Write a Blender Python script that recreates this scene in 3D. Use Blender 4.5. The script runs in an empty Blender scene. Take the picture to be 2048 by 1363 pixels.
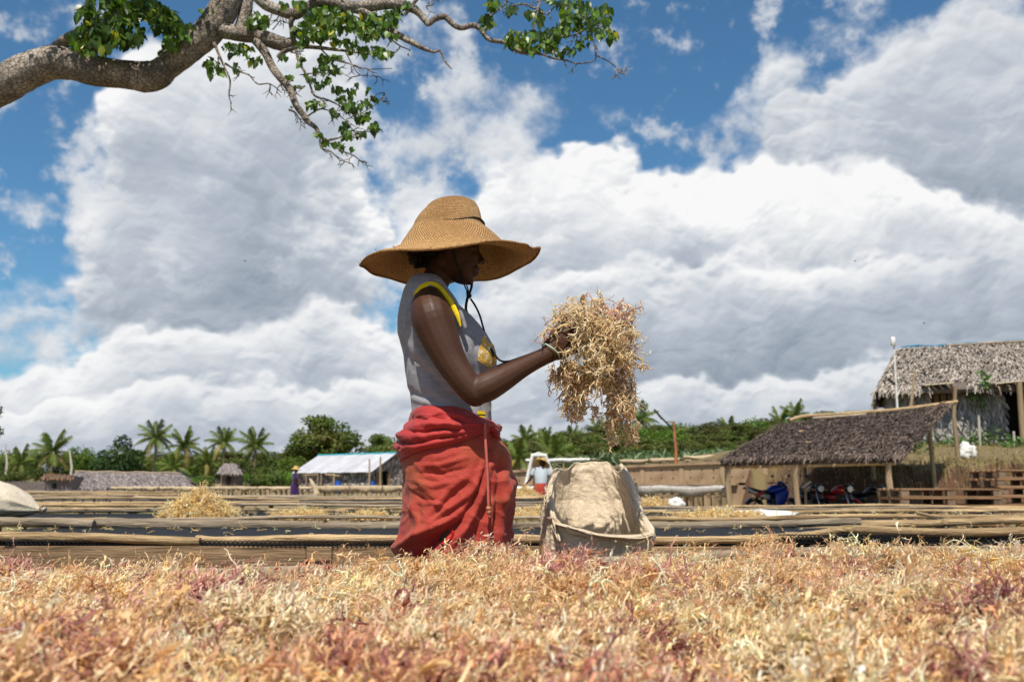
import bpy, bmesh, math, random
import numpy as np
from mathutils import Vector, Matrix, noise as mnoise

R = math.radians
S = bpy.context.scene
COL = S.collection
random.seed(7)
RNG = np.random.default_rng(7)

# ------------------------------------------------------------------ camera, sky, sun, exposure
CAMZ = 0.85            # the camera is held just above the drying tables
TABZ = 0.60            # height of the drying tables
PITCH = 8.217
FPX = 1991.0
cam_data = bpy.data.cameras.new('camera')
cam = bpy.data.objects.new('camera', cam_data)
COL.objects.link(cam)
S.camera = cam
cam.location = (0, 0, CAMZ)
cam.rotation_euler = (R(90 + PITCH), 0, 0)
cam_data.lens = 35.0
cam_data.sensor_width = 36.0
cam_data.clip_start = 0.05
cam_data.clip_end = 6000
cam_data.dof.use_dof = True
cam_data.dof.focus_distance = 2.95
cam_data.dof.aperture_fstop = 6.3

SUN_EL, SUN_AZ = 60.5, 187.0          # azimuth clockwise from +Y (the view direction): high, behind the camera and to the left
sun_vec = Vector((math.sin(R(SUN_AZ)) * math.cos(R(SUN_EL)), math.cos(R(SUN_AZ)) * math.cos(R(SUN_EL)), math.sin(R(SUN_EL))))
sun_data = bpy.data.lights.new('sun', 'SUN')
sun_data.energy = 5.0
sun_data.angle = R(0.5)
sun_data.color = (1.0, 0.93, 0.82)
sun = bpy.data.objects.new('sun', sun_data)
COL.objects.link(sun)
sun.location = sun_vec * 50
sun.rotation_euler = (-sun_vec).to_track_quat('-Z', 'Y').to_euler()

S.view_settings.view_transform = 'Standard'
S.view_settings.look = 'None'
S.view_settings.gamma = 1.0
S.view_settings.use_curve_mapping = False
S.view_settings.exposure = 0.26
S.render.engine = 'CYCLES'
S.cycles.max_bounces = 8
S.cycles.diffuse_bounces = 4
S.cycles.transparent_max_bounces = 8
S.cycles.caustics_reflective = False
S.cycles.caustics_refractive = False
S.cycles.use_denoising = True

_ct, _st = math.cos(R(PITCH)), math.sin(R(PITCH))


def P(px, py, Y):
    """World point at distance Y along the view axis (+Y) that the photograph shows at pixel (px, py)."""
    a = (px - 1024.0) / FPX
    b = -(py - 681.5) / FPX
    dy = _ct - _st * b
    dz = _st + _ct * b
    t = Y / dy
    return Vector((a * t, Y, CAMZ + dz * t))


def PV(px, py, Y):
    px = np.asarray(px, float); py = np.asarray(py, float); Y = np.asarray(Y, float)
    a = (px - 1024.0) / FPX
    b = -(py - 681.5) / FPX
    t = Y / (_ct - _st * b)
    return np.stack([a * t, Y + 0 * t, CAMZ + (_st + _ct * b) * t], -1)


def proj(V):
    V = np.asarray(V, float)
    x, y, z = V[..., 0], V[..., 1], V[..., 2] - CAMZ
    w = y * _ct + z * _st
    up = -y * _st + z * _ct
    return 1024 + FPX * x / w, 681.5 - FPX * up / w


def pxm(n, Y):
    """n photograph pixels at distance Y, in metres"""
    return n * Y / FPX


# ---- world
world = bpy.data.worlds.new('World')
S.world = world
world.use_nodes = True
wt = world.node_tree
wt.nodes.clear()
SKY_STRENGTH = 0.085


class NT:
    """tiny helper to write node maths as expressions"""
    def __init__(self, tree):
        self.t = tree

    def node(self, typ, **kw):
        n = self.t.nodes.new(typ)
        for k, v in kw.items():
            setattr(n, k, v)
        return n

    def link(self, a, b):
        self.t.links.new(a, b)

    def put(self, sock, v):
        if hasattr(v, 'is_output') or isinstance(v, bpy.types.NodeSocket):
            self.t.links.new(v, sock)
        elif v is not None:
            sock.default_value = v

    def m(self, op, a, b=None, c=None, clamp=False):
        n = self.node('ShaderNodeMath', operation=op, use_clamp=clamp)
        self.put(n.inputs[0], a)
        if b is not None: self.put(n.inputs[1], b)
        if c is not None: self.put(n.inputs[2], c)
        return n.outputs[0]

    def v(self, op, a, b=None, scale=None):
        n = self.node('ShaderNodeVectorMath', operation=op)
        self.put(n.inputs[0], a)
        if b is not None: self.put(n.inputs[1], b)
        if scale is not None: self.put(n.inputs['Scale'], scale)
        return n.outputs[1] if op in ('LENGTH', 'DOT_PRODUCT', 'DISTANCE') else n.outputs[0]

    def noise(self, vec, scale, detail=5, rough=0.5, dist=0.0, col=False, lac=2.0):
        n = self.node('ShaderNodeTexNoise')
        n.inputs['Scale'].default_value = scale
        n.inputs['Detail'].default_value = detail
        n.inputs['Roughness'].default_value = rough
        n.inputs['Lacunarity'].default_value = lac
        n.inputs['Distortion'].default_value = dist
        self.put(n.inputs['Vector'], vec)
        return n.outputs['Color'] if col else n.outputs[0]

    def step(self, x, lo, hi, smooth=True, a=0.0, b=1.0):
        n = self.node('ShaderNodeMapRange')
        n.interpolation_type = 'SMOOTHSTEP' if smooth else 'LINEAR'
        n.clamp = True
        self.put(n.inputs['Value'], x)
        self.put(n.inputs['From Min'], lo); self.put(n.inputs['From Max'], hi)
        self.put(n.inputs['To Min'], a); self.put(n.inputs['To Max'], b)
        return n.outputs[0]

    def mix(self, f, a, b, blend='MIX'):
        n = self.node('ShaderNodeMix', data_type='RGBA', blend_type=blend)
        self.put(n.inputs[0], f)
        self.put(n.inputs[6], a if not isinstance(a, tuple) else (*a[:3], 1))
        self.put(n.inputs[7], b if not isinstance(b, tuple) else (*b[:3], 1))
        return n.outputs[2]


# ---- gradient noise for the cloud field
_prm = np.random.default_rng(11).permutation(256).astype(np.int32)
_prm = np.concatenate([_prm, _prm, _prm])
_grd = np.random.default_rng(12).normal(size=(256, 3)).astype(np.float32)
_grd /= np.linalg.norm(_grd, axis=1)[:, None]


def perlin(x, y, z):
    xi, yi, zi = np.floor(x).astype(np.int32), np.floor(y).astype(np.int32), np.floor(z).astype(np.int32)
    xf, yf, zf = (x - xi).astype(np.float32), (y - yi).astype(np.float32), (z - zi).astype(np.float32)
    fade = lambda t: t * t * t * (t * (t * 6 - 15) + 10)
    u, v, w = fade(xf), fade(yf), fade(zf)
    xi &= 255; yi &= 255; zi &= 255
    res = 0
    for dx in (0, 1):
        A = _prm[xi + dx]
        wx = u if dx else 1 - u
        for dy in (0, 1):
            B = _prm[A + yi + dy]
            wy = wx * (v if dy else 1 - v)
            for dz in (0, 1):
                g = _grd[_prm[B + zi + dz]]
                dot = g[..., 0] * (xf - dx) + g[..., 1] * (yf - dy) + g[..., 2] * (zf - dz)
                res = res + wy * (w if dz else 1 - w) * dot
    return res * 1.6


def fbm(d, scale, octs, rough=0.5, billow=False, off=0.0):
    a, s, tot, n = 1.0, scale, 0, 0.0
    for k in range(octs):
        p = perlin(d[0] * s + off + 17.3 * k, d[1] * s + off * 1.7 + 5.1 * k, d[2] * s - off + 9.7 * k)
        tot = tot + a * (np.abs(p) * 2 - 0.5 if billow else p)
        n += a; a *= rough; s *= 2.03
    return tot / n


def sstep(x, a, b):
    t = np.clip((x - a) / (b - a), 0, 1)
    return t * t * (3 - 2 * t)


def _ang(px, py):
    v = (P(px, py, 1.0) - Vector((0, 0, CAMZ))).normalized()
    return math.atan2(v.x, v.y), math.asin(v.z)


def blobfield(az, el, lst, mode='max'):
    acc = np.zeros_like(az)
    for (px, py, rx, ry, w) in lst:
        a0, e0 = _ang(px, py)
        r2 = ((az - a0) * FPX / rx) ** 2 + ((el - e0) * FPX / ry) ** 2
        if mode == 'max':       # soft union of domes with a definite edge
            val = w * np.clip(1.15 - 0.62 * r2, 0, 1)
            acc = acc + val - np.minimum(acc, 1) * np.minimum(val, 1) * 0.85
        else:
            acc = acc + w * np.exp(-0.8 * r2)
    return acc


# cloud masses read off the photograph as directions in the sky, one list per layer from back to front: (px, py, rx, ry, weight)
LAYERS = [
    # thin torn wisps
    (-.02, [(965, 245, 140, 95, .34), (800, 290, 65, 95, .30), (890, 50, 70, 70, .22), (1150, 210, 100, 60, .20), (860, 400, 140, 40, .42), (1010, 300, 70, 50, .24), (30, 395, 60, 35, .26), (60, 30, 60, 50, .20), (60, 590, 150, 35, .32), (90, 650, 150, 35, .36), (1700, 40, 110, 60, .22), (1480, 230, 60, 60, .36), (1560, 150, 50, 70, .42), (575, 60, 150, 90, .55)]),
    # grey mass at the upper right
    (-.15, [(1600, 275, 130, 55, .6), (1770, 215, 130, 90, .75), (1920, 130, 180, 120, .8), (1960, 310, 220, 120, .95), (1850, 410, 220, 100, .95), (1700, 350, 190, 60, .9), (1560, 170, 45, 70, .5)]),
    # white bank in the centre
    (.06, [(1150, 430, 150, 95, .95), (1040, 470, 110, 90, .75), (1415, 430, 110, 85, 1.0), (1500, 415, 80, 70, .9), (1260, 530, 330, 105, 1.0), (1600, 490, 230, 110, 1.0), (1215, 345, 60, 42, .65), (1010, 375, 80, 45, .6), (1340, 400, 60, 40, .7), (880, 480, 150, 80, .7), (1800, 520, 260, 110, .9)]),
    # tall cumulus on the left
    (-.01, [(330, 215, 85, 100, .9), (480, 250, 205, 150, .95), (400, 420, 190, 180, 1.0), (575, 440, 155, 170, 1.0), (450, 600, 260, 120, 1.0), (255, 520, 95, 90, .8), (690, 410, 50, 85, .7), (560, 150, 110, 90, .7)]),
    # grey bank low on the right, its top catching the light
    (-.13, [(1130, 640, 170, 70, .9), (1330, 600, 150, 60, .9), (1500, 570, 140, 70, .95), (1740, 590, 160, 70, .95), (1950, 560, 180, 80, 1.0), (1300, 730, 520, 110, 1.0), (1750, 720, 420, 120, 1.0), (900, 690, 150, 60, .8)]),
    # low cumulus on the left
    (-.07, [(130, 750, 130, 50, .85), (300, 745, 120, 60, .9), (470, 730, 120, 55, .85), (660, 690, 110, 80, .95), (760, 740, 120, 70, .9), (330, 800, 420, 50, .8)]),
    # haze-grey clouds near the horizon
    (-.10, [(150, 850, 260, 45, .9), (560, 840, 240, 50, .95), (960, 800, 200, 55, .9), (1250, 790, 180, 40, .8), (1560, 800, 240, 45, .9), (1900, 790, 240, 60, .9)]),
]
BRIGHTER = [(690, 400, 60, 110, .6), (270, 230, 70, 90, .4), (1150, 400, 130, 60, .5), (1420, 410, 130, 60, .75), (1250, 500, 160, 60, .3), (1640, 440, 150, 90, .6), (1960, 340, 150, 60, .45), (560, 520, 150, 60, .2), (150, 760, 120, 50, .25),
            (730, 690, 80, 90, .35), (1900, 250, 120, 40, .25), (1100, 560, 120, 60, .3), (440, 280, 160, 60, .15)]
DARKER = [(470, 620, 230, 70, .5), (1850, 540, 300, 80, .5), (1600, 300, 150, 50, .45), (1760, 225, 160, 70, .35), (1500, 640, 300, 90, .45), (1000, 720, 300, 60, .2), (1300, 740, 400, 60, .25), (1920, 110, 170, 90, .3), (420, 470, 120, 50, .25), (900, 560, 400, 60, .1)]


def cloud_map(az, el):
    """coverage and tone (0 shadowed grey .. 1 sunlit white) of the clouds over a grid of directions, rows going up"""
    ce = np.cos(el)
    d = (np.sin(az) * ce, np.cos(az) * ce, np.sin(el) * 1.15)
    wx, wy = fbm(d, 7.0, 4, .55, off=3.1), fbm(d, 7.0, 4, .55, off=8.7)
    fx, fy = fbm(d, 34.0, 3, .55, off=1.3), fbm(d, 34.0, 3, .55, off=6.2)
    az2, el2 = az + wx * .055 + fx * .012, el + wy * .055 + fy * .012
    dr = float(el[1, 0] - el[0, 0]); dc = float(az[0, 1] - az[0, 0])
    bil1 = fbm((d[0] + wx * .03, d[1], d[2] + wy * .03), 9.0, 3, .5, True)
    bil2 = fbm((d[0] + wx * .02, d[1], d[2] + wy * .02), 27.0, 3, .55, True, off=5.0)
    fine = fbm(d, 18.0, 6, .62, off=4.4)
    big = fbm(d, 3.6, 3, .5, off=1.9)
    mott = fbm(d, 5.0, 5, .55, off=7.7)
    wisp = fbm((d[0] + wx * .10, d[1], d[2] * 1.5 + wy * .06), 11.0, 5, .58, off=3.3)
    br, dk = blobfield(az2, el2, BRIGHTER, 'add'), blobfield(az2, el2, DARKER, 'add')
    outside = np.maximum(sstep(np.abs(az), .52, .66), sstep(el, .50, .62))
    gen = 1.1 * sstep(fbm(d, 2.3, 4, .5, off=2.2), .08, .40)
    lowl = .95 * sstep(-el, -.115, -.02)
    cov = np.zeros_like(az); tone = np.zeros_like(az)
    for li, (lift, blobs) in enumerate(LAYERS):
        D = blobfield(az2, el2, blobs)
        if li == 3: D = np.maximum(D, gen * outside)
        if li == len(LAYERS) - 1: D = D + lowl - np.minimum(D, 1) * lowl
        thin = 1 - sstep(D, .30, .75)               # wisps are torn by fine noise, solid cumulus by billows
        sh_ = (li * .37)
        H = D + (bil1 * .34 + bil2 * .22) * (.25 + D) * (1 - .6 * thin) + fine * (.20 + .45 * thin) + big * .10
        soft = .045 + .24 * thin + (.05 if li >= 4 else 0)
        c = sstep(H, .34 - soft, .40 + soft)
        # light from high up: cloud overhead of a spot shades it; edges and tops stay bright
        body = np.clip(D + (bil1 * .36 + bil2 * .12) * (.3 + D) - .28, 0, None)
        above = 0
        for k in range(1, 13):
            n = max(1, int(round(k * .010 / dr)))
            sh = np.empty_like(body); sh[:-n] = body[n:]; sh[-n:] = body[-1:]
            above = above + sh * .010
        trans = np.exp(-above * 15.0)
        rel = D + bil1 * .24 + bil2 * .05
        lit = np.tanh((-np.gradient(rel, axis=0) / dr * .9 + np.gradient(rel, axis=1) / dc * .25) * .045)
        t = .15 + lift + .62 * trans + .20 * lit + .24 * mott + .28 * wisp * (1 - .4 * trans)
        t = t + .42 * br * (.35 + .65 * sstep(trans, .15, .75)) + .22 * br * np.clip(lit, 0, 1) - .30 * dk * (1 - .6 * trans) - .08 * thin
        tone = tone * (1 - c) + np.clip(t, 0, 1) * c
        cov = cov + c - cov * c
    tone = tone / np.maximum(cov, 1e-3)
    return cov, np.clip(tone, 0, 1)


def cloud_image(name, az0, az1, el0, el1, w, h):
    a = np.linspace(az0, az1, w, dtype=np.float32); e = np.linspace(el0, el1, h, dtype=np.float32)
    az, el = np.meshgrid(a, e)
    cov, tone = cloud_map(az, el)
    buf = np.ones((h, w, 4), np.float32)
    buf[..., 0] = cov; buf[..., 1] = tone; buf[..., 2] = 0
    im = bpy.data.images.new(name, w, h, float_buffer=True)
    im.colorspace_settings.name = 'Non-Color'
    im.pixels.foreach_set(buf.ravel())
    im.update()
    return im


def build_world():
    N = NT(wt)
    tc = N.node('ShaderNodeTexCoord')
    d = N.v('NORMALIZE', tc.outputs['Generated'])
    sep = N.node('ShaderNodeSeparateXYZ'); N.put(sep.inputs[0], d)
    az = N.m('ARCTAN2', sep.outputs[0], sep.outputs[1])
    el = N.m('ARCSINE', sep.outputs[2])

    def look(name, az0, az1, el0, el1, w, h):
        im = cloud_image(name, az0, az1, el0, el1, w, h)
        u = N.m('DIVIDE', N.m('SUBTRACT', az, az0), az1 - az0)
        v = N.m('DIVIDE', N.m('SUBTRACT', el, el0), el1 - el0)
        c = N.node('ShaderNodeCombineXYZ'); N.put(c.inputs[0], u); N.put(c.inputs[1], v)
        t = N.node('ShaderNodeTexImage', image=im, extension='EXTEND', interpolation='Cubic')
        N.put(t.inputs[0], c.outputs[0])
        return t.outputs['Color']
    far = look('cloud_field', -math.pi, math.pi, -0.03, math.pi / 2, 1200, 300)
    near = look('cloud_field_detail', -.75, .75, -.03, .70, 1800, 880)
    w = N.m('MULTIPLY', N.step(N.m('ABSOLUTE', az), .74, .62), N.step(el, .69, .60))
    cl = N.mix(w, far, near)
    sc = N.node('ShaderNodeSeparateColor'); N.put(sc.inputs[0], cl)
    cov, tone = sc.outputs[0], sc.outputs[1]
    sky = N.node('ShaderNodeTexSky', sky_type='NISHITA')
    sky.sun_disc = False
    sky.sun_elevation = R(SUN_EL)
    sky.sun_rotation = R(SUN_AZ)
    sky.altitude = 0; sky.air_density = 1.0; sky.dust_density = 0.6; sky.ozone_density = 2.0
    blue = N.mix(1.0, sky.outputs[0], SKY_TINT, 'MULTIPLY')
    ramp = N.node('ShaderNodeValToRGB')
    N.put(ramp.inputs[0], tone)
    cr = ramp.color_ramp
    cr.elements[0].position = 0.0; cr.elements[0].color = (2.9, 3.4, 4.15, 1)
    cr.elements[1].position = 1.0; cr.elements[1].color = (9.3, 9.3, 9.3, 1)
    e = cr.elements.new(0.40); e.color = (4.75, 5.25, 5.95, 1)
    e = cr.elements.new(0.72); e.color = (7.2, 7.45, 7.8, 1)
    skyc = N.mix(cov, blue, ramp.outputs[0])
    bg = N.node('ShaderNodeBackground')
    N.put(bg.inputs['Color'], skyc)
    bg.inputs['Strength'].default_value = SKY_STRENGTH
    out = N.node('ShaderNodeOutputWorld')
    N.link(bg.outputs[0], out.inputs['Surface'])
    world.cycles.sampling_method = 'MANUAL'
    world.cycles.sample_map_resolution = 1024


SKY_TINT = (0.57, 0.92, 1.07)
build_world()

# ------------------------------------------------------------------ mesh and object helpers
def mesh_np(name, V, F, mat=None, smooth=True, cols=None):
    """fast mesh from numpy arrays; F is (n,3) or (n,4)"""
    V = np.asarray(V, np.float32); F = np.asarray(F, np.int32)
    me = bpy.data.meshes.new(name)
    n, k = F.shape
    me.vertices.add(len(V)); me.vertices.foreach_set('co', V.ravel())
    me.loops.add(n * k); me.loops.foreach_set('vertex_index', F.ravel())
    me.polygons.add(n)
    me.polygons.foreach_set('loop_start', np.arange(0, n * k, k, dtype=np.int32))
    me.polygons.foreach_set('use_smooth', np.full(n, bool(smooth)))
    if cols is not None:
        at = me.color_attributes.new('Col', 'FLOAT_COLOR', 'POINT')
        c = np.ones((len(V), 4), np.float32); c[:, :3] = cols
        at.data.foreach_set('color', c.ravel())
    me.update(calc_edges=True)
    if mat: me.materials.append(mat)
    return me


class MB:
    """collects shapes into one mesh"""
    def __init__(self):
        self.V, self.F = [], []

    def add(self, V, F):
        o = len(self.V)
        self.V.extend([tuple(v) for v in V])
        self.F.extend([tuple(i + o for i in f) for f in F])
        return self

    def box(self, c, s, rot=None, jit=0.0):
        c = Vector(c); hx, hy, hz = s[0] / 2, s[1] / 2, s[2] / 2
        vs = []
        for x, y, z in ((-1, -1, -1), (1, -1, -1), (1, 1, -1), (-1, 1, -1), (-1, -1, 1), (1, -1, 1), (1, 1, 1), (-1, 1, 1)):
            v = Vector((x * hx, y * hy, z * hz))
            if jit: v += Vector((random.uniform(-jit, jit), random.uniform(-jit, jit), random.uniform(-jit, jit)))
            if rot: v = rot @ v
            vs.append(c + v)
        return self.add(vs, [(0, 3, 2, 1), (4, 5, 6, 7), (0, 1, 5, 4), (1, 2, 6, 5), (2, 3, 7, 6), (3, 0, 4, 7)])

    def bbox(self, c, s, rot=None, bev=0.01):
        """box with bevelled edges"""
        bm = bmesh.new()
        bmesh.ops.create_cube(bm, size=1)
        for v in bm.verts: v.co = Vector((v.co.x * s[0], v.co.y * s[1], v.co.z * s[2]))
        bmesh.ops.bevel(bm, geom=bm.edges[:], offset=min(bev, min(s) * .3), segments=1, affect='EDGES')
        bm.verts.index_update()
        c = Vector(c)
        self.add([c + ((rot @ v.co) if rot else v.co) for v in bm.verts], [[v.index for v in f.verts] for f in bm.faces])
        bm.free()
        return self

    def tube(self, pts, rad, n=8, cap=True, wob=0.0, flat=1.0):
        V, F = tube(pts, rad, n, cap, wob, flat)
        return self.add(V, F)

    def ell(self, c, r, seg=12, rings=8, rot=None):
        vs, fs = [], []
        c = Vector(c)
        for i in range(rings + 1):
            th = math.pi * i / rings
            for j in range(seg):
                ph = 2 * math.pi * j / seg
                v = Vector((r[0] * math.sin(th) * math.cos(ph), r[1] * math.sin(th) * math.sin(ph), r[2] * math.cos(th)))
                vs.append(c + ((rot @ v) if rot else v))
        for i in range(rings):
            for j in range(seg):
                fs.append((i * seg + j, (i + 1) * seg + j, (i + 1) * seg + (j + 1) % seg, i * seg + (j + 1) % seg))
        return self.add(vs, fs)

    def loft(self, rings, close=True, cap0=False, cap1=False):
        n = len(rings[0]); vs = [p for r in rings for p in r]; fs = []
        for i in range(len(rings) - 1):
            for j in range(n if close else n - 1):
                k = (j + 1) % n
                fs.append((i * n + j, i * n + k, (i + 1) * n + k, (i + 1) * n + j))
        if cap0: fs.append(tuple(range(n - 1, -1, -1)))
        if cap1: fs.append(tuple((len(rings) - 1) * n + j for j in range(n)))
        return self.add(vs, fs)

    def mesh(self, name, mat=None, smooth=False):
        me = bpy.data.meshes.new(name)
        me.from_pydata(self.V, [], self.F)
        if smooth:
            me.polygons.foreach_set('use_smooth', np.full(len(me.polygons), True))
            if smooth != 'all':
                try: me.set_sharp_from_angle(angle=R(50))
                except Exception: pass
        if mat: me.materials.append(mat)
        me.update()
        return me

    def obj(self, name, mat=None, parent=None, smooth=False, loc=None):
        return ob(name, self.mesh(name, mat, smooth), parent, loc)


def tube(pts, rad, n=8, cap=True, wob=0.0, flat=1.0):
    pts = [Vector(p) for p in pts]
    m = len(pts)
    if not hasattr(rad, '__len__'): rad = [rad] * m
    V, F = [], []
    t0 = (pts[1] - pts[0]).normalized()
    up = Vector((0, 0, 1)) if abs(t0.z) < .9 else Vector((1, 0, 0))
    u = t0.cross(up).normalized(); w = u.cross(t0).normalized()
    for i in range(m):
        t = (pts[min(i + 1, m - 1)] - pts[max(i - 1, 0)]).normalized()
        u = (u - t * u.dot(t)).normalized(); w = t.cross(u).normalized()
        for j in range(n):
            a = 2 * math.pi * j / n
            r = rad[i] * (1 + (random.uniform(-wob, wob) if wob else 0))
            V.append(pts[i] + u * (math.cos(a) * r) + w * (math.sin(a) * r * flat))
    for i in range(m - 1):
        for j in range(n):
            k = (j + 1) % n
            F.append((i * n + j, i * n + k, (i + 1) * n + k, (i + 1) * n + j))
    if cap:
        F.append(tuple(range(n - 1, -1, -1))); F.append(tuple((m - 1) * n + j for j in range(n)))
    return V, F


def catmull(pts, sub=6):
    """smooth curve through rows of numbers (any width)"""
    A = np.asarray(pts, float); n = len(A); out = []
    for i in range(n - 1):
        p0, p1, p2, p3 = A[max(i - 1, 0)], A[i], A[i + 1], A[min(i + 2, n - 1)]
        for k in range(sub):
            t = k / sub
            out.append(.5 * (2 * p1 + (p2 - p0) * t + (2 * p0 - 5 * p1 + 4 * p2 - p3) * t * t + (3 * p1 - p0 - 3 * p2 + p3) * t ** 3))
    out.append(A[-1])
    return np.array(out)


def tag(o, label=None, cat=None, group=None, kind=None):
    if label: o['label'] = label
    if cat: o['category'] = cat
    if group: o['group'] = group
    if kind: o['kind'] = kind
    return o


def ob(name, me, parent=None, loc=None, rot=None, scale=None):
    o = bpy.data.objects.new(name, me)
    COL.objects.link(o)
    if parent is not None: o.parent = parent
    if loc is not None: o.location = loc
    if rot is not None: o.rotation_euler = rot
    if scale is not None: o.scale = (scale,) * 3 if not hasattr(scale, '__len__') else scale
    return o


def thing(name, label, cat, loc=(0, 0, 0), rz=0, group=None):
    o = bpy.data.objects.new(name, None)
    COL.objects.link(o)
    o.empty_display_size = .1
    o.location = loc; o.rotation_euler = (0, 0, rz)
    return tag(o, label, cat, group)


def dup(root, loc, rz=0, label=None, scale=None):
    r = root.copy(); COL.objects.link(r)
    r.location = loc; r.rotation_euler = (0, 0, rz)
    if label: r['label'] = label
    if scale: r.scale = (scale,) * 3 if not hasattr(scale, '__len__') else scale
    for ch in list(root.children):
        c = ch.copy(); COL.objects.link(c); c.parent = r
        for g in ch.children:
            q = g.copy(); COL.objects.link(q); q.parent = c
    return r


# ------------------------------------------------------------------ materials
MATS = {}


def mat(name, c1, c2=None, scale=4.0, rough=.85, bump=0.0, bscale=None, stretch=(1, 1, 1), spec=.25, rand=0.0, metal=0.0,
        detail=6, lo=.35, hi=.65, coord='Object', c3=None, s3=1.0, t3=(.55, .7), trans=0.0, dist=0.0, colattr=False, sheen=0.0, mixdetail=.6, alpha_holes=None):
    """noise-mottled surface: c1..c2 by noise, optional blotches of c3, bump, per-object value change"""
    m = bpy.data.materials.new(name); m.use_nodes = True
    t = m.node_tree; t.nodes.clear(); N = NT(t)
    tc = N.node('ShaderNodeTexCoord')
    mp = N.node('ShaderNodeMapping'); mp.inputs['Scale'].default_value = stretch
    N.link(tc.outputs[coord], mp.inputs[0])
    v = mp.outputs[0]
    oi = N.node('ShaderNodeObjectInfo')
    if rand:
        v = N.v('ADD', v, N.v('SCALE', (37.0, 17.0, 53.0), scale=oi.outputs['Random']))
    if c2 is None: c2 = c1
    f = N.step(N.noise(v, scale, detail, mixdetail, dist), lo, hi, False)
    col = N.mix(f, c1, c2)
    if c3 is not None:
        col = N.mix(N.step(N.noise(v, s3, 5, .6), t3[0], t3[1]), col, c3)
    if colattr:
        at = N.node('ShaderNodeAttribute', attribute_name='Col')
        col = N.mix(1.0, col, at.outputs['Color'], 'MULTIPLY')
    if rand:
        hs = N.node('ShaderNodeHueSaturation')
        N.put(hs.inputs['Value'], N.step(oi.outputs['Random'], 0, 1, False, 1 - rand, 1 + rand))
        N.put(hs.inputs['Color'], col); col = hs.outputs[0]
    bs = N.node('ShaderNodeBsdfPrincipled')
    N.put(bs.inputs['Base Color'], col)
    bs.inputs['Roughness'].default_value = rough
    bs.inputs['Metallic'].default_value = metal
    bs.inputs['Specular IOR Level'].default_value = spec
    if sheen:
        bs.inputs['Sheen Weight'].default_value = sheen
    if bump:
        bp = N.node('ShaderNodeBump'); bp.inputs['Strength'].default_value = bump; bp.inputs['Distance'].default_value = .02
        N.put(bp.inputs['Height'], N.noise(v, bscale or scale * 4, 6, .6, dist))
        N.link(bp.outputs[0], bs.inputs['Normal'])
    shader = bs.outputs[0]
    if trans:
        tr = N.node('ShaderNodeBsdfTranslucent'); N.put(tr.inputs[0], col)
        mx = N.node('ShaderNodeMixShader'); mx.inputs[0].default_value = trans
        N.link(shader, mx.inputs[1]); N.link(tr.outputs[0], mx.inputs[2]); shader = mx.outputs[0]
    o = N.node('ShaderNodeOutputMaterial'); N.link(shader, o.inputs[0])
    MATS[name] = m
    return m


def wood(name, c1, c2, c3=(.05, .035, .02), axis=0, scale=14, rough=.8, rand=.18, bump=.5):
    st = [1, 1, 1]; st[axis] = .07
    return mat(name, c1, c2, scale=scale, rough=rough, bump=bump, bscale=scale * 2.2, stretch=tuple(st), rand=rand, c3=c3, s3=scale * .7, t3=(.56, .72), dist=.8, spec=.15, lo=.36, hi=.64)


M_pole = wood('pole_wood', (.55, .39, .21), (.26, .17, .09), c3=(.13, .085, .05), scale=38, rand=.25, bump=.9)
M_pole_grey = wood('weathered_pole_wood', (.43, .34, .24), (.20, .155, .11), c3=(.10, .075, .055), scale=36, rand=.25, bump=.9)
M_post = wood('post_wood', (.42, .31, .19), (.25, .18, .11), axis=2, rand=.22)
M_plank = wood('plank_wood', (.30, .20, .115), (.13, .085, .05), c3=(.07, .045, .028), scale=30, rand=.15, bump=.6)
M_pallet = wood('pallet_wood', (.38, .23, .125), (.22, .13, .07), scale=14, rand=.25)
M_net = mat('black_net', (.012, .013, .016), (.030, .032, .036), scale=70, rough=.7, bump=1.0, bscale=130, stretch=(1, .3, 1), spec=.18, c3=(.06, .052, .042), s3=3.0, t3=(.58, .8))
M_netline = mat('net_cord', (.012, .013, .016), rough=.5, spec=.4)
M_earth = mat('dry_earth', (.30, .21, .12), (.20, .14, .085), scale=1.6, rough=.95, bump=.5, bscale=20, c3=(.12, .15, .05), s3=.35, t3=(.5, .62))
M_redearth = mat('red_earth', (.26, .13, .06), (.15, .075, .035), scale=2.0, rough=.95, bump=.9, bscale=9, c3=(.20, .16, .07), s3=1.1, t3=(.52, .66))
M_burlap = mat('burlap', (.50, .40, .27), (.38, .29, .18), scale=5, rough=.95, bump=.3, bscale=60, spec=.1, rand=.12)
M_whitesheet = mat('white_sheet', (.74, .73, .70), (.60, .58, .54), scale=4, rough=.7, bump=.2, rand=.05)
M_black = mat('black_rubber', (.015, .015, .016), (.03, .03, .03), rough=.6)
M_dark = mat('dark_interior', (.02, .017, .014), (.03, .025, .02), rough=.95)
M_steel = mat('bare_steel', (.55, .55, .56), rough=.3, metal=1.0)
M_skin = mat('dark_skin', (.064, .026, .0135), (.046, .019, .010), scale=9, rough=.50, bump=.08, bscale=120, spec=.26)


def skin_sheen(m):
    """uneven sweat sheen and pores"""
    t = m.node_tree; N = NT(t)
    bs = next(n for n in t.nodes if n.type == 'BSDF_PRINCIPLED'); tc = next(n for n in t.nodes if n.type == 'TEX_COORD')
    a = N.noise(tc.outputs['Object'], 14, 5, .6); b = N.noise(tc.outputs['Object'], 420, 2, .6)
    N.put(bs.inputs['Roughness'], N.m('ADD', N.step(a, .25, .75, True, .45, .56), N.m('MULTIPLY', N.m('SUBTRACT', b, .5), .25)))
    bp = next(n for n in t.nodes if n.type == 'BUMP'); bp.inputs['Strength'].default_value = .22; bp.inputs['Distance'].default_value = .004
    N.put(bp.inputs['Height'], N.m('ADD', N.m('MULTIPLY', b, .35), N.noise(tc.outputs['Object'], 60, 5, .6)))


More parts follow.
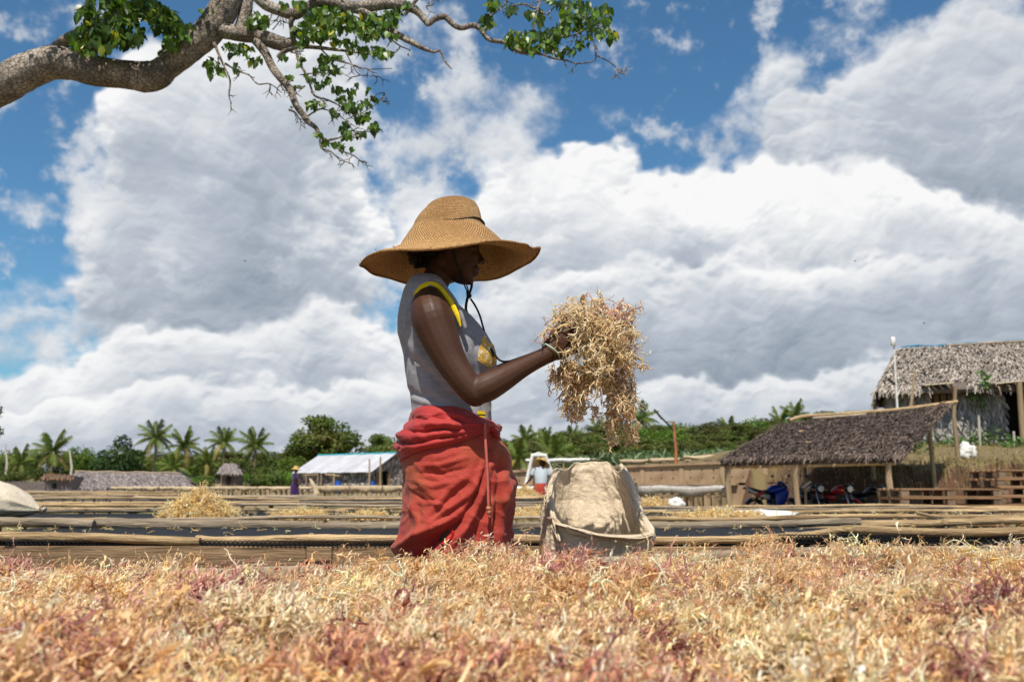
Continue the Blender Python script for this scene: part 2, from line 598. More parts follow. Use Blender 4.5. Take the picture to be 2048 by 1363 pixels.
skin_sheen(M_skin)

# ------------------------------------------------------------------ ground and hills
def crest_z(px):
    """height of the wooded skyline 230 m away for a pixel column"""
    xs = [-400, 0, 90, 200, 400, 560, 800, 900, 1000, 1100, 1200, 1290, 1360, 1420, 1470, 1560, 1620, 1700, 2100, 2600]
    ys = [905, 893, 893, 893, 900, 905, 905, 888, 878, 870, 853, 845, 842, 853, 853, 836, 830, 826, 815, 815]
    y = np.interp(px, xs, ys)
    return CAMZ + (969 - y) / FPX * 230


def ground_h(x, y):
    x = np.asarray(x, float); y = np.asarray(y, float)
    ppx = 1024 + x / np.maximum(y, 1) * FPX
    far = np.maximum(crest_z(ppx) - 7.0, 0.5) * sstep(y, 90.0, 225.0)
    dip = -.20 * sstep(x, 4.0, 8.0) * sstep(y, 14, 20) * (1 - sstep(y, 60, 80))
    return far + dip + .05 * np.sin(x * .7 + y * .3) * sstep(y, 14, 24)


def gz(x, y):
    return float(ground_h(x, y))


def build_ground():
    ys = np.concatenate([np.linspace(-14, 60, 75), np.linspace(62, 260, 67), np.geomspace(270, 4000, 20)])
    xs = np.concatenate([-np.geomspace(3000, 170, 14), np.linspace(-160, 160, 129), np.geomspace(170, 3000, 14)])
    X, Y = np.meshgrid(xs, ys)
    Z = ground_h(X, Y) + (RNG.normal(size=X.shape) * .03) * (np.abs(X) < 160) * (Y > 16)
    V = np.stack([X, Y, Z], -1).reshape(-1, 3)
    nx, ny = len(xs), len(ys)
    i = np.arange(nx * ny).reshape(ny, nx)
    F = np.stack([i[:-1, :-1], i[:-1, 1:], i[1:, 1:], i[1:, :-1]], -1).reshape(-1, 4)
    m = mat('ground_cover', (.30, .22, .13), (.22, .16, .09), scale=.5, rough=.95, bump=.4, bscale=6, c3=(.13, .13, .045), s3=.10, t3=(.46, .60))
    o = ob('ground', mesh_np('ground', V, F, m)); tag(o, kind='structure')


build_ground()


def front_line(x):
    """where the cut bank stands, for each x"""
    return np.interp(x, [-3, -.5, 7.6, 7.9, 8.3, 8.8, 9.4, 12, 14, 16, 34, 60], [51.2, 50.8, 45.4, 40, 35, 32.2, 30.9, 30.4, 31.2, 32.6, 32.6, 32.2])


def terrace_h(x, y):
    x = np.asarray(x, float); y = np.asarray(y, float)
    d = y - front_line(x)
    lip = np.interp(x, [-3, 8, 10.8, 12.8, 16], [1.45, 1.5, 1.5, 1.45, 1.60])
    top = lip + np.clip(d - 1.0, 0, 9) * np.interp(x, [-3, 8, 11, 14], [.0, .03, .12, .115])
    behind = sstep(y - (50.4 - (x + .4) * .667), .15, .5)
    f = sstep(d, -.25, 1.0) ** .8 * np.maximum(behind, sstep(x - .2566 * y, -.1, 1.7))
    return -.35 + (top + .35) * f, f


def build_terrace():
    """earth terrace on the right: a red cut bank in front, dry grass on top"""
    xs = np.concatenate([np.linspace(-3, 6.8, 24), np.linspace(7, 26, 130), np.linspace(26.5, 60, 30)])
    tt = np.concatenate([np.linspace(-.3, 1.4, 26), np.linspace(1.6, 10, 32), np.linspace(11, 45, 18)])
    n = len(xs)
    V = []
    for t in tt:
        for x in xs:
            y = float(front_line(x)) + t
            h, f = terrace_h(x, y)
            nz = mnoise.fractal(Vector((x * .9, y * .9, t)), 1, 2, 4)
            rg = .20 if .02 < f < .98 else .03
            V.append((x + nz * rg * .6, y - nz * rg * 1.4, float(h) + nz * .05))
    m_ = len(tt)
    F = [(r * n + i, r * n + i + 1, (r + 1) * n + i + 1, (r + 1) * n + i) for r in range(m_ - 1) for i in range(n - 1)]
    m = bpy.data.materials.new('terrace_earth'); m.use_nodes = True
    t = m.node_tree; t.nodes.clear(); N = NT(t)
    ge = N.node('ShaderNodeNewGeometry'); sp = N.node('ShaderNodeSeparateXYZ'); N.link(ge.outputs['Normal'], sp.inputs[0])
    pos = ge.outputs['Position']
    grass = N.mix(N.noise(pos, 1.4, 5, .6), (.185, .125, .055), (.12, .10, .038))
    soil = N.mix(N.noise(pos, 2.4, 6, .6), (.14, .066, .030), (.060, .030, .018))
    f = N.step(N.m('ADD', sp.outputs[2], N.m('MULTIPLY', N.m('SUBTRACT', N.noise(pos, 3.0, 4, .6), .5), .5)), .60, .80)
    bs = N.node('ShaderNodeBsdfPrincipled'); N.put(bs.inputs['Base Color'], N.mix(f, soil, grass)); bs.inputs['Roughness'].default_value = .95
    bp = N.node('ShaderNodeBump'); bp.inputs['Strength'].default_value = .8; bp.inputs['Distance'].default_value = .06
    N.put(bp.inputs['Height'], N.noise(pos, 9, 6, .65)); N.link(bp.outputs[0], bs.inputs['Normal'])
    o = N.node('ShaderNodeOutputMaterial'); N.link(bs.outputs[0], o.inputs[0])
    obj = ob('terrace', mesh_np('terrace', V, F, m)); tag(obj, kind='structure')
    return obj


TERRACE = build_terrace()


def tz(x, y):
    return float(terrace_h(x, y)[0])


# dry and green grass blades hanging over the bank and growing on it
def blades(name, pts, h, wd, cols, label, n_lean=.5, droop=None):
    """many thin bent blades as one mesh: pts (n,3)"""
    n = len(pts); pts = np.asarray(pts)
    a = RNG.uniform(0, 2 * np.pi, n); ln = h * RNG.uniform(.5, 1.3, n)
    lean = RNG.uniform(0, n_lean, n)
    dirx, diry = np.cos(a), np.sin(a)
    if droop is not None:
        dirx = dirx * .5 + droop[0]; diry = diry * .5 + droop[1]
    side = np.stack([-diry, dirx, np.zeros(n)], -1) * (wd * RNG.uniform(.6, 1.3, n) / 2)[:, None]
    d = np.stack([dirx, diry, np.zeros(n)], -1)
    mid = pts + d * (ln * lean * .4)[:, None] + np.array([0, 0, 1]) * (ln * .6)[:, None]
    if droop is None:
        tip = pts + d * (ln * lean)[:, None] + np.array([0, 0, 1]) * (ln * (1 - .3 * lean))[:, None]
    else:
        mid = pts + d * (ln * .35)[:, None] + np.array([0, 0, .15]) * ln[:, None]
        tip = pts + d * (ln * .6)[:, None] - np.array([0, 0, .8]) * ln[:, None]
    V = np.stack([pts - side, pts + side, mid + side * .8, mid - side * .8, tip], 1).reshape(-1, 3)
    o = np.arange(n)[:, None] * 5
    F = np.concatenate([o + [[0, 1, 2]], o + [[0, 2, 3]], o + [[3, 2, 4]]], 0)
    cols = np.asarray(cols); c = cols[RNG.integers(0, len(cols), n)] * RNG.uniform(.7, 1.3, n)[:, None]
    C = np.repeat(c, 5, 0)
    q = ob(name, mesh_np(name, V, F, M_leafcol, False, C)); tag(q, kind='stuff')
    return q


M_leafcol = mat('leaf_blades', (1, 1, 1), rough=.55, trans=.3, colattr=True, spec=.3)


def terrace_grass():
    e = [(v.co.x, v.co.y, v.co.z) for v in TERRACE.data.vertices]
    V = np.array(e); top = V[(V[:, 2] > 1.0) & (V[:, 0] > 8) & (V[:, 0] < 27) & (V[:, 1] < 47)]
    # hanging dry roots and grass along the cut
    lip = V[(V[:, 2] > .75) & (V[:, 2] < 1.72) & (V[:, 1] < 37) & (V[:, 0] < 27) & (V[:, 0] > 9)]
    k = RNG.integers(0, len(lip), 2600)
    pts = lip[k] + RNG.normal(size=(2600, 3)) * [.35, .12, .08]
    blades('dry_grass', pts, .42, .03, [(.30, .20, .085), (.22, .14, .06), (.14, .14, .045), (.36, .26, .13)], '', droop=(0, -.7))
    k = RNG.integers(0, len(top), 4200)
    pts = top[k] + RNG.normal(size=(4200, 3)) * [.7, .7, 0]
    pts[:, 2] -= .03
    blades('short_grass', pts, .10, .03, [(.30, .22, .08), (.22, .19, .06), (.13, .15, .035), (.34, .26, .11)], '', .9)


terrace_grass()

# ------------------------------------------------------------------ drying tables
def pole_pts(p0, p1, amp=.02, n=None, seed=0):
    p0, p1 = Vector(p0), Vector(p1)
    L = (p1 - p0).length
    n = n or max(5, int(L / .28))
    rr = random.Random(seed)
    ph = [rr.uniform(0, 6.3) for _ in range(4)]
    out = []
    for i in range(n + 1):
        t = i / n
        o = amp * (math.sin(ph[0] + t * L * 1.3) + .5 * math.sin(ph[1] + t * L * 3.1))
        q = amp * .8 * (math.sin(ph[2] + t * L * 1.1) + .5 * math.sin(ph[3] + t * L * 2.7))
        out.append(p0.lerp(p1, t) + Vector((0, o, q)))
    return out


def pole_obj(parent, pts, r, material, seg=10, taper=.85, name='pole', wob=.05):
    # knots, bumps and small kinks along a natural pole
    L = sum((pts[i + 1] - pts[i]).length for i in range(len(pts) - 1))
    m = int(min(60, max(len(pts), L / (r * 3.2))))
    A = np.array([p[:] for p in pts]); t0 = np.linspace(0, 1, len(pts)); t1 = np.linspace(0, 1, m)
    sd = random.uniform(0, 50)
    pts = [Vector((np.interp(t, t0, A[:, 0]), np.interp(t, t0, A[:, 1]) + r * .28 * mnoise.noise(Vector((sd, t * L * 2.2, 1))), np.interp(t, t0, A[:, 2]) + r * .34 * mnoise.noise(Vector((sd, t * L * 2.6, 7))))) for t in t1]
    n = m
    c = pts[n // 2].copy()
    rr = [r * (1 - (1 - taper) * i / (n - 1)) * (1 + .16 * mnoise.noise(Vector((sd + 9, t1[i] * L * 4.5, 2)))) * random.uniform(1 - wob, 1 + wob) for i in range(n)]
    mb = MB().tube([p - c for p in pts], rr, seg, wob=.05)
    return mb.obj(name, material, parent, smooth=True, loc=c)


def net_sheet(parent, corners, z, nx=24, ny=6, sag=.012):
    (ax, ay), (bx, by), (cx, cy), (dx, dy) = corners      # front-left, front-right, back-right, back-left
    V = []
    for j in range(ny + 1):
        t = j / ny
        for i in range(nx + 1):
            s = i / nx
            x = (ax * (1 - s) + bx * s) * (1 - t) + (dx * (1 - s) + cx * s) * t
            y = (ay * (1 - s) + by * s) * (1 - t) + (dy * (1 - s) + cy * s) * t
            V.append((x, y, z - sag * math.sin(math.pi * t) * (1 + .6 * math.sin(s * 21)) + .004 * mnoise.noise(Vector((x * 2, y * 3, 0)))))
    F = [(j * (nx + 1) + i, j * (nx + 1) + i + 1, (j + 1) * (nx + 1) + i + 1, (j + 1) * (nx + 1) + i) for j in range(ny) for i in range(nx)]
    mb = MB().add(V, F)
    return mb.obj('net', M_net, parent, smooth=True)


ROW_LABELS = ['low drying table across the aisle behind the woman, its front edge a grey board',
              'second black net drying table behind the woman, yellow seaweed heap on its left',
              'third black net drying table, white sheet spread on its right part',
              'fourth black net drying table from the woman, first one ending short of the sheds',
              'fifth black net drying table counted from the woman, a narrow dark band with pale poles',
              'sixth black net drying table counted from the woman, just before the slanting far tables']


def drying_table(k, yf, yb, xl, xr, rp=.028, seed=0, plen=3.3, board=False, zt=TABZ, skew=0.0, label=None, custom_front=None, custom_back=None):
    ym = (yf + yb) / 2
    xm = (xl + xr) / 2
    T = thing('drying_table', label or ROW_LABELS[k], 'drying table', (0, 0, 0), group='black net drying tables')
    f = lambda x, y: y + (x - xm) * skew
    net_sheet(T, [(xl, f(xl, yf)), (xr, f(xr, yf)), (xr, f(xr, yb)), (xl, f(xl, yb))], zt - .018, nx=max(10, int((xr - xl) * 3)))
    rr = random.Random(seed)
    for y, cust in ((yf, custom_front), (yb, custom_back)):
        if (k == 3 and y == yb and cust is None and yf > 14 and yf < 15) or (k == 4 and y == yf): continue
        if cust is not None:
            for pts, r, m_ in cust:
                pole_obj(T, pts, r, m_, 12)
            continue
        x = xl - rr.uniform(0, 1.0)
        while x < xr:
            L = plen * rr.uniform(.75, 1.25)
            x1 = min(x + L, xr + .4)
            dz = rr.uniform(-.006, .01)
            if x1 - x > .5:
                pole_obj(T, pole_pts((x, f(x, y) + rr.uniform(-.02, .02), zt + dz), (x1 + .06, f(x1, y) + rr.uniform(-.02, .02), zt + dz), .016, seed=rr.random()),
                         rp * rr.uniform(.85, 1.2), rr.choice([M_pole, M_pole, M_pole_grey]), 8)
            x = x1 + .02
    # legs under both edges and cross rails
    x = xl + .3
    nleg = max(3, int((xr - xl) / 1.6))
    for i in range(nleg):
        lx = xl + .3 + (xr - xl - .6) * i / (nleg - 1)
        for y in (yf + .03, yb - .03):
            yy = f(lx, y)
            g0 = gz(lx, yy)
            mb = MB().tube([(0, 0, -.1), (.01, 0, (zt - g0) * .5), (0, .005, zt - g0 - .02)], [.032, .03, .028], 7)
            mb.obj('leg', M_post, T, smooth=True, loc=(lx, yy, g0))
    return T


def build_tables():
    # ---- table in the foreground: its far edge runs slightly away to the right
    T = thing('drying_table', 'foreground drying table buried under spread seaweed', 'drying table', group='black net drying tables')
    FRONT.append(T)
    net_sheet(T, [(-2.4, .30), (2.4, .30), (2.6, 3.12), (-2.4, 2.62)], TABZ - .02, 30, 14)
    pl = catmull([tuple(P(px, py, Y)) for px, py, Y in ((-420, 1150, 2.62), (120, 1150, 2.72), (420, 1148, 2.80), (600, 1144, 2.81), (760, 1137, 2.84), (900, 1131, 2.86))], 5)
    pole_obj(T, [Vector(p) for p in pl], .017, M_pole_grey, 12, .95)
    pl = catmull([tuple(P(px, py, Y)) for px, py, Y in ((880, 1134, 2.86), (1050, 1130, 2.89), (1240, 1124, 2.92), (1320, 1117, 2.94), (1420, 1112, 2.97), (1500, 1106, 2.99), (1800, 1102, 3.04), (2200, 1100, 3.12))], 5)
    pole_obj(T, [Vector(p) for p in pl], .017, M_pole_grey, 12, .95)
    pole_obj(T, pole_pts((-2.4, .30, TABZ), (2.4, .30, TABZ), .01), .03, M_pole)
    for x in (-2.2, -.7, .8, 2.3):
        for y in (.34, 2.56 + .1 * (x + 2.4)):
            MB().tube([(0, 0, -.1), (.005, 0, .3), (0, .005, TABZ - .03)], [.034, .03, .028], 8).obj('leg', M_post, T, smooth=True, loc=(x, y, 0))

    # ---- first table across the aisle
    q = lambda lst: [Vector(p) for p in catmull([tuple(P(*a)) for a in lst], 6)]
    front = [
        (q([(-160, 1071, 4.62), (20, 1073, 4.6), (120, 1074, 4.58), (200, 1075, 4.56), (300, 1079, 4.55), (400, 1083, 4.55)]), .0235, M_pole),
        (q([(394, 1078, 4.62), (430, 1080, 4.6), (560, 1078, 4.58), (700, 1077, 4.56), (850, 1078, 4.55), (1000, 1077, 4.55), (1150, 1078, 4.55), (1300, 1080, 4.55), (1420, 1078, 4.55), (1580, 1073, 4.55)]), .0205, M_pole),
        (q([(1570, 1074, 4.6), (1600, 1073, 4.6), (1640, 1070, 4.6), (1690, 1060, 4.58), (1730, 1059, 4.56), (1800, 1063, 4.55), (1900, 1064, 4.55), (2048, 1060, 4.55), (2200, 1062, 4.55)]), .0215, M_pole),
    ]
    back = [
        (q([(-200, 1041, 6.4), (0, 1043, 6.38), (100, 1045, 6.36), (188, 1048, 6.35)]), .034, M_pole_grey),
        (q([(184, 1046, 6.42), (300, 1049, 6.4), (450, 1048, 6.38), (620, 1052, 6.36), (800, 1053, 6.35), (1000, 1052, 6.35), (1150, 1050, 6.35)]), .033, M_pole_grey),
        (q([(1140, 1049, 6.4), (1310, 1050, 6.4), (1500, 1049, 6.38), (1600, 1046, 6.38), (1720, 1042, 6.36)]), .029, M_pole_grey),
        (q([(1710, 1048, 6.44), (1850, 1047, 6.44), (1900, 1044, 6.4), (2000, 1041, 6.4), (2250, 1040, 6.38)]), .027, M_pole),
    ]
    T1 = drying_table(0, 4.57, 6.37, -3.0, 3.2, custom_front=front, custom_back=back, seed=1)
    # boards nailed along the front edge, with a patched joint
    def board(px0, px1, py0, py1, Y, m_=M_plank, th=.022):
        a, b = P(px0, py0, Y), P(px1, py1, Y)
        c = (a + b) / 2
        MB().bbox((0, 0, 0), (b.x - a.x, th, abs(a.z - b.z)), bev=.004).obj('board', m_, T1, loc=(c.x, Y, c.z))
    board(-200, 30, 1091, 1146, 4.56)
    board(32, 612, 1091, 1146, 4.545)
    board(614, 664, 1092, 1121, 4.538)
    board(666, 1240, 1091, 1146, 4.545)
    board(1244, 1530, 1092, 1146, 4.545)
    board(1534, 1585, 1086, 1146, 4.535, M_pallet)
    board(1600, 2250, 1100, 1146, 4.56)
    # netting hanging between pole and board: open hexagonal mesh
    def fringe(px0, px1, pyt, pyb, Y, cell):
        mb = MB()
        a, b = P(px0, pyt, Y), P(px1, pyb, Y)
        nx = int((b.x - a.x) / cell); ny = max(2, int((a.z - b.z) / (cell * .62)))
        for i in range(nx):
            for j in range(ny):
                x = a.x + (i + .5 * (j % 2)) * cell; z = a.z - j * (a.z - b.z) / ny
                h = (a.z - b.z) / ny
                y = Y + .012 * math.sin(x * 3 + j)
                p = [Vector((x - cell * .3, y, z)), Vector((x + cell * .3, y, z)), Vector((x + cell * .5, y, z - h)), Vector((x - cell * .5, y, z - h))]
                mb.tube([p[0], p[1]], .0026, 3, False); mb.tube([p[1], p[2]], .0026, 3, False); mb.tube([p[0], p[3]], .0026, 3, False)
        o = mb.obj('net_edge', M_netline, T1); tag(o, kind='stuff')
    fringe(10, 800, 1081, 1093, 4.54, .021)
    fringe(1000, 1250, 1083, 1093, 4.54, .021)
    fringe(1560, 2200, 1068, 1102, 4.54, .018)
    # torn shade cloth behind the fringe
    MB().loft([[P(px, 1078 if px < 1500 else 1066, 4.60) for px in range(-200, 2300, 60)], [P(px, 1094 if px < 1500 else 1104, 4.62) + Vector((0, .01 * math.sin(px * .05), 0)) for px in range(-200, 2300, 60)]], close=False).obj('net_skirt', M_net, T1, smooth=True)

    drying_table(1, 7.72, 9.55, -4.9, 5.4, .018, seed=22)
    drying_table(2, 10.45, 11.9, -6.6, 6.8, .018, seed=33)
    drying_table(3, 14.1, 15.8, -8.3, .75, .020, seed=4)
    drying_table(4, 17.2, 18.8, -9.8, .85, .021, seed=5)
    drying_table(5, 20.4, 21.9, -11.3, .9, .023, seed=6)
    # slanting rows in the far left
    far = ['slanting far drying table nearest to the camera on the left', 'middle one of the slanting far drying tables, below the long grey hut', 'farthest slanting drying table, in front of the grey reed fence']
    for k, (y0, x0, x1) in enumerate(((25.5, -14.5, -8.0), (31.5, -19, -11.0), (37.5, -23, -14.0))):
        drying_table(k, y0, y0 + 2.2, x0, x1, .026, seed=40 + k, plen=5, skew=-.55, label=far[k])


FRONT = []
build_tables()

# ------------------------------------------------------------------ dried seaweed: branching strands
SEA_COLS = np.array([(.82, .59, .32), (.76, .50, .23), (.87, .69, .44), (.80, .52, .28), (.66, .42, .17), (.84, .61, .28), (.90, .77, .56), (.84, .56, .32), (.90, .74, .50)])
SEA_PINK = np.array([(.66, .30, .18), (.46, .17, .12), (.74, .44, .32), (.66, .32, .15), (.32, .095, .085), (.74, .40, .21), (.42, .17, .14)])

M_sea = bpy.data.materials.new('dried_seaweed'); M_sea.use_nodes = True
def _sea():
    t = M_sea.node_tree; t.nodes.clear(); N = NT(t)
    at = N.node('ShaderNodeAttribute', attribute_name='Col')
    bs = N.node('ShaderNodeBsdfPrincipled')
    N.put(bs.inputs['Base Color'], at.outputs['Color'])
    bs.inputs['Roughness'].default_value = .5; bs.inputs['Specular IOR Level'].default_value = .3
    tr = N.node('ShaderNodeBsdfTranslucent'); N.put(tr.inputs[0], at.outputs['Color'])
    mx = N.node('ShaderNodeMixShader'); mx.inputs[0].default_value = .36
    N.link(bs.outputs[0], mx.inputs[1]); N.link(tr.outputs[0], mx.inputs[2])
    o = N.node('ShaderNodeOutputMaterial'); N.link(mx.outputs[0], o.inputs[0])
_sea()


def unit(v):
    return v / np.maximum(np.linalg.norm(v, axis=-1, keepdims=True), 1e-6)


def walk(p, d, length, n, curl, rng, grav=0.0):
    """curly polylines: (m, n, 3)"""
    m = len(p)
    pts = np.empty((m, n, 3), np.float32); pts[:, 0] = p
    step = (length / (n - 1))[:, None]
    ax = unit(rng.normal(size=(m, 3)))
    d = unit(d)
    w = rng.normal(size=(m, 1)) * curl
    for i in range(1, n):
        pts[:, i] = pts[:, i - 1] + d * step
        ax = unit(ax + rng.normal(size=(m, 3)) * .5)
        w = w * .6 + rng.normal(size=(m, 1)) * curl * .8
        d = unit(d + np.cross(ax, d) * w + rng.normal(size=(m, 3)) * curl * .25 + np.array([0, 0, -grav]))
    return pts


def tubes_np(pts, r0, taper, flat=None, sides=3):
    """triangular tubes along many polylines at once"""
    m, n, _ = pts.shape
    t = np.gradient(pts, axis=1); t = unit(t)
    ref = np.broadcast_to(np.array([.31, .17, .93]), t.shape)
    u = unit(np.cross(t, ref)); w = np.cross(t, u)
    s = np.linspace(0, 1, n)
    rad = r0[:, None] * (1 - (1 - taper) * s[None, :])
    fl = np.ones(m) if flat is None else flat
    V = np.empty((m, n, sides, 3), np.float32)
    for k in range(sides):
        a = 2 * np.pi * k / sides
        V[:, :, k] = pts + (u * np.cos(a) * fl[:, None, None] + w * np.sin(a)) * rad[..., None]
    V = V.reshape(-1, 3)
    base = (np.arange(m)[:, None, None] * n + np.arange(n - 1)[None, :, None]) * sides
    k = np.arange(1 if sides == 2 else sides)[None, None, :]; k2 = (k + 1) % sides
    F = np.stack([base + k, base + k2, base + sides + k2, base + sides + k], -1).reshape(-1, 4)
    return V, F


def seaweed_mesh(name, pos, dirs, L, r, cols, rng, kids=4, kids2=2, n0=7, curl=.7, grav=0.0, flatp=.1, main=3, sub=2, spread=.8, zs=1.0, rk=.74):
    """every seed grows a forked, curling thallus: main strand, branches, short branchlets"""
    m = len(pos)
    Ls = L * rng.uniform(.55, 1.4, m)
    p0 = walk(pos, dirs, Ls, n0, curl, rng, grav)
    r0 = r * rng.uniform(.7, 1.45, m)
    flat = np.where(rng.random(m) < flatp, rng.uniform(1.8, 4.0, m), 1.0)
    parts = [(p0, r0, .6, flat, np.arange(m), main)]
    for lev, (kk, ls, rs, nn, sd) in enumerate(((kids, .46, rk, 5, sub), (kids2, .20, rk * .9, 3, 2))):
        pp, pr, _, _, idx, _ = parts[-1]
        q = len(pp)
        src = np.repeat(np.arange(q), kk)
        j = rng.integers(1, pp.shape[1], len(src))
        s = pp[src, j]
        td = unit(pp[src, j] - pp[src, j - 1])
        dd = unit(td * .7 + rng.normal(size=(len(src), 3)) * spread * np.array([1, 1, zs]))
        ll = L * ls * rng.uniform(.45, 1.35, len(src))
        np_ = walk(s, dd, ll, nn, curl * 1.1, rng, grav)
        parts.append((np_, pr[src] * rs, .55, np.ones(len(src)), idx[src], sd))
    Vs, Fs, Cs, o = [], [], [], 0
    for lv, (pts, rr, tp, fl, idx, sd) in enumerate(parts):
        V, F = tubes_np(pts, rr * (1 if sd == 3 else 1.12), tp, fl, sd)
        Vs.append(V); Fs.append(F + o); o += len(V)
        c = cols[idx] * rng.uniform(.84, 1.16, (len(idx), 1))
        tipc = np.linspace(0, 1, pts.shape[1])[None, :, None]
        cc = c[:, None, :] + .05 * tipc + .03 * lv
        Cs.append(np.repeat(np.clip(cc, 0, .92).reshape(-1, 3), sd, 0))
    return mesh_np(name, np.concatenate(Vs), np.concatenate(Fs), M_sea, True, np.concatenate(Cs))


def sea_colours(x, y, rng, pink=.16):
    """mostly straw, with drifts of rose and maroon"""
    n = len(x)
    z = np.zeros(n, np.float32)
    f = perlin(x.astype(np.float32) * 3.3 + 5, y.astype(np.float32) * 3.3, z) + .6 * perlin(x.astype(np.float32) * 9, y.astype(np.float32) * 9 + 3, z + 4)
    c = SEA_COLS[rng.integers(0, len(SEA_COLS), n)].copy()
    tone_ = perlin(x.astype(np.float32) * 4.7, y.astype(np.float32) * 4.7, z + 15)[:, None]
    warm = perlin(x.astype(np.float32) * 2.1, y.astype(np.float32) * 2.1, z + 9)[:, None]
    c = np.clip(c * (1 + np.clip(warm, -.25, .5) * np.array([.10, -.08, -.34])) * (1 + .26 * tone_) * 1.03, .03, .93)
    thr = np.quantile(f, 1 - pink) if n > 50 else 1
    k = (f > thr) & (rng.random(n) < .85)
    k |= rng.random(n) < .035
    c[k] = SEA_PINK[rng.integers(0, len(SEA_PINK), k.sum())]
    return c


def mound(x, y):
    """height of the seaweed layer on the foreground table"""
    x = np.asarray(x, np.float32); y = np.asarray(y, np.float32); z = np.zeros_like(x)
    edge = 2.62 + (x + 2.4) * .10
    d = edge - y
    h = .040 + .042 * perlin(x * 2.6, y * 2.6, z + 1) + .048 * perlin(x * 6.5, y * 6.5, z + 2) + .026 * perlin(x * 15, y * 15, z + 3)
    # bare patches by the far edge: left of the woman, and before the sack
    px = 1024 + x / y * FPX
    gap = np.maximum(np.exp(-((px - 640) / 170) ** 4), .9 * np.exp(-((px - 1225) / 120) ** 4))
    h = h * (1 - .85 * gap * (d < .30))
    h = h - .026 * (1 - sstep(px, 720, 840)) * sstep(d, .9, .15)
    h = h + .022 * (px > 1480) * sstep(d, .7, .1) + .012 * np.exp(-((px - 960) / 120) ** 2) * sstep(d, .5, .1)
    return np.clip(h, .002, .2) * sstep(d, -.005, .05)


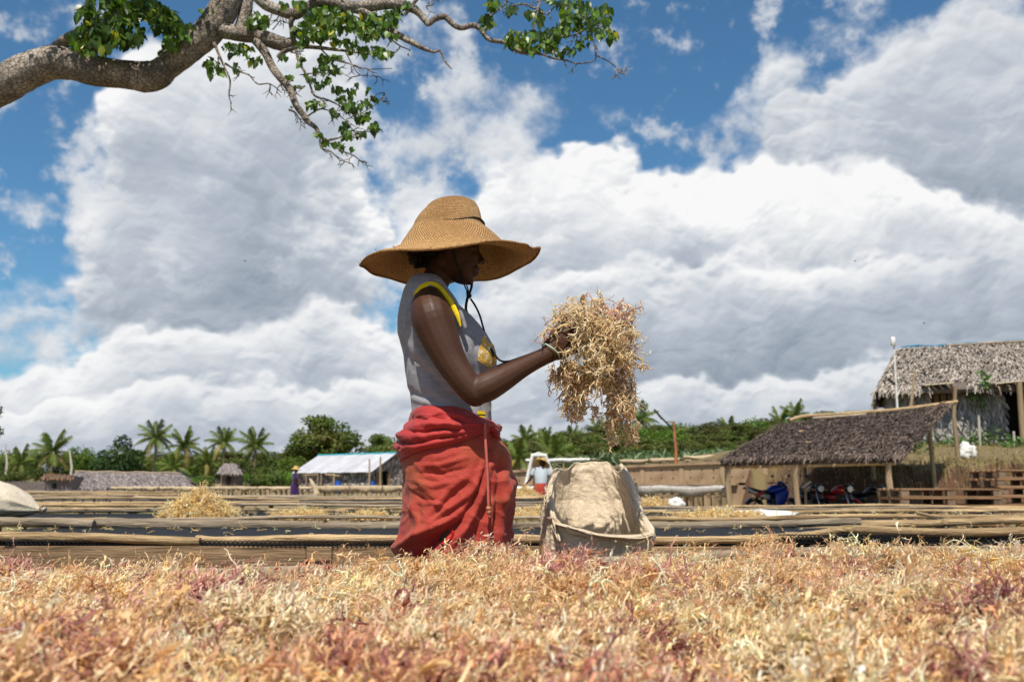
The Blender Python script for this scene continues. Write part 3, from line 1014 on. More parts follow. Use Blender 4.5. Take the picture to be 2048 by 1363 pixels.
def build_spread():
    rng = np.random.default_rng(3)
    # matted layer under the loose strands
    nx, ny = 170, 130
    xs = np.linspace(-2.35, 2.5, nx); ts = np.linspace(0, 1, ny)
    X, T_ = np.meshgrid(xs, ts)
    Yend = 2.60 + (X + 2.4) * .10
    Y = .34 + (Yend - .34) * T_
    Z = TABZ - .012 + mound(X, Y) * .62
    V = np.stack([X, Y, Z], -1).reshape(-1, 3)
    i = np.arange(nx * ny).reshape(ny, nx)
    F = np.stack([i[:-1, :-1], i[:-1, 1:], i[1:, 1:], i[1:, :-1]], -1).reshape(-1, 4)
    m_ = mat('seaweed_mat', (.38, .22, .095), (.10, .05, .026), scale=38, rough=.9, bump=1.0, bscale=90, c3=(.03, .03, .035), s3=7, t3=(.60, .68))
    o = ob('seaweed_underlayer', mesh_np('seaweed_underlayer', V, F, m_)); tag(o, kind='stuff')
    # loose tangles: every tangle is a low dome of curling strands with a colour of its own
    n = 23500
    nc = 2300
    cy = .60 + (1 - rng.random(nc * 2) ** .9) * 2.55
    cxx = (rng.random(nc * 2) * 2 - 1) * (.56 * cy + .14)
    ok = (cy < 2.62 + (cxx + 2.4) * .10 - .03) & (mound(cxx, cy) > .012)
    cxx, cy = cxx[ok][:nc], cy[ok][:nc]; nc = len(cxx)
    ccol = sea_colours(cxx, cy, rng, .15) * rng.uniform(.80, 1.12, (nc, 1))
    crad = rng.uniform(.025, .085, nc); cup = rng.uniform(.2, 1.0, nc); cspin = rng.uniform(0, 2 * np.pi, nc)
    k = rng.integers(0, nc, n)
    a = rng.uniform(0, 2 * np.pi, n); s_ = np.sqrt(rng.random(n)) * 1.25
    x = cxx[k] + np.cos(a) * s_ * crad[k]; y = cy[k] + np.sin(a) * s_ * crad[k] * .9
    dome = np.clip(1 - s_ ** 2 * .7, 0, 1) * crad[k] * .85 * cup[k]
    h = mound(x, y)
    ok = (y < 2.62 + (x + 2.4) * .10 - .012) & (h > .006) & (y > .5)
    x, y, h, a, k, dome = x[ok], y[ok], h[ok], a[ok], k[ok], dome[ok]; n = len(x)
    pos = np.stack([x, y, TABZ - .012 + h * rng.uniform(.55, 1.0, n) + dome * rng.uniform(.6, 1.05, n)], -1)
    # swirl round the tangle
    sw = a + np.pi / 2 + rng.normal(size=n) * .8
    a2 = np.where(rng.random(n) < .5, sw, cspin[k] + rng.normal(size=n) * .7)
    up = np.where(rng.random(n) < .03, rng.uniform(.3, .9, n), rng.uniform(-.25, .15, n))
    d = np.stack([np.cos(a2), np.sin(a2), up], -1)
    cols = ccol[k] * rng.uniform(.88, 1.12, (n, 1))
    odd = rng.random(n) < .12
    cols[odd] = SEA_COLS[rng.integers(0, len(SEA_COLS), odd.sum())]
    near = y < 1.25
    for nm, sel, rr_m in (('spread_seaweed', ~near, .0016), ('near_seaweed', near, .0017)):
        me = seaweed_mesh(nm, pos[sel], d[sel], .060, rr_m, cols[sel], rng, 4, 3, 8, .95, grav=.07, flatp=.10, main=2, zs=.42, rk=.84)
        tag(ob(nm, me), kind='stuff')
    # bold sprigs that stick up along the far edge
    n = 150
    px = rng.uniform(-40, 2090, n)
    s = rng.random(n)
    xx = (px - 1024) / FPX
    ye = (2.62 + 2.4 * .10) / (1 - xx * .10) - .03 - s ** 2 * .6
    x = xx * ye
    keep = (mound(x, ye) > .012) & ((px > 820) | (rng.random(len(px)) < .6))
    x, ye = x[keep], ye[keep]; n = len(x)
    pos = np.stack([x, ye, TABZ - .01 + mound(x, ye) * .85], -1)
    a = rng.uniform(0, 2 * np.pi, n)
    d = np.stack([np.cos(a) * .7, np.sin(a) * .4, rng.uniform(.2, .9, n)], -1)
    cols = sea_colours(x, ye, rng, .16) * 1.10
    me = seaweed_mesh('upright_seaweed', pos, d, .040, .0021, cols, rng, 5, 4, 7, .55, flatp=.02, sub=3)
    tag(ob('upright_seaweed', me), kind='stuff')
    # drifts of one colour: maroon, rose, amber and pale tangles that lie where the photograph shows them
    MAR = [(.34, .10, .085), (.44, .16, .12), (.52, .22, .15), (.28, .085, .09)]; ROS = [(.66, .34, .27), (.58, .27, .22), (.74, .46, .38)]; AMB = [(.70, .40, .16), (.62, .33, .12), (.76, .48, .22)]; PAL = [(.88, .70, .46), (.86, .65, .38), (.90, .76, .55)]
    DR = [(1900, 1243, .085, .030, MAR), (1285, 1236, .045, .030, MAR), (70, 1283, .085, .022, MAR), (745, 1318, .050, .028, MAR), (1118, 1133, .055, .035, ROS), (1650, 1165, .085, .030, ROS), (1880, 1140, .090, .040, ROS), (690, 1262, .090, .022, AMB), (930, 1190, .080, .030, AMB), (1180, 1185, .070, .030, AMB), (1090, 1150, .05, .03, ROS), (340, 1225, .07, .03, ROS), (25, 1150, .10, .05, ROS), (1480, 1340, .06, .02, AMB), (1250, 1290, .05, .02, PAL),
          (520, 1245, .05, .03, PAL), (380, 1290, .045, .02, PAL), (870, 1285, .06, .025, PAL), (1560, 1285, .06, .03, PAL), (1700, 1320, .05, .02, PAL), (1980, 1310, .03, .02, PAL), (1760, 1210, .06, .03, PAL), (1400, 1210, .07, .03, PAL), (150, 1220, .07, .03, PAL), (600, 1190, .06, .03, PAL), (1330, 1165, .06, .03, ROS), (2010, 1200, .06, .03, MAR), (990, 1290, .05, .025, AMB), (220, 1320, .06, .02, AMB), (1900, 1340, .05, .02, MAR), (440, 1180, .06, .03, ROS), (1560, 1120, .08, .03, PAL)]
    PX, PD, PC = [], [], []
    for px, py, rx, ry, pal in DR:
        yy = (CAMZ - TABZ - .055) * FPX / (py - 969.0); xx = (px - 1024) / FPX * yy
        m = 95; a = rng.uniform(0, 2 * np.pi, m); s = np.sqrt(rng.random(m))
        x = xx + np.cos(a) * s * rx; y = yy + np.sin(a) * s * ry * 1.6
        ok = y < 2.62 + (x + 2.4) * .10 - .01
        x, y, s = x[ok], y[ok], s[ok]; m = len(x)
        PX.append(np.stack([x, y, TABZ - .008 + mound(x, y) + .022 * (1 - s ** 2) * rng.uniform(.5, 1.1, m)], -1))
        an = rng.normal(size=m) * .7 + rng.uniform(-.5, .5) + np.pi * (rng.random(m) < .5)
        PD.append(np.stack([np.cos(an), np.sin(an) * .7, rng.uniform(-.2, .3, m)], -1))
        PC.append(np.array(pal)[rng.integers(0, len(pal), m)])
    me = seaweed_mesh('drift_seaweed', np.concatenate(PX), np.concatenate(PD), .062, .0019, np.concatenate(PC), rng, 4, 3, 8, .7, grav=.06, flatp=.25, main=3, zs=.6, rk=.82)
    tag(ob('drift_seaweed', me), kind='stuff')
    # thick fronds lying on top
    n = 1500
    y = rng.uniform(.75, 2.75, n); x = (rng.random(n) * 2 - 1) * (.54 * y + .05)
    keep = (y < 2.56 + (x + 2.4) * .10 - .06) & (mound(x, y) > .015)
    x, y = x[keep], y[keep]; n = len(x)
    pos = np.stack([x, y, TABZ + mound(x, y) * .95 + .004], -1)
    a = rng.uniform(0, 2 * np.pi, n)
    d = np.stack([np.cos(a), np.sin(a) * .8, rng.uniform(-.1, .30, n)], -1)
    cols = sea_colours(x, y, rng, .26)
    me = seaweed_mesh('broad_seaweed', pos, d, .075, .0019, cols, rng, 5, 4, 10, .80, grav=.08, flatp=.38, sub=3, zs=.6, rk=.8)
    tag(ob('broad_seaweed', me), kind='stuff')


build_spread()


def heap(name, label, cat, cx, cy, rx, ry, h, n, L, r, rng, z0, pal=None, group=None):
    """a heap of strands over a rounded core"""
    a = rng.uniform(0, 2 * np.pi, n); q = np.sqrt(rng.random(n))
    x = np.cos(a) * q * rx; y = np.sin(a) * q * ry
    prof = np.clip(1 - q, 0, 1) ** .8
    z = h * prof * (1 + .18 * rng.normal(size=n))
    pos = np.stack([x, y, np.maximum(z, .0)], -1)
    aa = rng.uniform(0, 2 * np.pi, n)
    d = np.stack([np.cos(aa), np.sin(aa), rng.uniform(-.4, .5, n)], -1)
    cols = (SEA_COLS if pal is None else np.array(pal))[rng.integers(0, len(SEA_COLS if pal is None else pal), n)]
    me = seaweed_mesh(name, pos, d, L, r, cols, rng, 4, 2, 6, .7, grav=.03)
    T = thing(name, label, cat, (cx, cy, z0), group=group)
    o = ob('strands', me, T); tag(o, kind='stuff')
    # core
    mb = MB()
    rings = []
    for k in range(7):
        t = k / 6
        rings.append([Vector((math.cos(b) * rx * (1 - t) * .9, math.sin(b) * ry * (1 - t) * .9, h * .82 * (1 - (1 - t)) ** .8 - .01)) for b in np.linspace(0, 2 * math.pi, 20, endpoint=False)])
    mb.loft(rings).obj('core', M_seacore, T, smooth=True)
    return T


M_seacore = mat('seaweed_heap_core', (.64, .44, .19), (.38, .24, .10), scale=14, rough=.9, bump=1.0, bscale=30)
YEL = [(.86, .64, .28), (.80, .56, .21), (.90, .73, .42), (.76, .52, .19), (.90, .76, .50)]


def scatter_bits(name, pts, L, r, rng, z):
    pts = np.array(pts); n = len(pts)
    a = rng.uniform(0, 2 * np.pi, n)
    d = np.stack([np.cos(a), np.sin(a) * .7, rng.uniform(0, .3, n)], -1)
    pos = np.stack([pts[:, 0], pts[:, 1], np.full(n, z)], -1)
    me = seaweed_mesh(name, pos, d, L, r, np.array(YEL)[rng.integers(0, len(YEL), n)], rng, 3, 2, 6, .7)
    tag(ob(name, me), kind='stuff')


def build_heaps():
    rng = np.random.default_rng(5)
    c = P(385, 1040, 7.95)
    zt = TABZ - .01
    heap('seaweed_heap', 'tall cone of yellow dried seaweed on the net left of the woman', 'seaweed heap', c.x, 8.1, .30, .30, .20, 900, .075, .0034, rng, zt, YEL, 'heaps of dried seaweed')
    c = P(595, 1040, 8.0)
    heap('seaweed_heap', 'low flat patch of yellow seaweed between the tall cone and the woman', 'seaweed heap', c.x, 8.1, .24, .22, .055, 330, .07, .0033, rng, zt, YEL, 'heaps of dried seaweed')
    c = P(745, 1040, 8.0)
    heap('seaweed_heap', 'small yellow seaweed patch touching the left outline of the red skirt', 'seaweed heap', c.x, 8.0, .19, .15, .045, 230, .07, .0033, rng, zt, YEL, 'heaps of dried seaweed')
    c = P(1055, 1040, 8.0)
    heap('seaweed_heap', 'pale seaweed patch in the gap between red skirt and sack', 'seaweed heap', c.x, 8.0, .26, .18, .06, 330, .07, .0033, rng, zt, YEL, 'heaps of dried seaweed')
    c = P(1450, 1036, 8.0)
    heap('seaweed_heap', 'spread of yellow seaweed in front of the white sheet', 'seaweed heap', c.x, 8.15, .34, .25, .05, 420, .07, .0033, rng, zt, YEL, 'heaps of dried seaweed')
    c = P(1047, 1000, 24)
    heap('seaweed_heap', 'small orange seaweed heap beside the crate at the stooping worker', 'seaweed heap', c.x, 20.9, .30, .3, .20, 260, .12, .006, rng, zt, YEL, 'heaps of dried seaweed')
    c = P(1290, 1000, 21)
    heap('seaweed_heap', 'seaweed heap just right of the sack under the plastic covered rack', 'seaweed heap', c.x + .15, 20.9, .32, .3, .2, 200, .12, .008, rng, zt - .2, YEL, 'heaps of dried seaweed')
    pts = [(P(px, 1053, 5.9).x, yy) for px, yy in zip(rng.uniform(-40, 2100, 80), 5.95 + rng.random(80) ** .6 * .35)]
    pts += [(P(px, 1060, 5.2).x, yy) for px, yy in zip(rng.uniform(-40, 2100, 34), rng.uniform(4.7, 6.0, 34))]
    scatter_bits('seaweed_scraps', pts, .055, .0022, rng, TABZ - .015)
    pts = [((px - 1024) / FPX * 8.5, yy) for px, yy in zip(rng.uniform(420, 1000, 90), rng.uniform(7.8, 9.3, 90))]
    pts += [((px - 1024) / FPX * 8.5, yy) for px, yy in zip(rng.uniform(1300, 2100, 150), rng.uniform(7.8, 9.3, 150))]
    scatter_bits('seaweed_scraps', pts, .07, .003, rng, TABZ - .014)


build_heaps()

# ------------------------------------------------------------------ the worker in the straw hat
WY = 3.15


def q(px, py, dy=0.0):
    return P(px, py, WY + dy)


def rr_(px, dy=0.0):
    return pxm(px, WY + dy)


def remeshed(name, mb, voxel, smooth_it=6, mat_=None, parent=None):
    """one continuous skin over overlapping volumes"""
    tmp = mb.obj(name + '_tmp', None)
    md = tmp.modifiers.new('r', 'REMESH'); md.mode = 'VOXEL'; md.voxel_size = voxel; md.use_smooth_shade = True
    if smooth_it:
        s = tmp.modifiers.new('s', 'SMOOTH'); s.factor = .5; s.iterations = smooth_it
    dg = bpy.context.evaluated_depsgraph_get(); dg.update()
    me = bpy.data.meshes.new_from_object(tmp.evaluated_get(dg))
    me.name = name
    old = tmp.data
    bpy.data.objects.remove(tmp); bpy.data.meshes.remove(old)
    me.polygons.foreach_set('use_smooth', np.full(len(me.polygons), True))
    me.materials.clear()
    if mat_: me.materials.append(mat_)
    return ob(name, me, parent) if parent is not False else me


def limb(mb, pts, rad, n=14, sub=4):
    A = catmull([tuple(p) + (r,) for p, r in zip(pts, rad)], sub)
    mb.tube([Vector(a[:3]) for a in A], [a[3] for a in A], n)
    for p, r in ((pts[0], rad[0]), (pts[-1], rad[-1])):
        mb.ell(p, (r, r, r), 12, 8)


def finger(mb, root, d, bend_axis, lens, rads, bends):
    """three phalanges that curl about bend_axis"""
    p = Vector(root); d = Vector(d).normalized(); ax = Vector(bend_axis).normalized()
    pts, rad = [p.copy()], [rads[0]]
    for L, b, r in zip(lens, bends, rads[1:]):
        d = Matrix.Rotation(b, 3, ax) @ d
        p = p + d * L
        pts.append(p.copy()); rad.append(r)
    limb(mb, pts, rad, 8, 3)


def hand(mb, wrist, towards, palm_n, size=1.0, curl=(.25, .55, .5), thumb_side=1):
    """palm, four unequal fingers, a thumb leaving the side of the palm"""
    w = Vector(wrist); f = Vector(towards).normalized(); n = Vector(palm_n)
    n = (n - f * n.dot(f)).normalized()
    s = f.cross(n).normalized() * thumb_side          # towards the thumb
    c = w + f * .048 * size
    rot = Matrix((f, s, n)).transposed()
    mb.ell(c, (.054 * size, .040 * size, .017 * size), 14, 10, rot)
    mb.ell(w + f * .012 * size, (.032 * size, .029 * size, .022 * size), 12, 8, rot)
    mb.ell(w + f * .035 * size + s * .026 * size + n * .006, (.03 * size, .017 * size, .016 * size), 10, 8, rot)
    ax = s.copy() if False else n.cross(f)             # curl towards the palm normal
    for off, L, b0 in ((.029, .92, .0), (.010, 1.0, .05), (-.010, .95, .1), (-.028, .76, .16)):
        root = w + f * (.088 - abs(off) * .25) * size + s * off * size
        dd = (f + s * off * 3.0)
        finger(mb, root, dd, f.cross(n) * 1.0, [.042 * L * size, .027 * L * size, .021 * L * size], [.0092 * size, .0088 * size, .0078 * size, .0066 * size],
               [-(curl[0] + b0) * -1 if False else (curl[0] + b0) * -1, -(curl[1] + b0), -(curl[2] + b0)])
    finger(mb, w + f * .032 * size + s * .030 * size + n * .008, f * .95 + s * .38 + n * .45, f.cross(n), [.036 * size, .030 * size, .022 * size],
           [.0115 * size, .0105 * size, .0098 * size, .0078 * size], [-.1, -.35, -.3])


SHIRT_RINGS = [  # py, back px, front px, half width in depth (m)
    (556, 829, 876, .060), (563, 826, 884, .100), (573, 820, 890, .142), (585, 813, 896, .160), (600, 808, 903, .168), (617, 804, 920, .168), (634, 801, 941, .166), (652, 799, 958, .163), (669, 799, 972, .160), (693, 805, 985, .156),
    (716, 810, 990, .150), (732, 813, 988, .146), (751, 816, 981, .140), (775, 820, 977, .135), (798, 827, 976, .132), (815, 829, 976, .134), (828, 829, 977, .137), (842, 829, 978, .140)]


def ring_at(table, py):
    A = np.array(table, float)
    return [np.interp(py, A[:, 0], A[:, k]) for k in range(1, A.shape[1])]


def shell(table, pys, nth, off=0.0, disp=None, power=2.25):
    """stack of superellipse rings placed by their photographed outline"""
    rings = []
    for py in pys:
        b, f, hw = ring_at(table, py)
        cx, hx = (b + f) / 2, rr_((f - b) / 2) + off
        c = q(cx, py)
        ring = []
        for j in range(nth):
            a = 2 * math.pi * j / nth
            ca, sa = math.cos(a), math.sin(a)
            x = math.copysign(abs(ca) ** (2 / power), ca) * hx
            y = math.copysign(abs(sa) ** (2 / power), sa) * (hw + off)
            ring.append([c.x + x, c.y + y, c.z])
        rings.append(ring)
    A = np.array(rings)
    if disp is not None:
        nrm = A - A.mean(1, keepdims=True); nrm[..., 2] = 0; nrm = unit(nrm)
        A = A + nrm * disp(A)[..., None]
    return A


def seg_dist(px, py, poly):
    """distance of pixels to a polyline"""
    best = np.full(px.shape, 1e9)
    for (x0, y0), (x1, y1) in zip(poly[:-1], poly[1:]):
        dx, dy = x1 - x0, y1 - y0
        t = np.clip(((px - x0) * dx + (py - y0) * dy) / (dx * dx + dy * dy), 0, 1)
        taper = 1
        best = np.minimum(best, np.hypot(px - x0 - t * dx, py - y0 - t * dy))
    return best


def fold_field(A, folds, near_only=True):
    """creases of the cloth on the side seen in the photograph: (polyline, amplitude in m, half width in px)"""
    u, v = proj(A)
    out = np.zeros(u.shape)
    near = A[..., 1] < A[..., 1].mean() + .06
    for poly, amp, w in folds:
        # fade the crease out at its ends
        d = seg_dist(u, v, poly)
        (x0, y0), (x1, y1) = poly[0], poly[-1]
        L = math.hypot(x1 - x0, y1 - y0)
        t = ((u - x0) * (x1 - x0) + (v - y0) * (y1 - y0)) / (L * L)
        fade = sstep(t, -.05, .25) * (1 - sstep(t, .75, 1.05)) * .7 + .3
        out = out + amp * np.exp(-(d / w) ** 2) * fade * near
    return out


def uvsphere_uv(me, nth, nrow, su, sv):
    uv = me.uv_layers.new(name='UVMap')
    vi = np.empty(len(me.loops), np.int32); me.loops.foreach_get('vertex_index', vi)
    r = vi // nth; c = vi % nth
    # keep the seam continuous
    out = np.stack([c / nth * su, r / (nrow - 1) * sv], -1).astype(np.float32)
    ls = np.empty(len(me.polygons), np.int32); me.polygons.foreach_get('loop_start', ls)
    q4 = out.reshape(-1, 4, 2)
    wrap = (q4[:, :, 0].max(1) - q4[:, :, 0].min(1)) > su / 2
    z = q4[wrap]; z[:, :, 0] = np.where(z[:, :, 0] < su / 2, z[:, :, 0] + su, z[:, :, 0]); q4[wrap] = z
    uv.data.foreach_set('uv', q4.ravel())


def straw_mat(name, c_lo, c_hi, nu=1.0, nv=1.0):
    m = bpy.data.materials.new(name); m.use_nodes = True
    t = m.node_tree; t.nodes.clear(); N = NT(t)
    tc = N.node('ShaderNodeTexCoord'); sp = N.node('ShaderNodeSeparateXYZ'); N.link(tc.outputs['UV'], sp.inputs[0])
    nz = N.noise(tc.outputs['Object'], 16, 4, .6)
    u = N.m('ADD', N.m('MULTIPLY', sp.outputs[0], nu), N.m('MULTIPLY', nz, .6)); v = N.m('ADD', N.m('MULTIPLY', sp.outputs[1], nv), N.m('MULTIPLY', nz, .5))
    row = N.m('FLOOR', v)
    su = N.m('SINE', N.m('MULTIPLY', N.m('ADD', u, N.m('MULTIPLY', row, .5)), 6.2832))
    fv = N.m('ABSOLUTE', N.m('SINE', N.m('MULTIPLY', v, 3.14159)))
    h = N.m('MULTIPLY', N.m('ADD', N.m('MULTIPLY', su, .5), .5), N.m('POWER', fv, .6))
    big = N.noise(tc.outputs['Object'], 5, 5, .6)
    fine = N.noise(tc.outputs['Object'], 90, 3, .6)
    f = N.m('ADD', N.m('MULTIPLY', h, .75), N.m('ADD', N.m('MULTIPLY', N.m('SUBTRACT', big, .5), .9), N.m('MULTIPLY', N.m('SUBTRACT', fine, .5), .7)))
    col = N.mix(N.step(f, .02, .70, False), c_lo, c_hi)
    bs = N.node('ShaderNodeBsdfPrincipled'); N.put(bs.inputs['Base Color'], col); bs.inputs['Roughness'].default_value = .62; bs.inputs['Specular IOR Level'].default_value = .3
    bp = N.node('ShaderNodeBump'); bp.inputs['Strength'].default_value = .9; bp.inputs['Distance'].default_value = .006
    N.put(bp.inputs['Height'], N.m('ADD', h, N.m('MULTIPLY', fine, .6))); N.link(bp.outputs[0], bs.inputs['Normal'])
    tr = N.node('ShaderNodeBsdfTranslucent'); N.put(tr.inputs[0], col)
    mx = N.node('ShaderNodeMixShader'); mx.inputs[0].default_value = .0
    N.link(bs.outputs[0], mx.inputs[1]); N.link(tr.outputs[0], mx.inputs[2])
    o = N.node('ShaderNodeOutputMaterial'); N.link(mx.outputs[0], o.inputs[0])
    return m


def cloth_mat(name, c1, c2, c3=None, scale=7, weave=900, rough=.85, sheen=.2, s3=2.0, t3=(.5, .7), trans=.0, bump=.25):
    return mat(name, c1, c2, scale=scale, rough=rough, bump=bump, bscale=weave * .25, spec=.15, sheen=sheen, c3=c3, s3=s3, t3=t3, trans=trans)


M_shirt = mat('grey_jersey', (.30, .293, .315), (.215, .21, .23), scale=55, rough=.95, bump=.12, bscale=200, stretch=(.25, 1, 1.6), spec=.08, sheen=.15, lo=.3, hi=.7)
M_red = cloth_mat('red_cotton', (.42, .054, .036), (.32, .034, .028), (.38, .092, .042), 3.2, 600, .62, .10, 2.6, (.50, .62), trans=.12)
M_redwrap = cloth_mat('red_wrap', (.46, .045, .038), (.36, .034, .034), None, 5, 600, .50, .12, trans=.10)
M_yellow = mat('yellow_trim', (.80, .58, .015), (.70, .50, .01), scale=20, rough=.8, bump=.1, spec=.15)
M_print = mat('yellow_print', (.72, .46, .10), (.50, .28, .05), scale=60, rough=.8, c3=(.75, .72, .62), s3=50, t3=(.55, .62))
M_ribbon = mat('black_ribbon', (.012, .011, .012), (.03, .026, .022), scale=30, rough=.7, spec=.2)
M_hair = mat('black_hair', (.008, .006, .005), (.02, .015, .012), scale=60, rough=.75, bump=.8, bscale=120)
M_string = mat('green_string', (.45, .62, .48), rough=.7)
M_straw = straw_mat('woven_straw', (.29, .135, .042), (.79, .49, .205), .8, .8)


def build_woman():
    base = q(905, 969); base.z = 0
    W = thing('person', 'woman in wide straw hat, grey sleeveless top and red wrap skirt holding seaweed', 'person', (0, 0, 0))
    W.location = (base.x, WY, 0)
    off = Matrix.Translation((-base.x, -WY, 0))

    def put(o):
        o.parent = W
        o.data.transform(off)
        return o

    # ---- body
    mb = MB()
    A = shell(SHIRT_RINGS, [563, 575, 590, 610, 640, 670, 700, 730, 760, 790, 820, 842], 24, -.012)
    hips = []
    for py, b, f, hw in ((870, 822, 985, .150), (910, 822, 990, .155), (950, 832, 985, .150)):
        c = q((b + f) / 2, py)
        hips.append([[c.x + math.cos(t) * rr_((f - b) / 2), c.y + math.sin(t) * hw, c.z] for t in np.linspace(0, 2 * math.pi, 24, endpoint=False)])
    mb.loft([[Vector(p) for p in r] for r in list(A)[::1]] + [[Vector(p) for p in r] for r in hips], True, True, True)
    # neck and head, looking down towards the hands
    limb(mb, [q(856, 598), q(866, 572), q(884, 535)], [.058, .047, .046])
    mb.ell(q(898, 494), (.098, .076, .112), 24, 18, Matrix.Rotation(.12, 3, 'Y'))
    mb.ell(q(922, 532), (.048, .054, .058), 16, 12)
    mb.ell(q(928, 553), (.034, .040, .026), 14, 10)
    mb.ell(q(939, 562), (.015, .020, .013), 12, 8)
    mb.ell(q(946, 515), (.020, .045, .034), 12, 10)           # cheeks and muzzle
    mb.ell(q(948, 541), (.018, .030, .020), 12, 10)
    mb.ell(q(953, 536), (.0115, .022, .0065), 12, 8)          # lips
    mb.ell(q(951, 546), (.0115, .020, .0075), 12, 8)
    limb(mb, [q(953, 497), q(958, 510), q(964, 522)], [.0075, .0085, .0115], 10, 3)   # nose
    for s in (-1, 1):
        mb.ell(q(960, 524, s * .013), (.008, .008, .007), 8, 6)
        mb.ell(q(944, 497, s * .032), (.016, .022, .006), 10, 8)     # brow
        mb.ell(q(884, 519, s * .077), (.016, .006, .027), 10, 8)     # ear
        mb.ell(q(946, 507, s * .030), (.0115, .0125, .0105), 10, 8)  # eyelid
    # arms
    limb(mb, [q(858, 606, -.150), q(864, 632, -.186), q(877, 668, -.200), q(902, 722, -.215), q(934, 768, -.228), q(951, 786, -.230)],
         [.054, .0655, .0595, .0480, .0410, .0400])
    limb(mb, [q(949, 783, -.230), q(972, 774, -.225), q(1001, 759, -.212), q(1047, 733, -.180), q(1096, 708, -.140)], [.0395, .0450, .0405, .0305, .0252])
    limb(mb, [q(868, 606, .150), q(880, 650, .190), q(905, 715, .20), q(950, 780, .19)], [.054, .060, .050, .040])
    limb(mb, [q(950, 780, .19), q(1000, 752, .16), q(1060, 725, .11), q(1118, 700, .06)], [.039, .039, .031, .026])
    # hands: each cups the seaweed from its side
    hand(mb, q(1098, 706, -.138), q(1172, 660, -.07) - q(1098, 706, -.138), Vector((.10, .95, .30)), 1.06, (.15, .40, .40), thumb_side=1)
    hand(mb, q(1120, 699, .058), q(1190, 668, .03) - q(1120, 699, .058), Vector((.15, -.8, .55)), 1.0, (.15, .40, .40), thumb_side=-1)
    # legs and feet under the skirt
    for s in (-1, 1):
        hip = q(905, 940, s * .085); hip2 = Vector((hip.x, hip.y, hip.z))
        kn = Vector((hip.x + .03 + .02 * s, hip.y, .45)); an = Vector((hip.x - .01 + .05 * s, hip.y, .085))
        limb(mb, [hip2, kn.lerp(hip2, .5), kn, kn.lerp(an, .4), an], [.085, .076, .054, .054, .034])
        ft = Vector((an.x + .07, an.y, .035))
        mb.ell(ft, (.115, .042, .032), 16, 10); mb.ell(an + Vector((-.015, 0, -.05)), (.04, .034, .035), 12, 8)
        for k in range(5):
            mb.ell((ft.x + .105 - .011 * k, ft.y - s * (.030 - .016 * k), .02), (.020, .0095, .012), 8, 6)
    body = remeshed('body', mb, .0036, 5, M_skin, None); put(body)
    me = body.data

    # ---- hair
    mb = MB()
    mb.ell(q(880, 488), (.094, .086, .088), 22, 16); mb.ell(q(848, 512), (.040, .070, .036), 14, 10); mb.ell(q(835, 518, -.03), (.030, .035, .022), 12, 8); mb.ell(q(828, 508, -.045), (.022, .024, .018), 10, 8)
    rg = random.Random(4)
    for _ in range(90):
        a = q(rg.uniform(822, 862), rg.uniform(500, 532), rg.uniform(-.08, .06))
        mb.ell(a, (rg.uniform(.005, .012),) * 3, 6, 4)
    put(mb.obj('hair', M_hair, None, smooth=True))

    # ---- sleeveless top
    folds = [([(803, 640), (812, 690), (828, 740)], -.007, 5), ([(822, 690), (870, 735), (920, 790)], .006, 9), ([(835, 720), (890, 775), (945, 815)], -.006, 7), ([(840, 760), (890, 800), (950, 825)], .006, 7),
             ([(828, 795), (880, 812), (950, 835)], .008, 6), ([(822, 780), (850, 800)], -.006, 5), ([(960, 660), (948, 700), (958, 750)], -.006, 5), ([(985, 735), (970, 780), (968, 820)], .006, 5), ([(962, 790), (966, 830)], -.008, 4), ([(974, 790), (974, 830)], .006, 4),
             ([(905, 620), (935, 680), (945, 730)], .006, 6), ([(815, 600), (812, 660)], .006, 5), ([(827, 640), (835, 690), (850, 720)], .006, 4)]

    def sdisp(A):
        f = fold_field(A, folds)
        x, y, z = A[..., 0].astype(np.float32), A[..., 1].astype(np.float32), A[..., 2].astype(np.float32)
        return f + .0045 * perlin(x * 9 + z * 6, y * 9, z * 7) + .0025 * perlin(x * 25, y * 25 + z * 15, z * 18)
    pys = np.linspace(556, 842, 110)
    A = shell(SHIRT_RINGS, pys, 160, .004, sdisp)
    me = MB().loft([[tuple(p) for p in r] for r in A]).mesh('shirt', M_shirt, 'all')
    o = put(ob('shirt', me)); sd = o.modifiers.new('thickness', 'SOLIDIFY'); sd.thickness = .003; sd.offset = -1
    shirt_rows = A

    def surf(px, py, off=.002):
        """point of the near side of the top at a photographed pixel"""
        U, Vv = proj(A)
        d = (U - px) ** 2 + (Vv - py) ** 2 + (A[..., 1] > WY + .02) * 1e6
        k = np.unravel_index(np.argmin(d), d.shape)
        p = Vector(A[k]); c = Vector(A[k[0]].mean(0)); n = (p - c); n.z = 0
        return p + n.normalized() * off

    # yellow lining turned out along the armhole, and its pale edge
    arm = [(829, 622, -.150), (831, 602, -.168), (838, 586, -.176), (850, 573, -.172), (864, 567, -.160), (878, 573, -.166), (891, 588, -.184), (903, 606, -.200), (914, 629, -.208), (921, 652, -.205)]
    wid = [3, 7, 9, 8, 5, 4.5, 4.5, 5, 4.5, 2]
    C = catmull([(*q(*a), rr_(w)) for a, w in zip(arm, wid)], 6)
    mb = MB(); ringsI = []
    n = len(C)
    for i, c in enumerate(C):
        p = Vector(c[:3]); t = Vector(C[min(i + 1, n - 1)][:3]) - Vector(C[max(i - 1, 0)][:3]); t.normalize()
        cen = q(868, 640, -.19); rad = (p - cen); rad = (rad - t * rad.dot(t)).normalized(); nn = t.cross(rad)
        ringsI.append([p + rad * math.cos(a) * c[3] + nn * math.sin(a) * .0032 for a in np.linspace(0, 2 * math.pi, 8, endpoint=False)])
    mb.loft(ringsI, True, True, True); put(mb.obj('armhole_trim', M_yellow, None, smooth=True))
    mb = MB(); ringsI = []
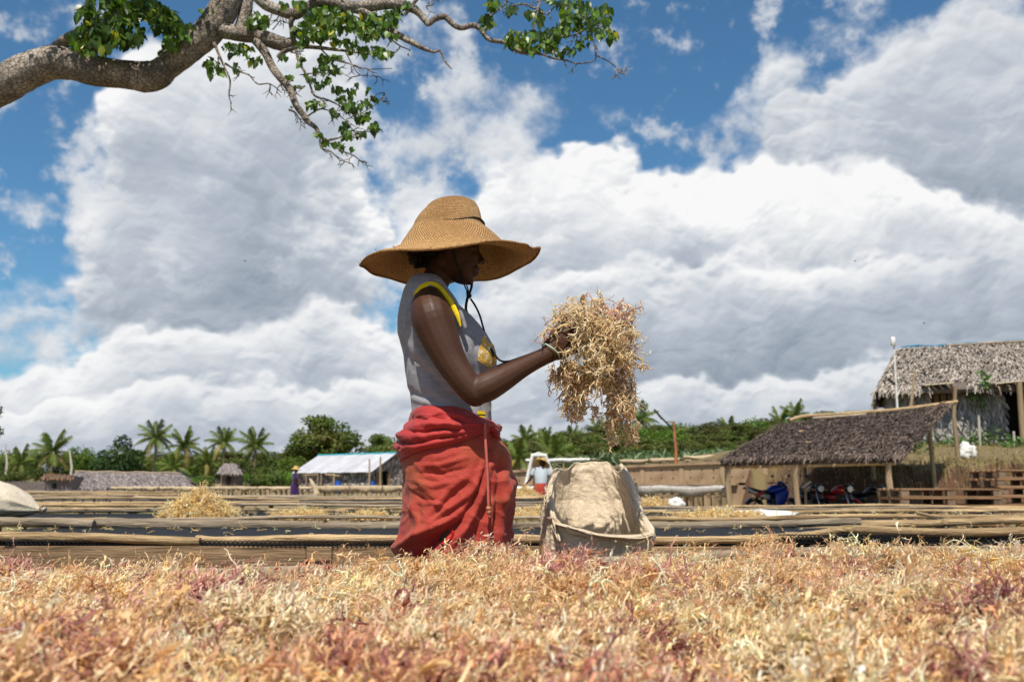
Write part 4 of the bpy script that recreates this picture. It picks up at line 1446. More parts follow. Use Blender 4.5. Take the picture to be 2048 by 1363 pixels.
    arm2 = [(823, 640, -.140), (823, 618, -.150), (826, 598, -.158), (834, 580, -.162), (848, 566, -.152), (865, 559, -.140), (882, 566, -.150), (896, 582, -.168), (909, 601, -.184), (921, 626, -.190), (930, 655, -.185)]
    C = catmull([(*q(*a), rr_(w)) for a, w in zip(arm2, [6, 7, 7, 7, 6, 5, 4, 4, 4.5, 4.5, 4])], 6); n = len(C)
    for i, c in enumerate(C):
        p = Vector(c[:3]); t = Vector(C[min(i + 1, n - 1)][:3]) - Vector(C[max(i - 1, 0)][:3]); t.normalize()
        cen = q(868, 640, -.19); rad = (p - cen); rad = (rad - t * rad.dot(t)).normalized(); nn = t.cross(rad)
        ringsI.append([p + rad * math.cos(a) * c[3] + nn * math.sin(a) * .006 for a in np.linspace(0, 2 * math.pi, 8, endpoint=False)])
    mb.loft(ringsI, True, True, True); put(mb.obj('armhole_facing', M_shirt, None, smooth=True))

    # yellow print on the chest
    shape = [(962, 676), (968, 671), (973, 682), (984, 690), (990, 708), (989, 722), (980, 733), (968, 730), (955, 722), (953, 708), (958, 696)]
    mb = MB(); rings_ = []
    for f_ in (.02, .25, .5, .75, 1.0):
        rings_.append([surf(972 + (x - 972) * f_, 705 + (y - 705) * f_, .005) for x, y in catmull(shape + shape[:1], 4)[:-1]])
    mb.loft(rings_)
    put(mb.obj('chest_print', M_print, None))
    # small tear showing pale lining
    mb = MB(); pts = [surf(x, y, .0035) for x, y in ((830, 724), (838, 727), (842, 733), (835, 730))]
    mb.add(pts, [(0, 1, 2, 3)]); put(mb.obj('torn_patch', M_whitesheet, None))
    # striped waistband of the shorts beneath
    for name, y0, y1, m_ in (('waistband', 826, 832, M_yellow), ('waistband_stripe', 832, 835, M_ribbon), ('waistband', 835, 841, M_yellow)):
        rg_ = shell(SHIRT_RINGS, [y0, (y0 + y1) / 2, y1], 60, .0075)
        for r in rg_:
            u = proj(r)[0]
            r[:, 2] -= (np.clip((u - 900) / 80, 0, 1) * 0 + np.clip((960 - u) / 100, 0, 1) * .02)
        o = put(MB().loft([[tuple(p) for p in r] for r in rg_]).obj(name, m_, None, smooth=True))

    # ---- skirt
    SK = [(817, 833, 978, .140), (832, 828, 984, .146), (850, 822, 996, .156), (872, 812, 998, .168), (900, 806, 1009, .176), (917, 806, 1016, .180), (937, 809, 1019, .182), (962, 811, 1029, .184), (1000, 812, 1026, .184), (1050, 810, 1021, .182), (1100, 806, 1017, .180), (1135, 801, 1014, .180), (1250, 780, 1012, .186), (1340, 772, 1020, .195), (1390, 770, 1022, .200)]
    K = [  # creases (px) : ridge > 0, valley < 0
        ([(922, 1031), (862, 1058), (832, 1074), (790, 1108)], .024, 9), ([(914, 1042), (882, 1070), (846, 1108), (820, 1140)], -.034, 11), ([(907, 1058), (892, 1086), (855, 1114)], .014, 5), ([(935, 1045), (905, 1085), (880, 1130)], .020, 8),
        ([(971, 925), (963, 955), (943, 1006), (912, 1052), (880, 1120)], -.013, 4.5), ([(965, 925), (957, 955), (936, 1003), (905, 1035)], .010, 5), ([(977, 930), (972, 965), (955, 1010), (925, 1070), (905, 1130)], .012, 5.5), ([(983, 940), (976, 1000), (950, 1070), (935, 1130)], -.010, 6),
        ([(953, 970), (930, 995), (900, 1016), (858, 1052), (815, 1090)], .013, 8), ([(950, 985), (925, 1010), (890, 1030), (850, 1064)], -.010, 6), ([(940, 945), (905, 975), (880, 1007), (835, 1060)], .009, 8), ([(935, 962), (900, 992), (870, 1030)], -.008, 6), ([(890, 985), (882, 1008), (850, 1000)], .007, 5),
        ([(842, 930), (880, 930), (930, 915)], .006, 5), ([(835, 945), (880, 948), (930, 936)], -.006, 5), ([(830, 960), (865, 972), (910, 962)], .007, 6), ([(826, 985), (850, 1000), (885, 1002)], -.006, 5), ([(824, 1000), (838, 1040), (845, 1075)], .008, 6), ([(816, 980), (818, 1040)], -.006, 5), ([(838, 1005), (842, 1040)], -.006, 4),
        ([(1000, 870), (1008, 940), (1012, 1010)], .008, 7), ([(992, 900), (996, 960), (990, 1030), (985, 1100)], -.012, 6), ([(1004, 960), (1000, 1040), (995, 1120)], .010, 7), ([(1028, 958), (1010, 985), (1000, 1010)], .012, 8), ([(985, 1000), (975, 1060), (968, 1125)], .010, 6), ([(980, 880), (975, 930)], -.010, 5),
        ([(800, 1010), (806, 1060), (798, 1110)], .008, 6)]

    def kdisp(A):
        x, y, z = A[..., 0].astype(np.float32), A[..., 1].astype(np.float32), A[..., 2].astype(np.float32)
        f = fold_field(A, K)
        th = np.arctan2(A[..., 1] - WY, A[..., 0] - base.x)
        far = np.clip((A[..., 1] - WY) * 8, 0, 1)
        f = f + far * .014 * np.sin(th * 11 + z * 3) * sstep(-z, -1.0, -.6)
        rg1 = 1 - 2.2 * np.abs(perlin(x * 7 - z * 5, y * 7, z * 8 + x * 4)); rg2 = 1 - 2.2 * np.abs(perlin(x * 15 - z * 9 + 3, y * 15, z * 17 + x * 8))
        f = f + .0055 * np.clip(rg1, 0, 1) ** 2 + .003 * np.clip(rg2, 0, 1) ** 2
        f = f + (1 - sstep(z, .35, .62)) * .012 * np.sin(th * 13 + z * 4)
        return f + .0045 * perlin(x * 6 + z * 5, y * 6, z * 3.0) + .0025 * perlin(x * 16, y * 16 + z * 8, z * 16) + .0015 * perlin(x * 40, y * 40, z * 36)
    pys = np.concatenate([np.linspace(817, 1140, 190), np.linspace(1146, 1390, 30)])
    A2 = shell(SK, pys, 300, .0, kdisp, 2.35)
    # the upper edge dips towards the front
    u, v = proj(A2)
    dip = np.interp(u, [830, 900, 945, 960, 990], [0, .004, .028, .046, .050])
    A2[..., 2] -= dip * np.clip(1 - (v - 817) / 90, 0, 1)
    o = put(ob('skirt', MB().loft([[tuple(p) for p in r] for r in A2]).mesh('skirt', M_red, 'all')))
    sd = o.modifiers.new('thickness', 'SOLIDIFY'); sd.thickness = .0025; sd.offset = -1
    # red cloth showing in the slit
    mb = MB(); mb.tube([Vector(p) for p in catmull([tuple(q(x, y, -.190)) for x, y in ((906, 1060), (904, 1072), (894, 1082), (882, 1088))], 4)], [rr_(3), *[rr_(5)] * 11, rr_(2)], 8, flat=.5)
    put(mb.obj('skirt_lining', mat('scarlet_lining', (.50, .008, .016), rough=.7), None, smooth=True))

    # ---- cloth rolled round the hips
    nth, nr = 260, 60
    rows = []
    th = np.linspace(0, 2 * np.pi, nth, endpoint=False)
    B = np.zeros((nr, nth, 3))
    for j, a in enumerate(th):
        fx = (1 + math.cos(a)) / 2
        pxc = 800 + fx * 190
        yu = np.interp(pxc, [800, 830, 900, 930, 950, 985], [826, 819, 821, 828, 840, 850])
        yl = np.interp(pxc, [800, 850, 900, 950, 990], [921, 905, 890, 870, 862])
        for i in range(nr):
            t = i / (nr - 1)
            py = yu + (yl - yu) * t
            b, f, hw = ring_at(SK, py)
            back = np.interp(py, [817, 840, 862, 872, 890, 905, 920], [832, 826, 811, 800, 798, 802, 808])
            w = sstep(fx, .98, .72)
            ca, sa = math.cos(a), math.sin(a)
            x = math.copysign(abs(ca) ** .87, ca); y = math.copysign(abs(sa) ** .87, sa)
            bb = b + (min(back, b) - b) * (1 if ca < 0 else 0)
            cx = (b + f) / 2
            hx = (cx - bb) if ca < 0 else (f - cx)
            bul = math.sin(math.pi * min(max(t, 0), 1)) ** .6
            offs = (.004 + .020 * bul) * w + .002
            c = q(cx, py)
            B[i, j] = (c.x + x * (rr_(hx) + (offs if ca > 0 else .004)), c.y + y * (hw + offs), c.z)
    rolls = [([(836, 826), (880, 823), (925, 832), (950, 850)], .012, 6), ([(828, 842), (880, 838), (930, 846)], -.010, 4), ([(815, 856), (845, 846), (890, 846), (935, 853)], .013, 6), ([(822, 862), (850, 866), (880, 858), (930, 860)], -.012, 4),
             ([(796, 868), (825, 874), (870, 868), (940, 862)], .013, 6), ([(790, 880), (830, 888), (880, 876), (945, 866)], -.013, 4), ([(792, 894), (840, 892), (900, 880), (948, 868)], .013, 6), ([(800, 910), (845, 899), (900, 887)], -.010, 3.5), ([(806, 917), (850, 905), (900, 891)], .009, 4),
             ([(893, 838), (906, 846), (912, 858)], .010, 4), ([(915, 836), (922, 848), (925, 858)], -.008, 3.5), ([(902, 832), (915, 842)], -.006, 3), ([(850, 832), (868, 842), (862, 852)], .008, 5), ([(800, 875), (806, 890), (800, 902)], -.010, 4)]
    nrm = B - B.mean((0, 1), keepdims=True); nrm[..., 2] = 0; nrm = unit(nrm)
    x, y, z = (B[..., k].astype(np.float32) for k in range(3))
    edge = np.sin(np.linspace(0, np.pi, nr))[:, None] ** .5
    dsp = (fold_field(B, rolls) + .012 * perlin(x * 7, y * 7, z * 26) + .006 * perlin(x * 18, y * 18, z * 50) + .008 * np.clip(1 - 2.4 * np.abs(perlin(x * 11, y * 11, z * 34)), 0, 1) ** 2) * edge
    B = B + nrm * dsp[..., None]
    o = put(ob('waist_wrap', MB().loft([[tuple(p) for p in r] for r in B]).mesh('waist_wrap', M_redwrap, 'all')))
    sd = o.modifiers.new('thickness', 'SOLIDIFY'); sd.thickness = .004; sd.offset = -1
    # knot in front
    mb = MB()
    rg = random.Random(8)
    for k, (x0, y0, x1, y1, r) in enumerate(((972, 848, 997, 862, 7), (978, 855, 996, 850, 6), (985, 852, 999, 868, 5), (982, 862, 1000, 878, 5.5), (968, 852, 985, 866, 7))):
        d = -.10 + .03 * (k % 3)
        mb.tube([q(x0, y0, d), q((x0 + x1) / 2 + rg.uniform(-2, 2), (y0 + y1) / 2 + rg.uniform(-3, 3), d - .015), q(x1, y1, d + .02)], [rr_(r * .7), rr_(r), rr_(r * .5)], 10, wob=.12)
    put(mb.obj('skirt_knot', M_redwrap, None, smooth='all'))
    # drawstring with a knotted end
    mb = MB(); path = catmull([tuple(q(*a)) for a in ((970, 846, -.176), (971, 880, -.192), (974, 930, -.200), (976, 975, -.203), (977, 1012, -.203))], 6)
    mb.tube([Vector(p) for p in path], rr_(2.7), 8)
    rib = mb.obj('drawstring', mat('pale_red_cord', (.46, .13, .095), (.38, .09, .07), scale=30, rough=.8), None, smooth=True); put(rib)
    mb = MB(); mb.ell(q(977, 1016, -.203), (rr_(5), rr_(5), rr_(4.5)), 10, 8); mb.ell(q(978, 1023, -.203), (rr_(4), rr_(4), rr_(5)), 10, 8)
    mb.tube([q(977, 1025, -.203), q(980, 1034, -.203)], [rr_(2.5), rr_(1.2)], 6)
    k = put(mb.obj('cord_knot', mat('tan_knot', (.40, .17, .09), rough=.8), None, smooth=True))

    # ---- bracelet
    a = q(1101, 700, -.136); ax = (q(1130, 682, -.11) - q(1098, 706, -.138)).normalized()
    u = ax.cross(Vector((0, 1, 0))).normalized(); w = ax.cross(u)
    loop = [a + (u * math.cos(t) * .031 + w * math.sin(t) * .031) + ax * (.012 * math.cos(t + 2.4)) for t in np.linspace(0, 2 * math.pi, 25)]
    put(MB().tube(loop, .0021, 6, False).obj('bracelet', M_string, None, smooth=True))

    build_hat(put)
    return W


def build_hat(put):
    H = [  # crown outline: py, left px, right px
        (398, 902, 922), (399.5, 891, 932), (402.5, 879, 942), (406.5, 867, 949), (412, 858, 953), (422, 849, 957.5), (434, 839, 961), (446, 831, 964), (453, 828, 967), (460, 824, 976), (470, 817, 990), (480, 810, 1001), (490, 803, 1011), (499, 797, 1020)]
    # brim rim: heights solved so that its near, far and side points fall where the photograph has them
    RAD = rr_(182.5)
    cx = q(901, 505).x
    z_r = q(1083, 500).z; z_l = q(720, 530).z
    z_n = P(901, 491, WY - RAD).z; z_f = P(901, 566, WY + RAD).z
    z0 = (z_r + z_l + z_n + z_f) / 4
    a_ = (z_r - z_l) / 2; b_ = (z_f - z_n) / 2; c2 = ((z_r + z_l) - (z_n + z_f)) / 4
    nth = 160
    th = np.linspace(0, 2 * np.pi, nth, endpoint=False)
    rows = []
    Hs = catmull(H, 3)
    for py, l, r in Hs:
        c = q((l + r) / 2, py)
        hx = rr_((r - l) / 2)
        hy = hx * 1.0
        wob = 1 + .012 * np.sin(th * 3 + py * .05) + .008 * np.sin(th * 5 + 1)
        rows.append(np.stack([c.x + np.cos(th) * hx * wob, WY + np.sin(th) * hy * wob, np.full(nth, c.z)], -1))
    root = rows[-1]
    rim = np.stack([cx + np.cos(th) * RAD, WY + np.sin(th) * RAD, z0 + a_ * np.cos(th) + b_ * np.sin(th) + c2 * np.cos(2 * th)], -1)
    rim[:, 2] += .006 * np.sin(th * 5 + .5) + .005 * np.sin(th * 8 + 2) * (np.sin(th) > -.5)
    nb = 22
    for k in range(1, nb + 1):
        t = k / nb
        # the cone of the crown flows into the flat brim
        s = t
        p = root * (1 - s) + rim * s
        sag = -.020 * math.sin(math.pi * t) * (1 - .4 * t)
        p = p.copy(); p[:, 2] += sag * 1.0
        # left brim end rolls up a little
        p[:, 2] += .012 * np.clip(-np.cos(th - .35), 0, 1) ** 3 * math.sin(math.pi * t) - .003 * t
        rows.append(p)
    n_rows = len(rows)
    A = np.array(rows)
    A[..., 2] += (.0022 * perlin(A[..., 0].astype(np.float32) * 22, A[..., 1].astype(np.float32) * 22, A[..., 2].astype(np.float32) * 22))
    me = MB().loft([[tuple(p) for p in r] for r in rows_list(A)], True, True, False).mesh('straw_hat', M_straw, 'all')
    # drop the cap polygon for the uv step, then close the top with a fan
    bm = bmesh.new(); bm.from_mesh(me)
    big = [f for f in bm.faces if len(f.verts) > 4]
    bmesh.ops.delete(bm, geom=big, context='FACES_ONLY'); bm.to_mesh(me); bm.free()
    uvsphere_uv(me, nth, n_rows, 150.0, 95.0)
    for p_ in me.polygons: pass
    o = ob('straw_hat', me); put(o)
    sd = o.modifiers.new('thickness', 'SOLIDIFY'); sd.thickness = .0045; sd.offset = -1
    # small woven button that closes the top
    top = A[0]; c = top.mean(0)
    mb = MB(); mb.add([tuple(c + np.array([0, 0, .003]))] + [tuple(p) for p in top], [(0, 1 + i, 1 + (i + 1) % nth) for i in range(nth)])
    me2 = mb.mesh('hat_tip', M_straw, 'all'); me2.uv_layers.new(name='UVMap'); put(ob('hat_tip', me2))
    # rolled edge of the brim
    e = A[-1]
    put(MB().tube([Vector(p) for p in e] + [Vector(e[0])], .0042, 7, False).obj('brim_edge', M_straw_edge, None, smooth=True))
    # loose straw ends
    rg = random.Random(3); mb = MB()
    for _ in range(90):
        j = rg.randrange(nth); p = Vector(A[rg.randrange(n_rows - 5, n_rows), j]) + Vector((0, 0, .003))
        d = Vector((rg.uniform(-1, 1), rg.uniform(-1, 1), rg.uniform(-.5, .8))).normalized() * rg.uniform(.006, .018)
        mb.tube([p, p + d * .5 + Vector((0, 0, .001)), p + d], .0007, 3)
    s_ = mb.obj('straw_ends', M_straw_edge, None); s_['kind'] = 'stuff'; put(s_)
    # black ribbon: leaves a hole in the crown and goes round the front
    def crown(px, py, near=-1, off=.004):
        b, f = np.interp(py, [h[0] for h in H], [h[1] for h in H]), np.interp(py, [h[0] for h in H], [h[2] for h in H])
        cxp, hp = (b + f) / 2, (f - b) / 2
        ca = max(-1, min(1, (px - cxp) / hp)); sa = math.sqrt(1 - ca * ca) * near
        c = q(cxp, py); r = rr_(hp) + off
        return Vector((c.x + ca * r, WY + sa * r, c.z))
    path = [crown(892, 458), crown(905, 459, off=.006), crown(918, 458), crown(935, 452), crown(950, 446), crown(960, 445), crown(965, 449, off=.006), crown(962, 452, 1), crown(940, 455, 1), crown(900, 456, 1)]
    Cc = catmull([tuple(p) for p in path], 5)
    put(MB().tube([Vector(p) for p in Cc], [rr_(1.6)] * 8 + [rr_(3.6)] * (len(Cc) - 8), 8, flat=.6, wob=.12).obj('hat_ribbon', M_ribbon, None, smooth='all'))
    # chin strings, knot and long tails
    def cord(pts, r, flat=1.0):
        C = catmull([tuple(q(*a)) for a in pts], 6)
        return MB().tube([Vector(p) for p in C], rr_(r), 8, flat=flat)
    put(cord([(905, 500, -.085), (909, 520, -.080), (921, 548, -.066), (929, 570, -.045), (936, 586, -.02)], 1.5).obj('chin_string', M_ribbon, None, smooth=True))
    put(cord([(908, 500, -.088), (914, 525, -.082), (926, 552, -.066), (934, 572, -.045), (938, 586, -.02)], 1.3).obj('chin_string', M_ribbon, None, smooth=True))
    put(cord([(944, 560, .03), (943, 574, .0), (939, 586, -.015)], 2.6).obj('chin_string', M_ribbon, None, smooth=True))
    mb = MB(); mb.ell(q(938, 591, -.02), (rr_(5.5), rr_(5), rr_(6)), 12, 8); mb.ell(q(936, 586, -.025), (rr_(4.5), rr_(4), rr_(3.5)), 10, 8, Matrix.Rotation(.6, 3, 'Y'))
    put(mb.obj('string_knot', M_ribbon, None, smooth=True))
    put(cord([(935, 595, -.022), (932, 612, -.03), (934, 625, -.04), (950, 650, -.06), (966, 675, -.078), (981, 700, -.085), (989, 712, -.085)], 4.0, .7).obj('string_tail', M_ribbon, None, smooth=True))
    put(cord([(941, 597, -.02), (951, 612, -.02), (960, 632, -.03), (968, 660, -.05), (976, 685, -.07), (992, 712, -.09), (1004, 722, -.10), (1020, 722, -.12), (1026, 720, -.13)], 2.5, .8).obj('string_tail', M_ribbon, None, smooth=True))


def rows_list(A):
    return [list(r) for r in A]


M_straw_edge = mat('straw_edge', (.34, .19, .07), (.22, .11, .035), scale=60, rough=.75, bump=.6, bscale=160)
WOMAN = build_woman()


# ------------------------------------------------------------------ the armful of seaweed she holds
M_sea_held = M_sea.copy(); M_sea_held.name = 'sunlit_seaweed'  # copy of the dried seaweed, only slightly less translucent
for _n in M_sea_held.node_tree.nodes:
    if _n.type == 'MIX_SHADER': _n.inputs[0].default_value = .34


def build_held():
    rng = np.random.default_rng(21)
    c = q(1195, 700, -.06)
    T = thing('held_seaweed', 'tangled armful of dried seaweed hanging from the woman\'s hands', 'seaweed', tuple(c))
    inv = -np.array(c)

    def blob(lst, n, L, r, cols, dmode, kids=4, k2=3, grav=0.0, curl=.4, n0=6, flatp=.06):
        P_, D_ = [], []
        for (px, py, rx, ry, dz, w) in lst:
            m = int(n * w)
            a = rng.uniform(0, 2 * np.pi, m); s = np.sqrt(rng.random(m)); dy = rng.normal(size=m) * .042
            x = px + np.cos(a) * s * rx; y = py + np.sin(a) * s * ry
            P_.append(PV(x, y, WY - .06 + dy + dz))
            if dmode == 'down': d = np.stack([rng.normal(size=m) * .3, rng.normal(size=m) * .3, -np.ones(m)], -1)
            else:
                d = rng.normal(size=(m, 3)); d[:, 2] += .15
                d[:, 0] += (x - 1190) / 120; d[:, 2] += -(y - 680) / 160
            D_.append(d)
        p = np.concatenate(P_) + inv; d = np.concatenate(D_)
        cc = np.array(cols)[rng.integers(0, len(cols), len(p))]
        # rose tips in the upper right
        X = np.concatenate([np.full(0, 0)]);
        up, vp = proj(p + np.array(c))
        k = ((up > 1205) & (vp < 690) & (rng.random(len(p)) < .45)) | (rng.random(len(p)) < .04) | ((up > 1215) & (vp > 690) & (vp < 770) & (rng.random(len(p)) < .22))
        cc[k] = np.array([(.62, .36, .30), (.56, .29, .25), (.66, .44, .36), (.50, .26, .22)])[rng.integers(0, 4, k.sum())]
        return p, d, cc
    CR = [(.86, .66, .40), (.80, .58, .31), (.90, .75, .52), (.80, .57, .33), (.88, .68, .44)]
    BR = [(.86, .64, .37), (.74, .50, .25), (.82, .62, .36), (.82, .58, .36)]
    # main tangle above the hands
    p, d, cc = blob([(1132, 648, 28, 24, .03, .12), (1165, 640, 38, 26, 0, .2), (1200, 645, 38, 32, 0, .22), (1234, 655, 26, 36, 0, .16), (1210, 700, 42, 40, -.02, .2), (1250, 705, 20, 34, 0, .1)], 330, .060, .0023, CR, 'any')
    o = ob('strands', seaweed_mesh('strands', p, d, .066, .0027, cc, rng, 4, 3, 10, .85, sub=3), T); o['kind'] = 'stuff'
    # hanging curtain under the hands
    p, d, cc = blob([(1125, 732, 24, 18, .03, .14), (1150, 758, 26, 34, .02, .26), (1160, 795, 18, 20, .01, .07), (1190, 742, 30, 20, 0, .14), (1238, 752, 30, 36, 0, .26), (1250, 795, 20, 34, -.02, .15), (1226, 810, 10, 24, .0, .05)], 250, .075, .0022, BR + CR, 'down')
    o = ob('strands', seaweed_mesh('strands', p, d, .055, .0023, cc, rng, 4, 3, 9, .60, grav=.14, sub=3), T); o['kind'] = 'stuff'
    # bold pale strands in front of the fingers
    m = 46
    px = rng.uniform(1140, 1250, m); py = rng.uniform(640, 740, m)
    p = PV(px, py, WY - .15 + rng.normal(size=m) * .012) + inv
    d = np.stack([rng.normal(size=m), rng.normal(size=m) * .3, rng.normal(size=m) - .2], -1)
    cc = np.array([(.80, .66, .42), (.74, .56, .30)])[rng.integers(0, 2, m)]
    o = ob('strands', seaweed_mesh('strands', p, d, .085, .0032, cc, rng, 6, 4, 12, .70, flatp=.25, sub=3), T); o['kind'] = 'stuff'
    # two long tails
    for (x0, y0, pts, n) in ((0, 0, [(1222, 790), (1231, 815), (1229, 842), (1222, 862), (1222, 884)], 1), (0, 0, [(1252, 800), (1258, 826), (1253, 850), (1267, 862), (1262, 880)], 1), (0, 0, [(1140, 790), (1136, 812), (1148, 830), (1165, 822), (1185, 812), (1192, 828)], 1)):
        C = PV(*np.array(pts, float).T, np.full(len(pts), WY - .06)) + inv
        Cc = catmull(C, 5)
        m = 60
        k = rng.integers(0, len(Cc), m)
        p = Cc[k] + rng.normal(size=(m, 3)) * .004
        d = rng.normal(size=(m, 3)); d[:, 2] -= .8
        cc = np.array(CR)[rng.integers(0, len(CR), m)]
        me = seaweed_mesh('strands', p, d, .032, .0023, cc, rng, 3, 2, 7, .9, sub=3)
        o = ob('strands', me, T); o['kind'] = 'stuff'
        V, F = tube(Cc, [.0036 - .002 * i / len(Cc) for i in range(len(Cc))], 6, wob=.2)
        mb = MB().add(V, F); o = mb.obj('stem', M_seastem, T, smooth=True)
    # thin membranes of fused fronds
    mb = MB()
    for (px, py, sx, sy, dy) in ((1150, 760, 22, 34, .03), (1195, 745, 30, 26, .02), (1225, 770, 24, 36, .01), (1135, 735, 18, 16, .04), (1178, 650, 36, 20, .03), (1215, 690, 34, 30, .02)):
        n, m2 = 9, 9; base_i = len(mb.V)
        for i in range(n):
            for j in range(m2):
                u, v = (i / (n - 1) - .5) * 2, (j / (m2 - 1) - .5) * 2
                r = 1 + .35 * mnoise.noise(Vector((u * 2 + px, v * 2, 0)))
                pp = q(px + u * sx * r, py + v * sy * r, -.06 + dy + .02 * mnoise.noise(Vector((u * 2, v * 2 + py, 3))))
                mb.V.append(tuple(np.array(pp) + inv))
        for i in range(n - 1):
            for j in range(m2 - 1):
                if random.random() < .80 - .25 * max(abs(i / (n - 1) - .5), abs(j / (m2 - 1) - .5)) * 2: mb.F.append((base_i + i * m2 + j, base_i + i * m2 + j + 1, base_i + (i + 1) * m2 + j + 1, base_i + (i + 1) * m2 + j))
    o = mb.obj('membrane', M_membrane, T, smooth='all'); o['kind'] = 'stuff'


M_seastem = mat('seaweed_stem', (.66, .44, .26), (.56, .34, .18), scale=60, rough=.55)
M_membrane = mat('seaweed_membrane', (.76, .54, .30), (.64, .43, .22), scale=40, rough=.5, trans=.45, bump=.4, bscale=80)
build_held()
for _o in [o for o in COL.objects if o.parent and o.parent.name == 'held_seaweed' and o.name.startswith('strands')]:
    _o.data.materials[0] = M_sea_held

# ------------------------------------------------------------------ sacks and sheets
M_sack = mat('woven_sack', (.88, .765, .59), (.80, .67, .49), scale=5, rough=.55, bump=.35, bscale=70, spec=.35, c3=(.50, .34, .16), s3=4.0, t3=(.64, .84), trans=.34)
M_sackpale = mat('pale_sack', (.66, .58, .46), (.54, .46, .35), scale=4, rough=.6, bump=.4, bscale=50, spec=.3)


def build_open_sack():
    SY = 3.36
    def s(px, py, dy=0.0): return P(px, py, SY + dy)
    c0 = s(1195, 969); c0.z = 0
    T = thing('open_sack', 'open cream woven sack standing upright with its crumpled mouth folded forward', 'sack', (c0.x, SY, 0))
    nth, nr = 220, 130
    # outline per height on the ring: left px, right px; mouth height by angle
    th = np.linspace(0, 2 * np.pi, nth, endpoint=False)
    V = np.zeros((nr, nth, 3))
    # angle 0 = right, pi/2 = far, pi = left, 3pi/2 = near
    knots = np.array([0, 25, 55, 80, 90, 105, 125, 150, 180, 210, 235, 255, 270, 290, 315, 335, 360])
    mouth = np.array([972, 944, 926, 921, 920, 920, 924, 942, 982, 1022, 1046, 1060, 1067, 1071, 1070, 1040, 972])
    for j, a in enumerate(th):
        dg = math.degrees(a)
        my = np.interp(dg, knots, mouth)
        for i in range(nr):
            t = i / (nr - 1)
            # bottom on the ground hidden behind the table; py runs past the lower edge
            py = 1245 + (my - 1245) * t
            L = np.interp(py, [920, 935, 950, 975, 1000, 1030, 1070, 1110, 1160, 1250], [1126, 1108, 1101, 1096, 1090, 1087, 1084, 1081, 1080, 1084])
            Rr = np.interp(py, [920, 930, 945, 970, 1000, 1030, 1060, 1070, 1090, 1110, 1160, 1250], [1242, 1250, 1257, 1266, 1277, 1288, 1304, 1309, 1305, 1303, 1300, 1298])
            cx = (L + Rr) / 2; hx = pxm((Rr - L) / 2, SY)
            hy = np.interp(py, [920, 950, 1000, 1060, 1110, 1250], [.15, .17, .20, .215, .21, .20])
            c = s(cx, py)
            ca, sa = math.cos(a), math.sin(a)
            y = math.copysign(abs(sa) ** .8, sa) * hy
            # the far wall stands up and leans back, the near lip bulges forward
            back = .18 * max(0, (1060 - py) / 140) * max(0, sa)
            V[i, j] = s(cx + math.copysign(abs(ca) ** .8, ca) * (Rr - L) / 2, py, y + back * .6)
    x, y, z = (V[..., k].astype(np.float32) for k in range(3))
    nrm = V - V.mean(1, keepdims=True); nrm[..., 2] = 0; nrm = unit(nrm)
    cr = lambda k, o: np.clip(1 - 2.6 * np.abs(perlin(x * k + o, y * k, z * k * .38 + x * 2 + o)), 0, 1) ** 2
    w = .007 * perlin(x * 3, y * 3, z * 3) + .0055 * cr(9, 3) - .003 * cr(14, 9) + .0042 * cr(24, 1) + .0026 * cr(50, 5) + .0012 * np.clip(1 - 2.6 * np.abs(perlin(x * 45, y * 45, z * 60)), 0, 1) + .0010 * perlin(x * 100, y * 100, z * 100)
    up = np.linspace(0, 1, nr)[:, None]
    V = V + nrm * (w * (.25 + .9 * sstep(up, .35, .9)))[..., None]
    # pleats hanging from the lip in front, and a hem rolled outwards
    thg = th[None, :]
    front = np.clip(-np.sin(thg), 0, 1)
    hem = sstep(up, .93, 1.0)
    V = V + nrm * (.008 * hem * (1 + .7 * np.sin(thg * 7 + 1)))[..., None]
    V[..., 2] -= .012 * hem * (1 + np.sin(thg * 9)) * .5
    V[..., 2] += .005 * sstep(up, .8, 1) * np.sin(thg * 5 + .7) + .004 * sstep(up, .8, 1) * np.sin(thg * 13)
    V = V - np.array([c0.x, SY, 0])
    mb = MB().loft([[tuple(p) for p in r] for r in V], True, True, False)
    o = mb.obj('bag', M_sack, T, smooth='all'); sd = o.modifiers.new('thickness', 'SOLIDIFY'); sd.thickness = .0018; sd.offset = 0
    # flaps: folded cloth along the right and left of the mouth
    def flap(name, px, py, dys, wid, seed):
        rows = []
        C = catmull([tuple(s(a, b, d)) for a, b, d in zip(px, py, dys)], 6)
        n = len(C); W = np.interp(np.linspace(0, 1, n), np.linspace(0, 1, len(wid)), wid)
        for i, c in enumerate(C):
            row = []
            t = Vector(C[min(i + 1, n - 1)]) - Vector(C[max(i - 1, 0)]); t.normalize()
            side = t.cross(Vector((0, 1, 0))).normalized()
            for k in range(13):
                u = k / 12 - .5
                p = Vector(c) + side * (u * pxm(W[i], SY)) + Vector((0, -.035 * math.cos(u * math.pi) - .012 * mnoise.noise(Vector((i * .22 + seed, u * 5, 0))) * 2, 0))
                row.append(p - Vector((c0.x, SY, 0)))
            rows.append(row)
        o = MB().loft(rows, False).obj(name, M_sack, T, smooth='all')
        sd = o.modifiers.new('thickness', 'SOLIDIFY'); sd.thickness = .002
    flap('mouth_fold', [1238, 1252, 1262, 1272, 1284, 1296, 1300], [928, 950, 978, 1010, 1040, 1062, 1072], [.12, .06, .0, -.05, -.10, -.14, -.16], [8, 16, 18, 18, 22, 26, 14], 1)
    flap('mouth_fold', [1120, 1104, 1100, 1104, 1112, 1118], [940, 965, 1000, 1030, 1058, 1080], [.08, .02, -.05, -.11, -.16, -.19], [6, 12, 14, 14, 12, 8], 5)
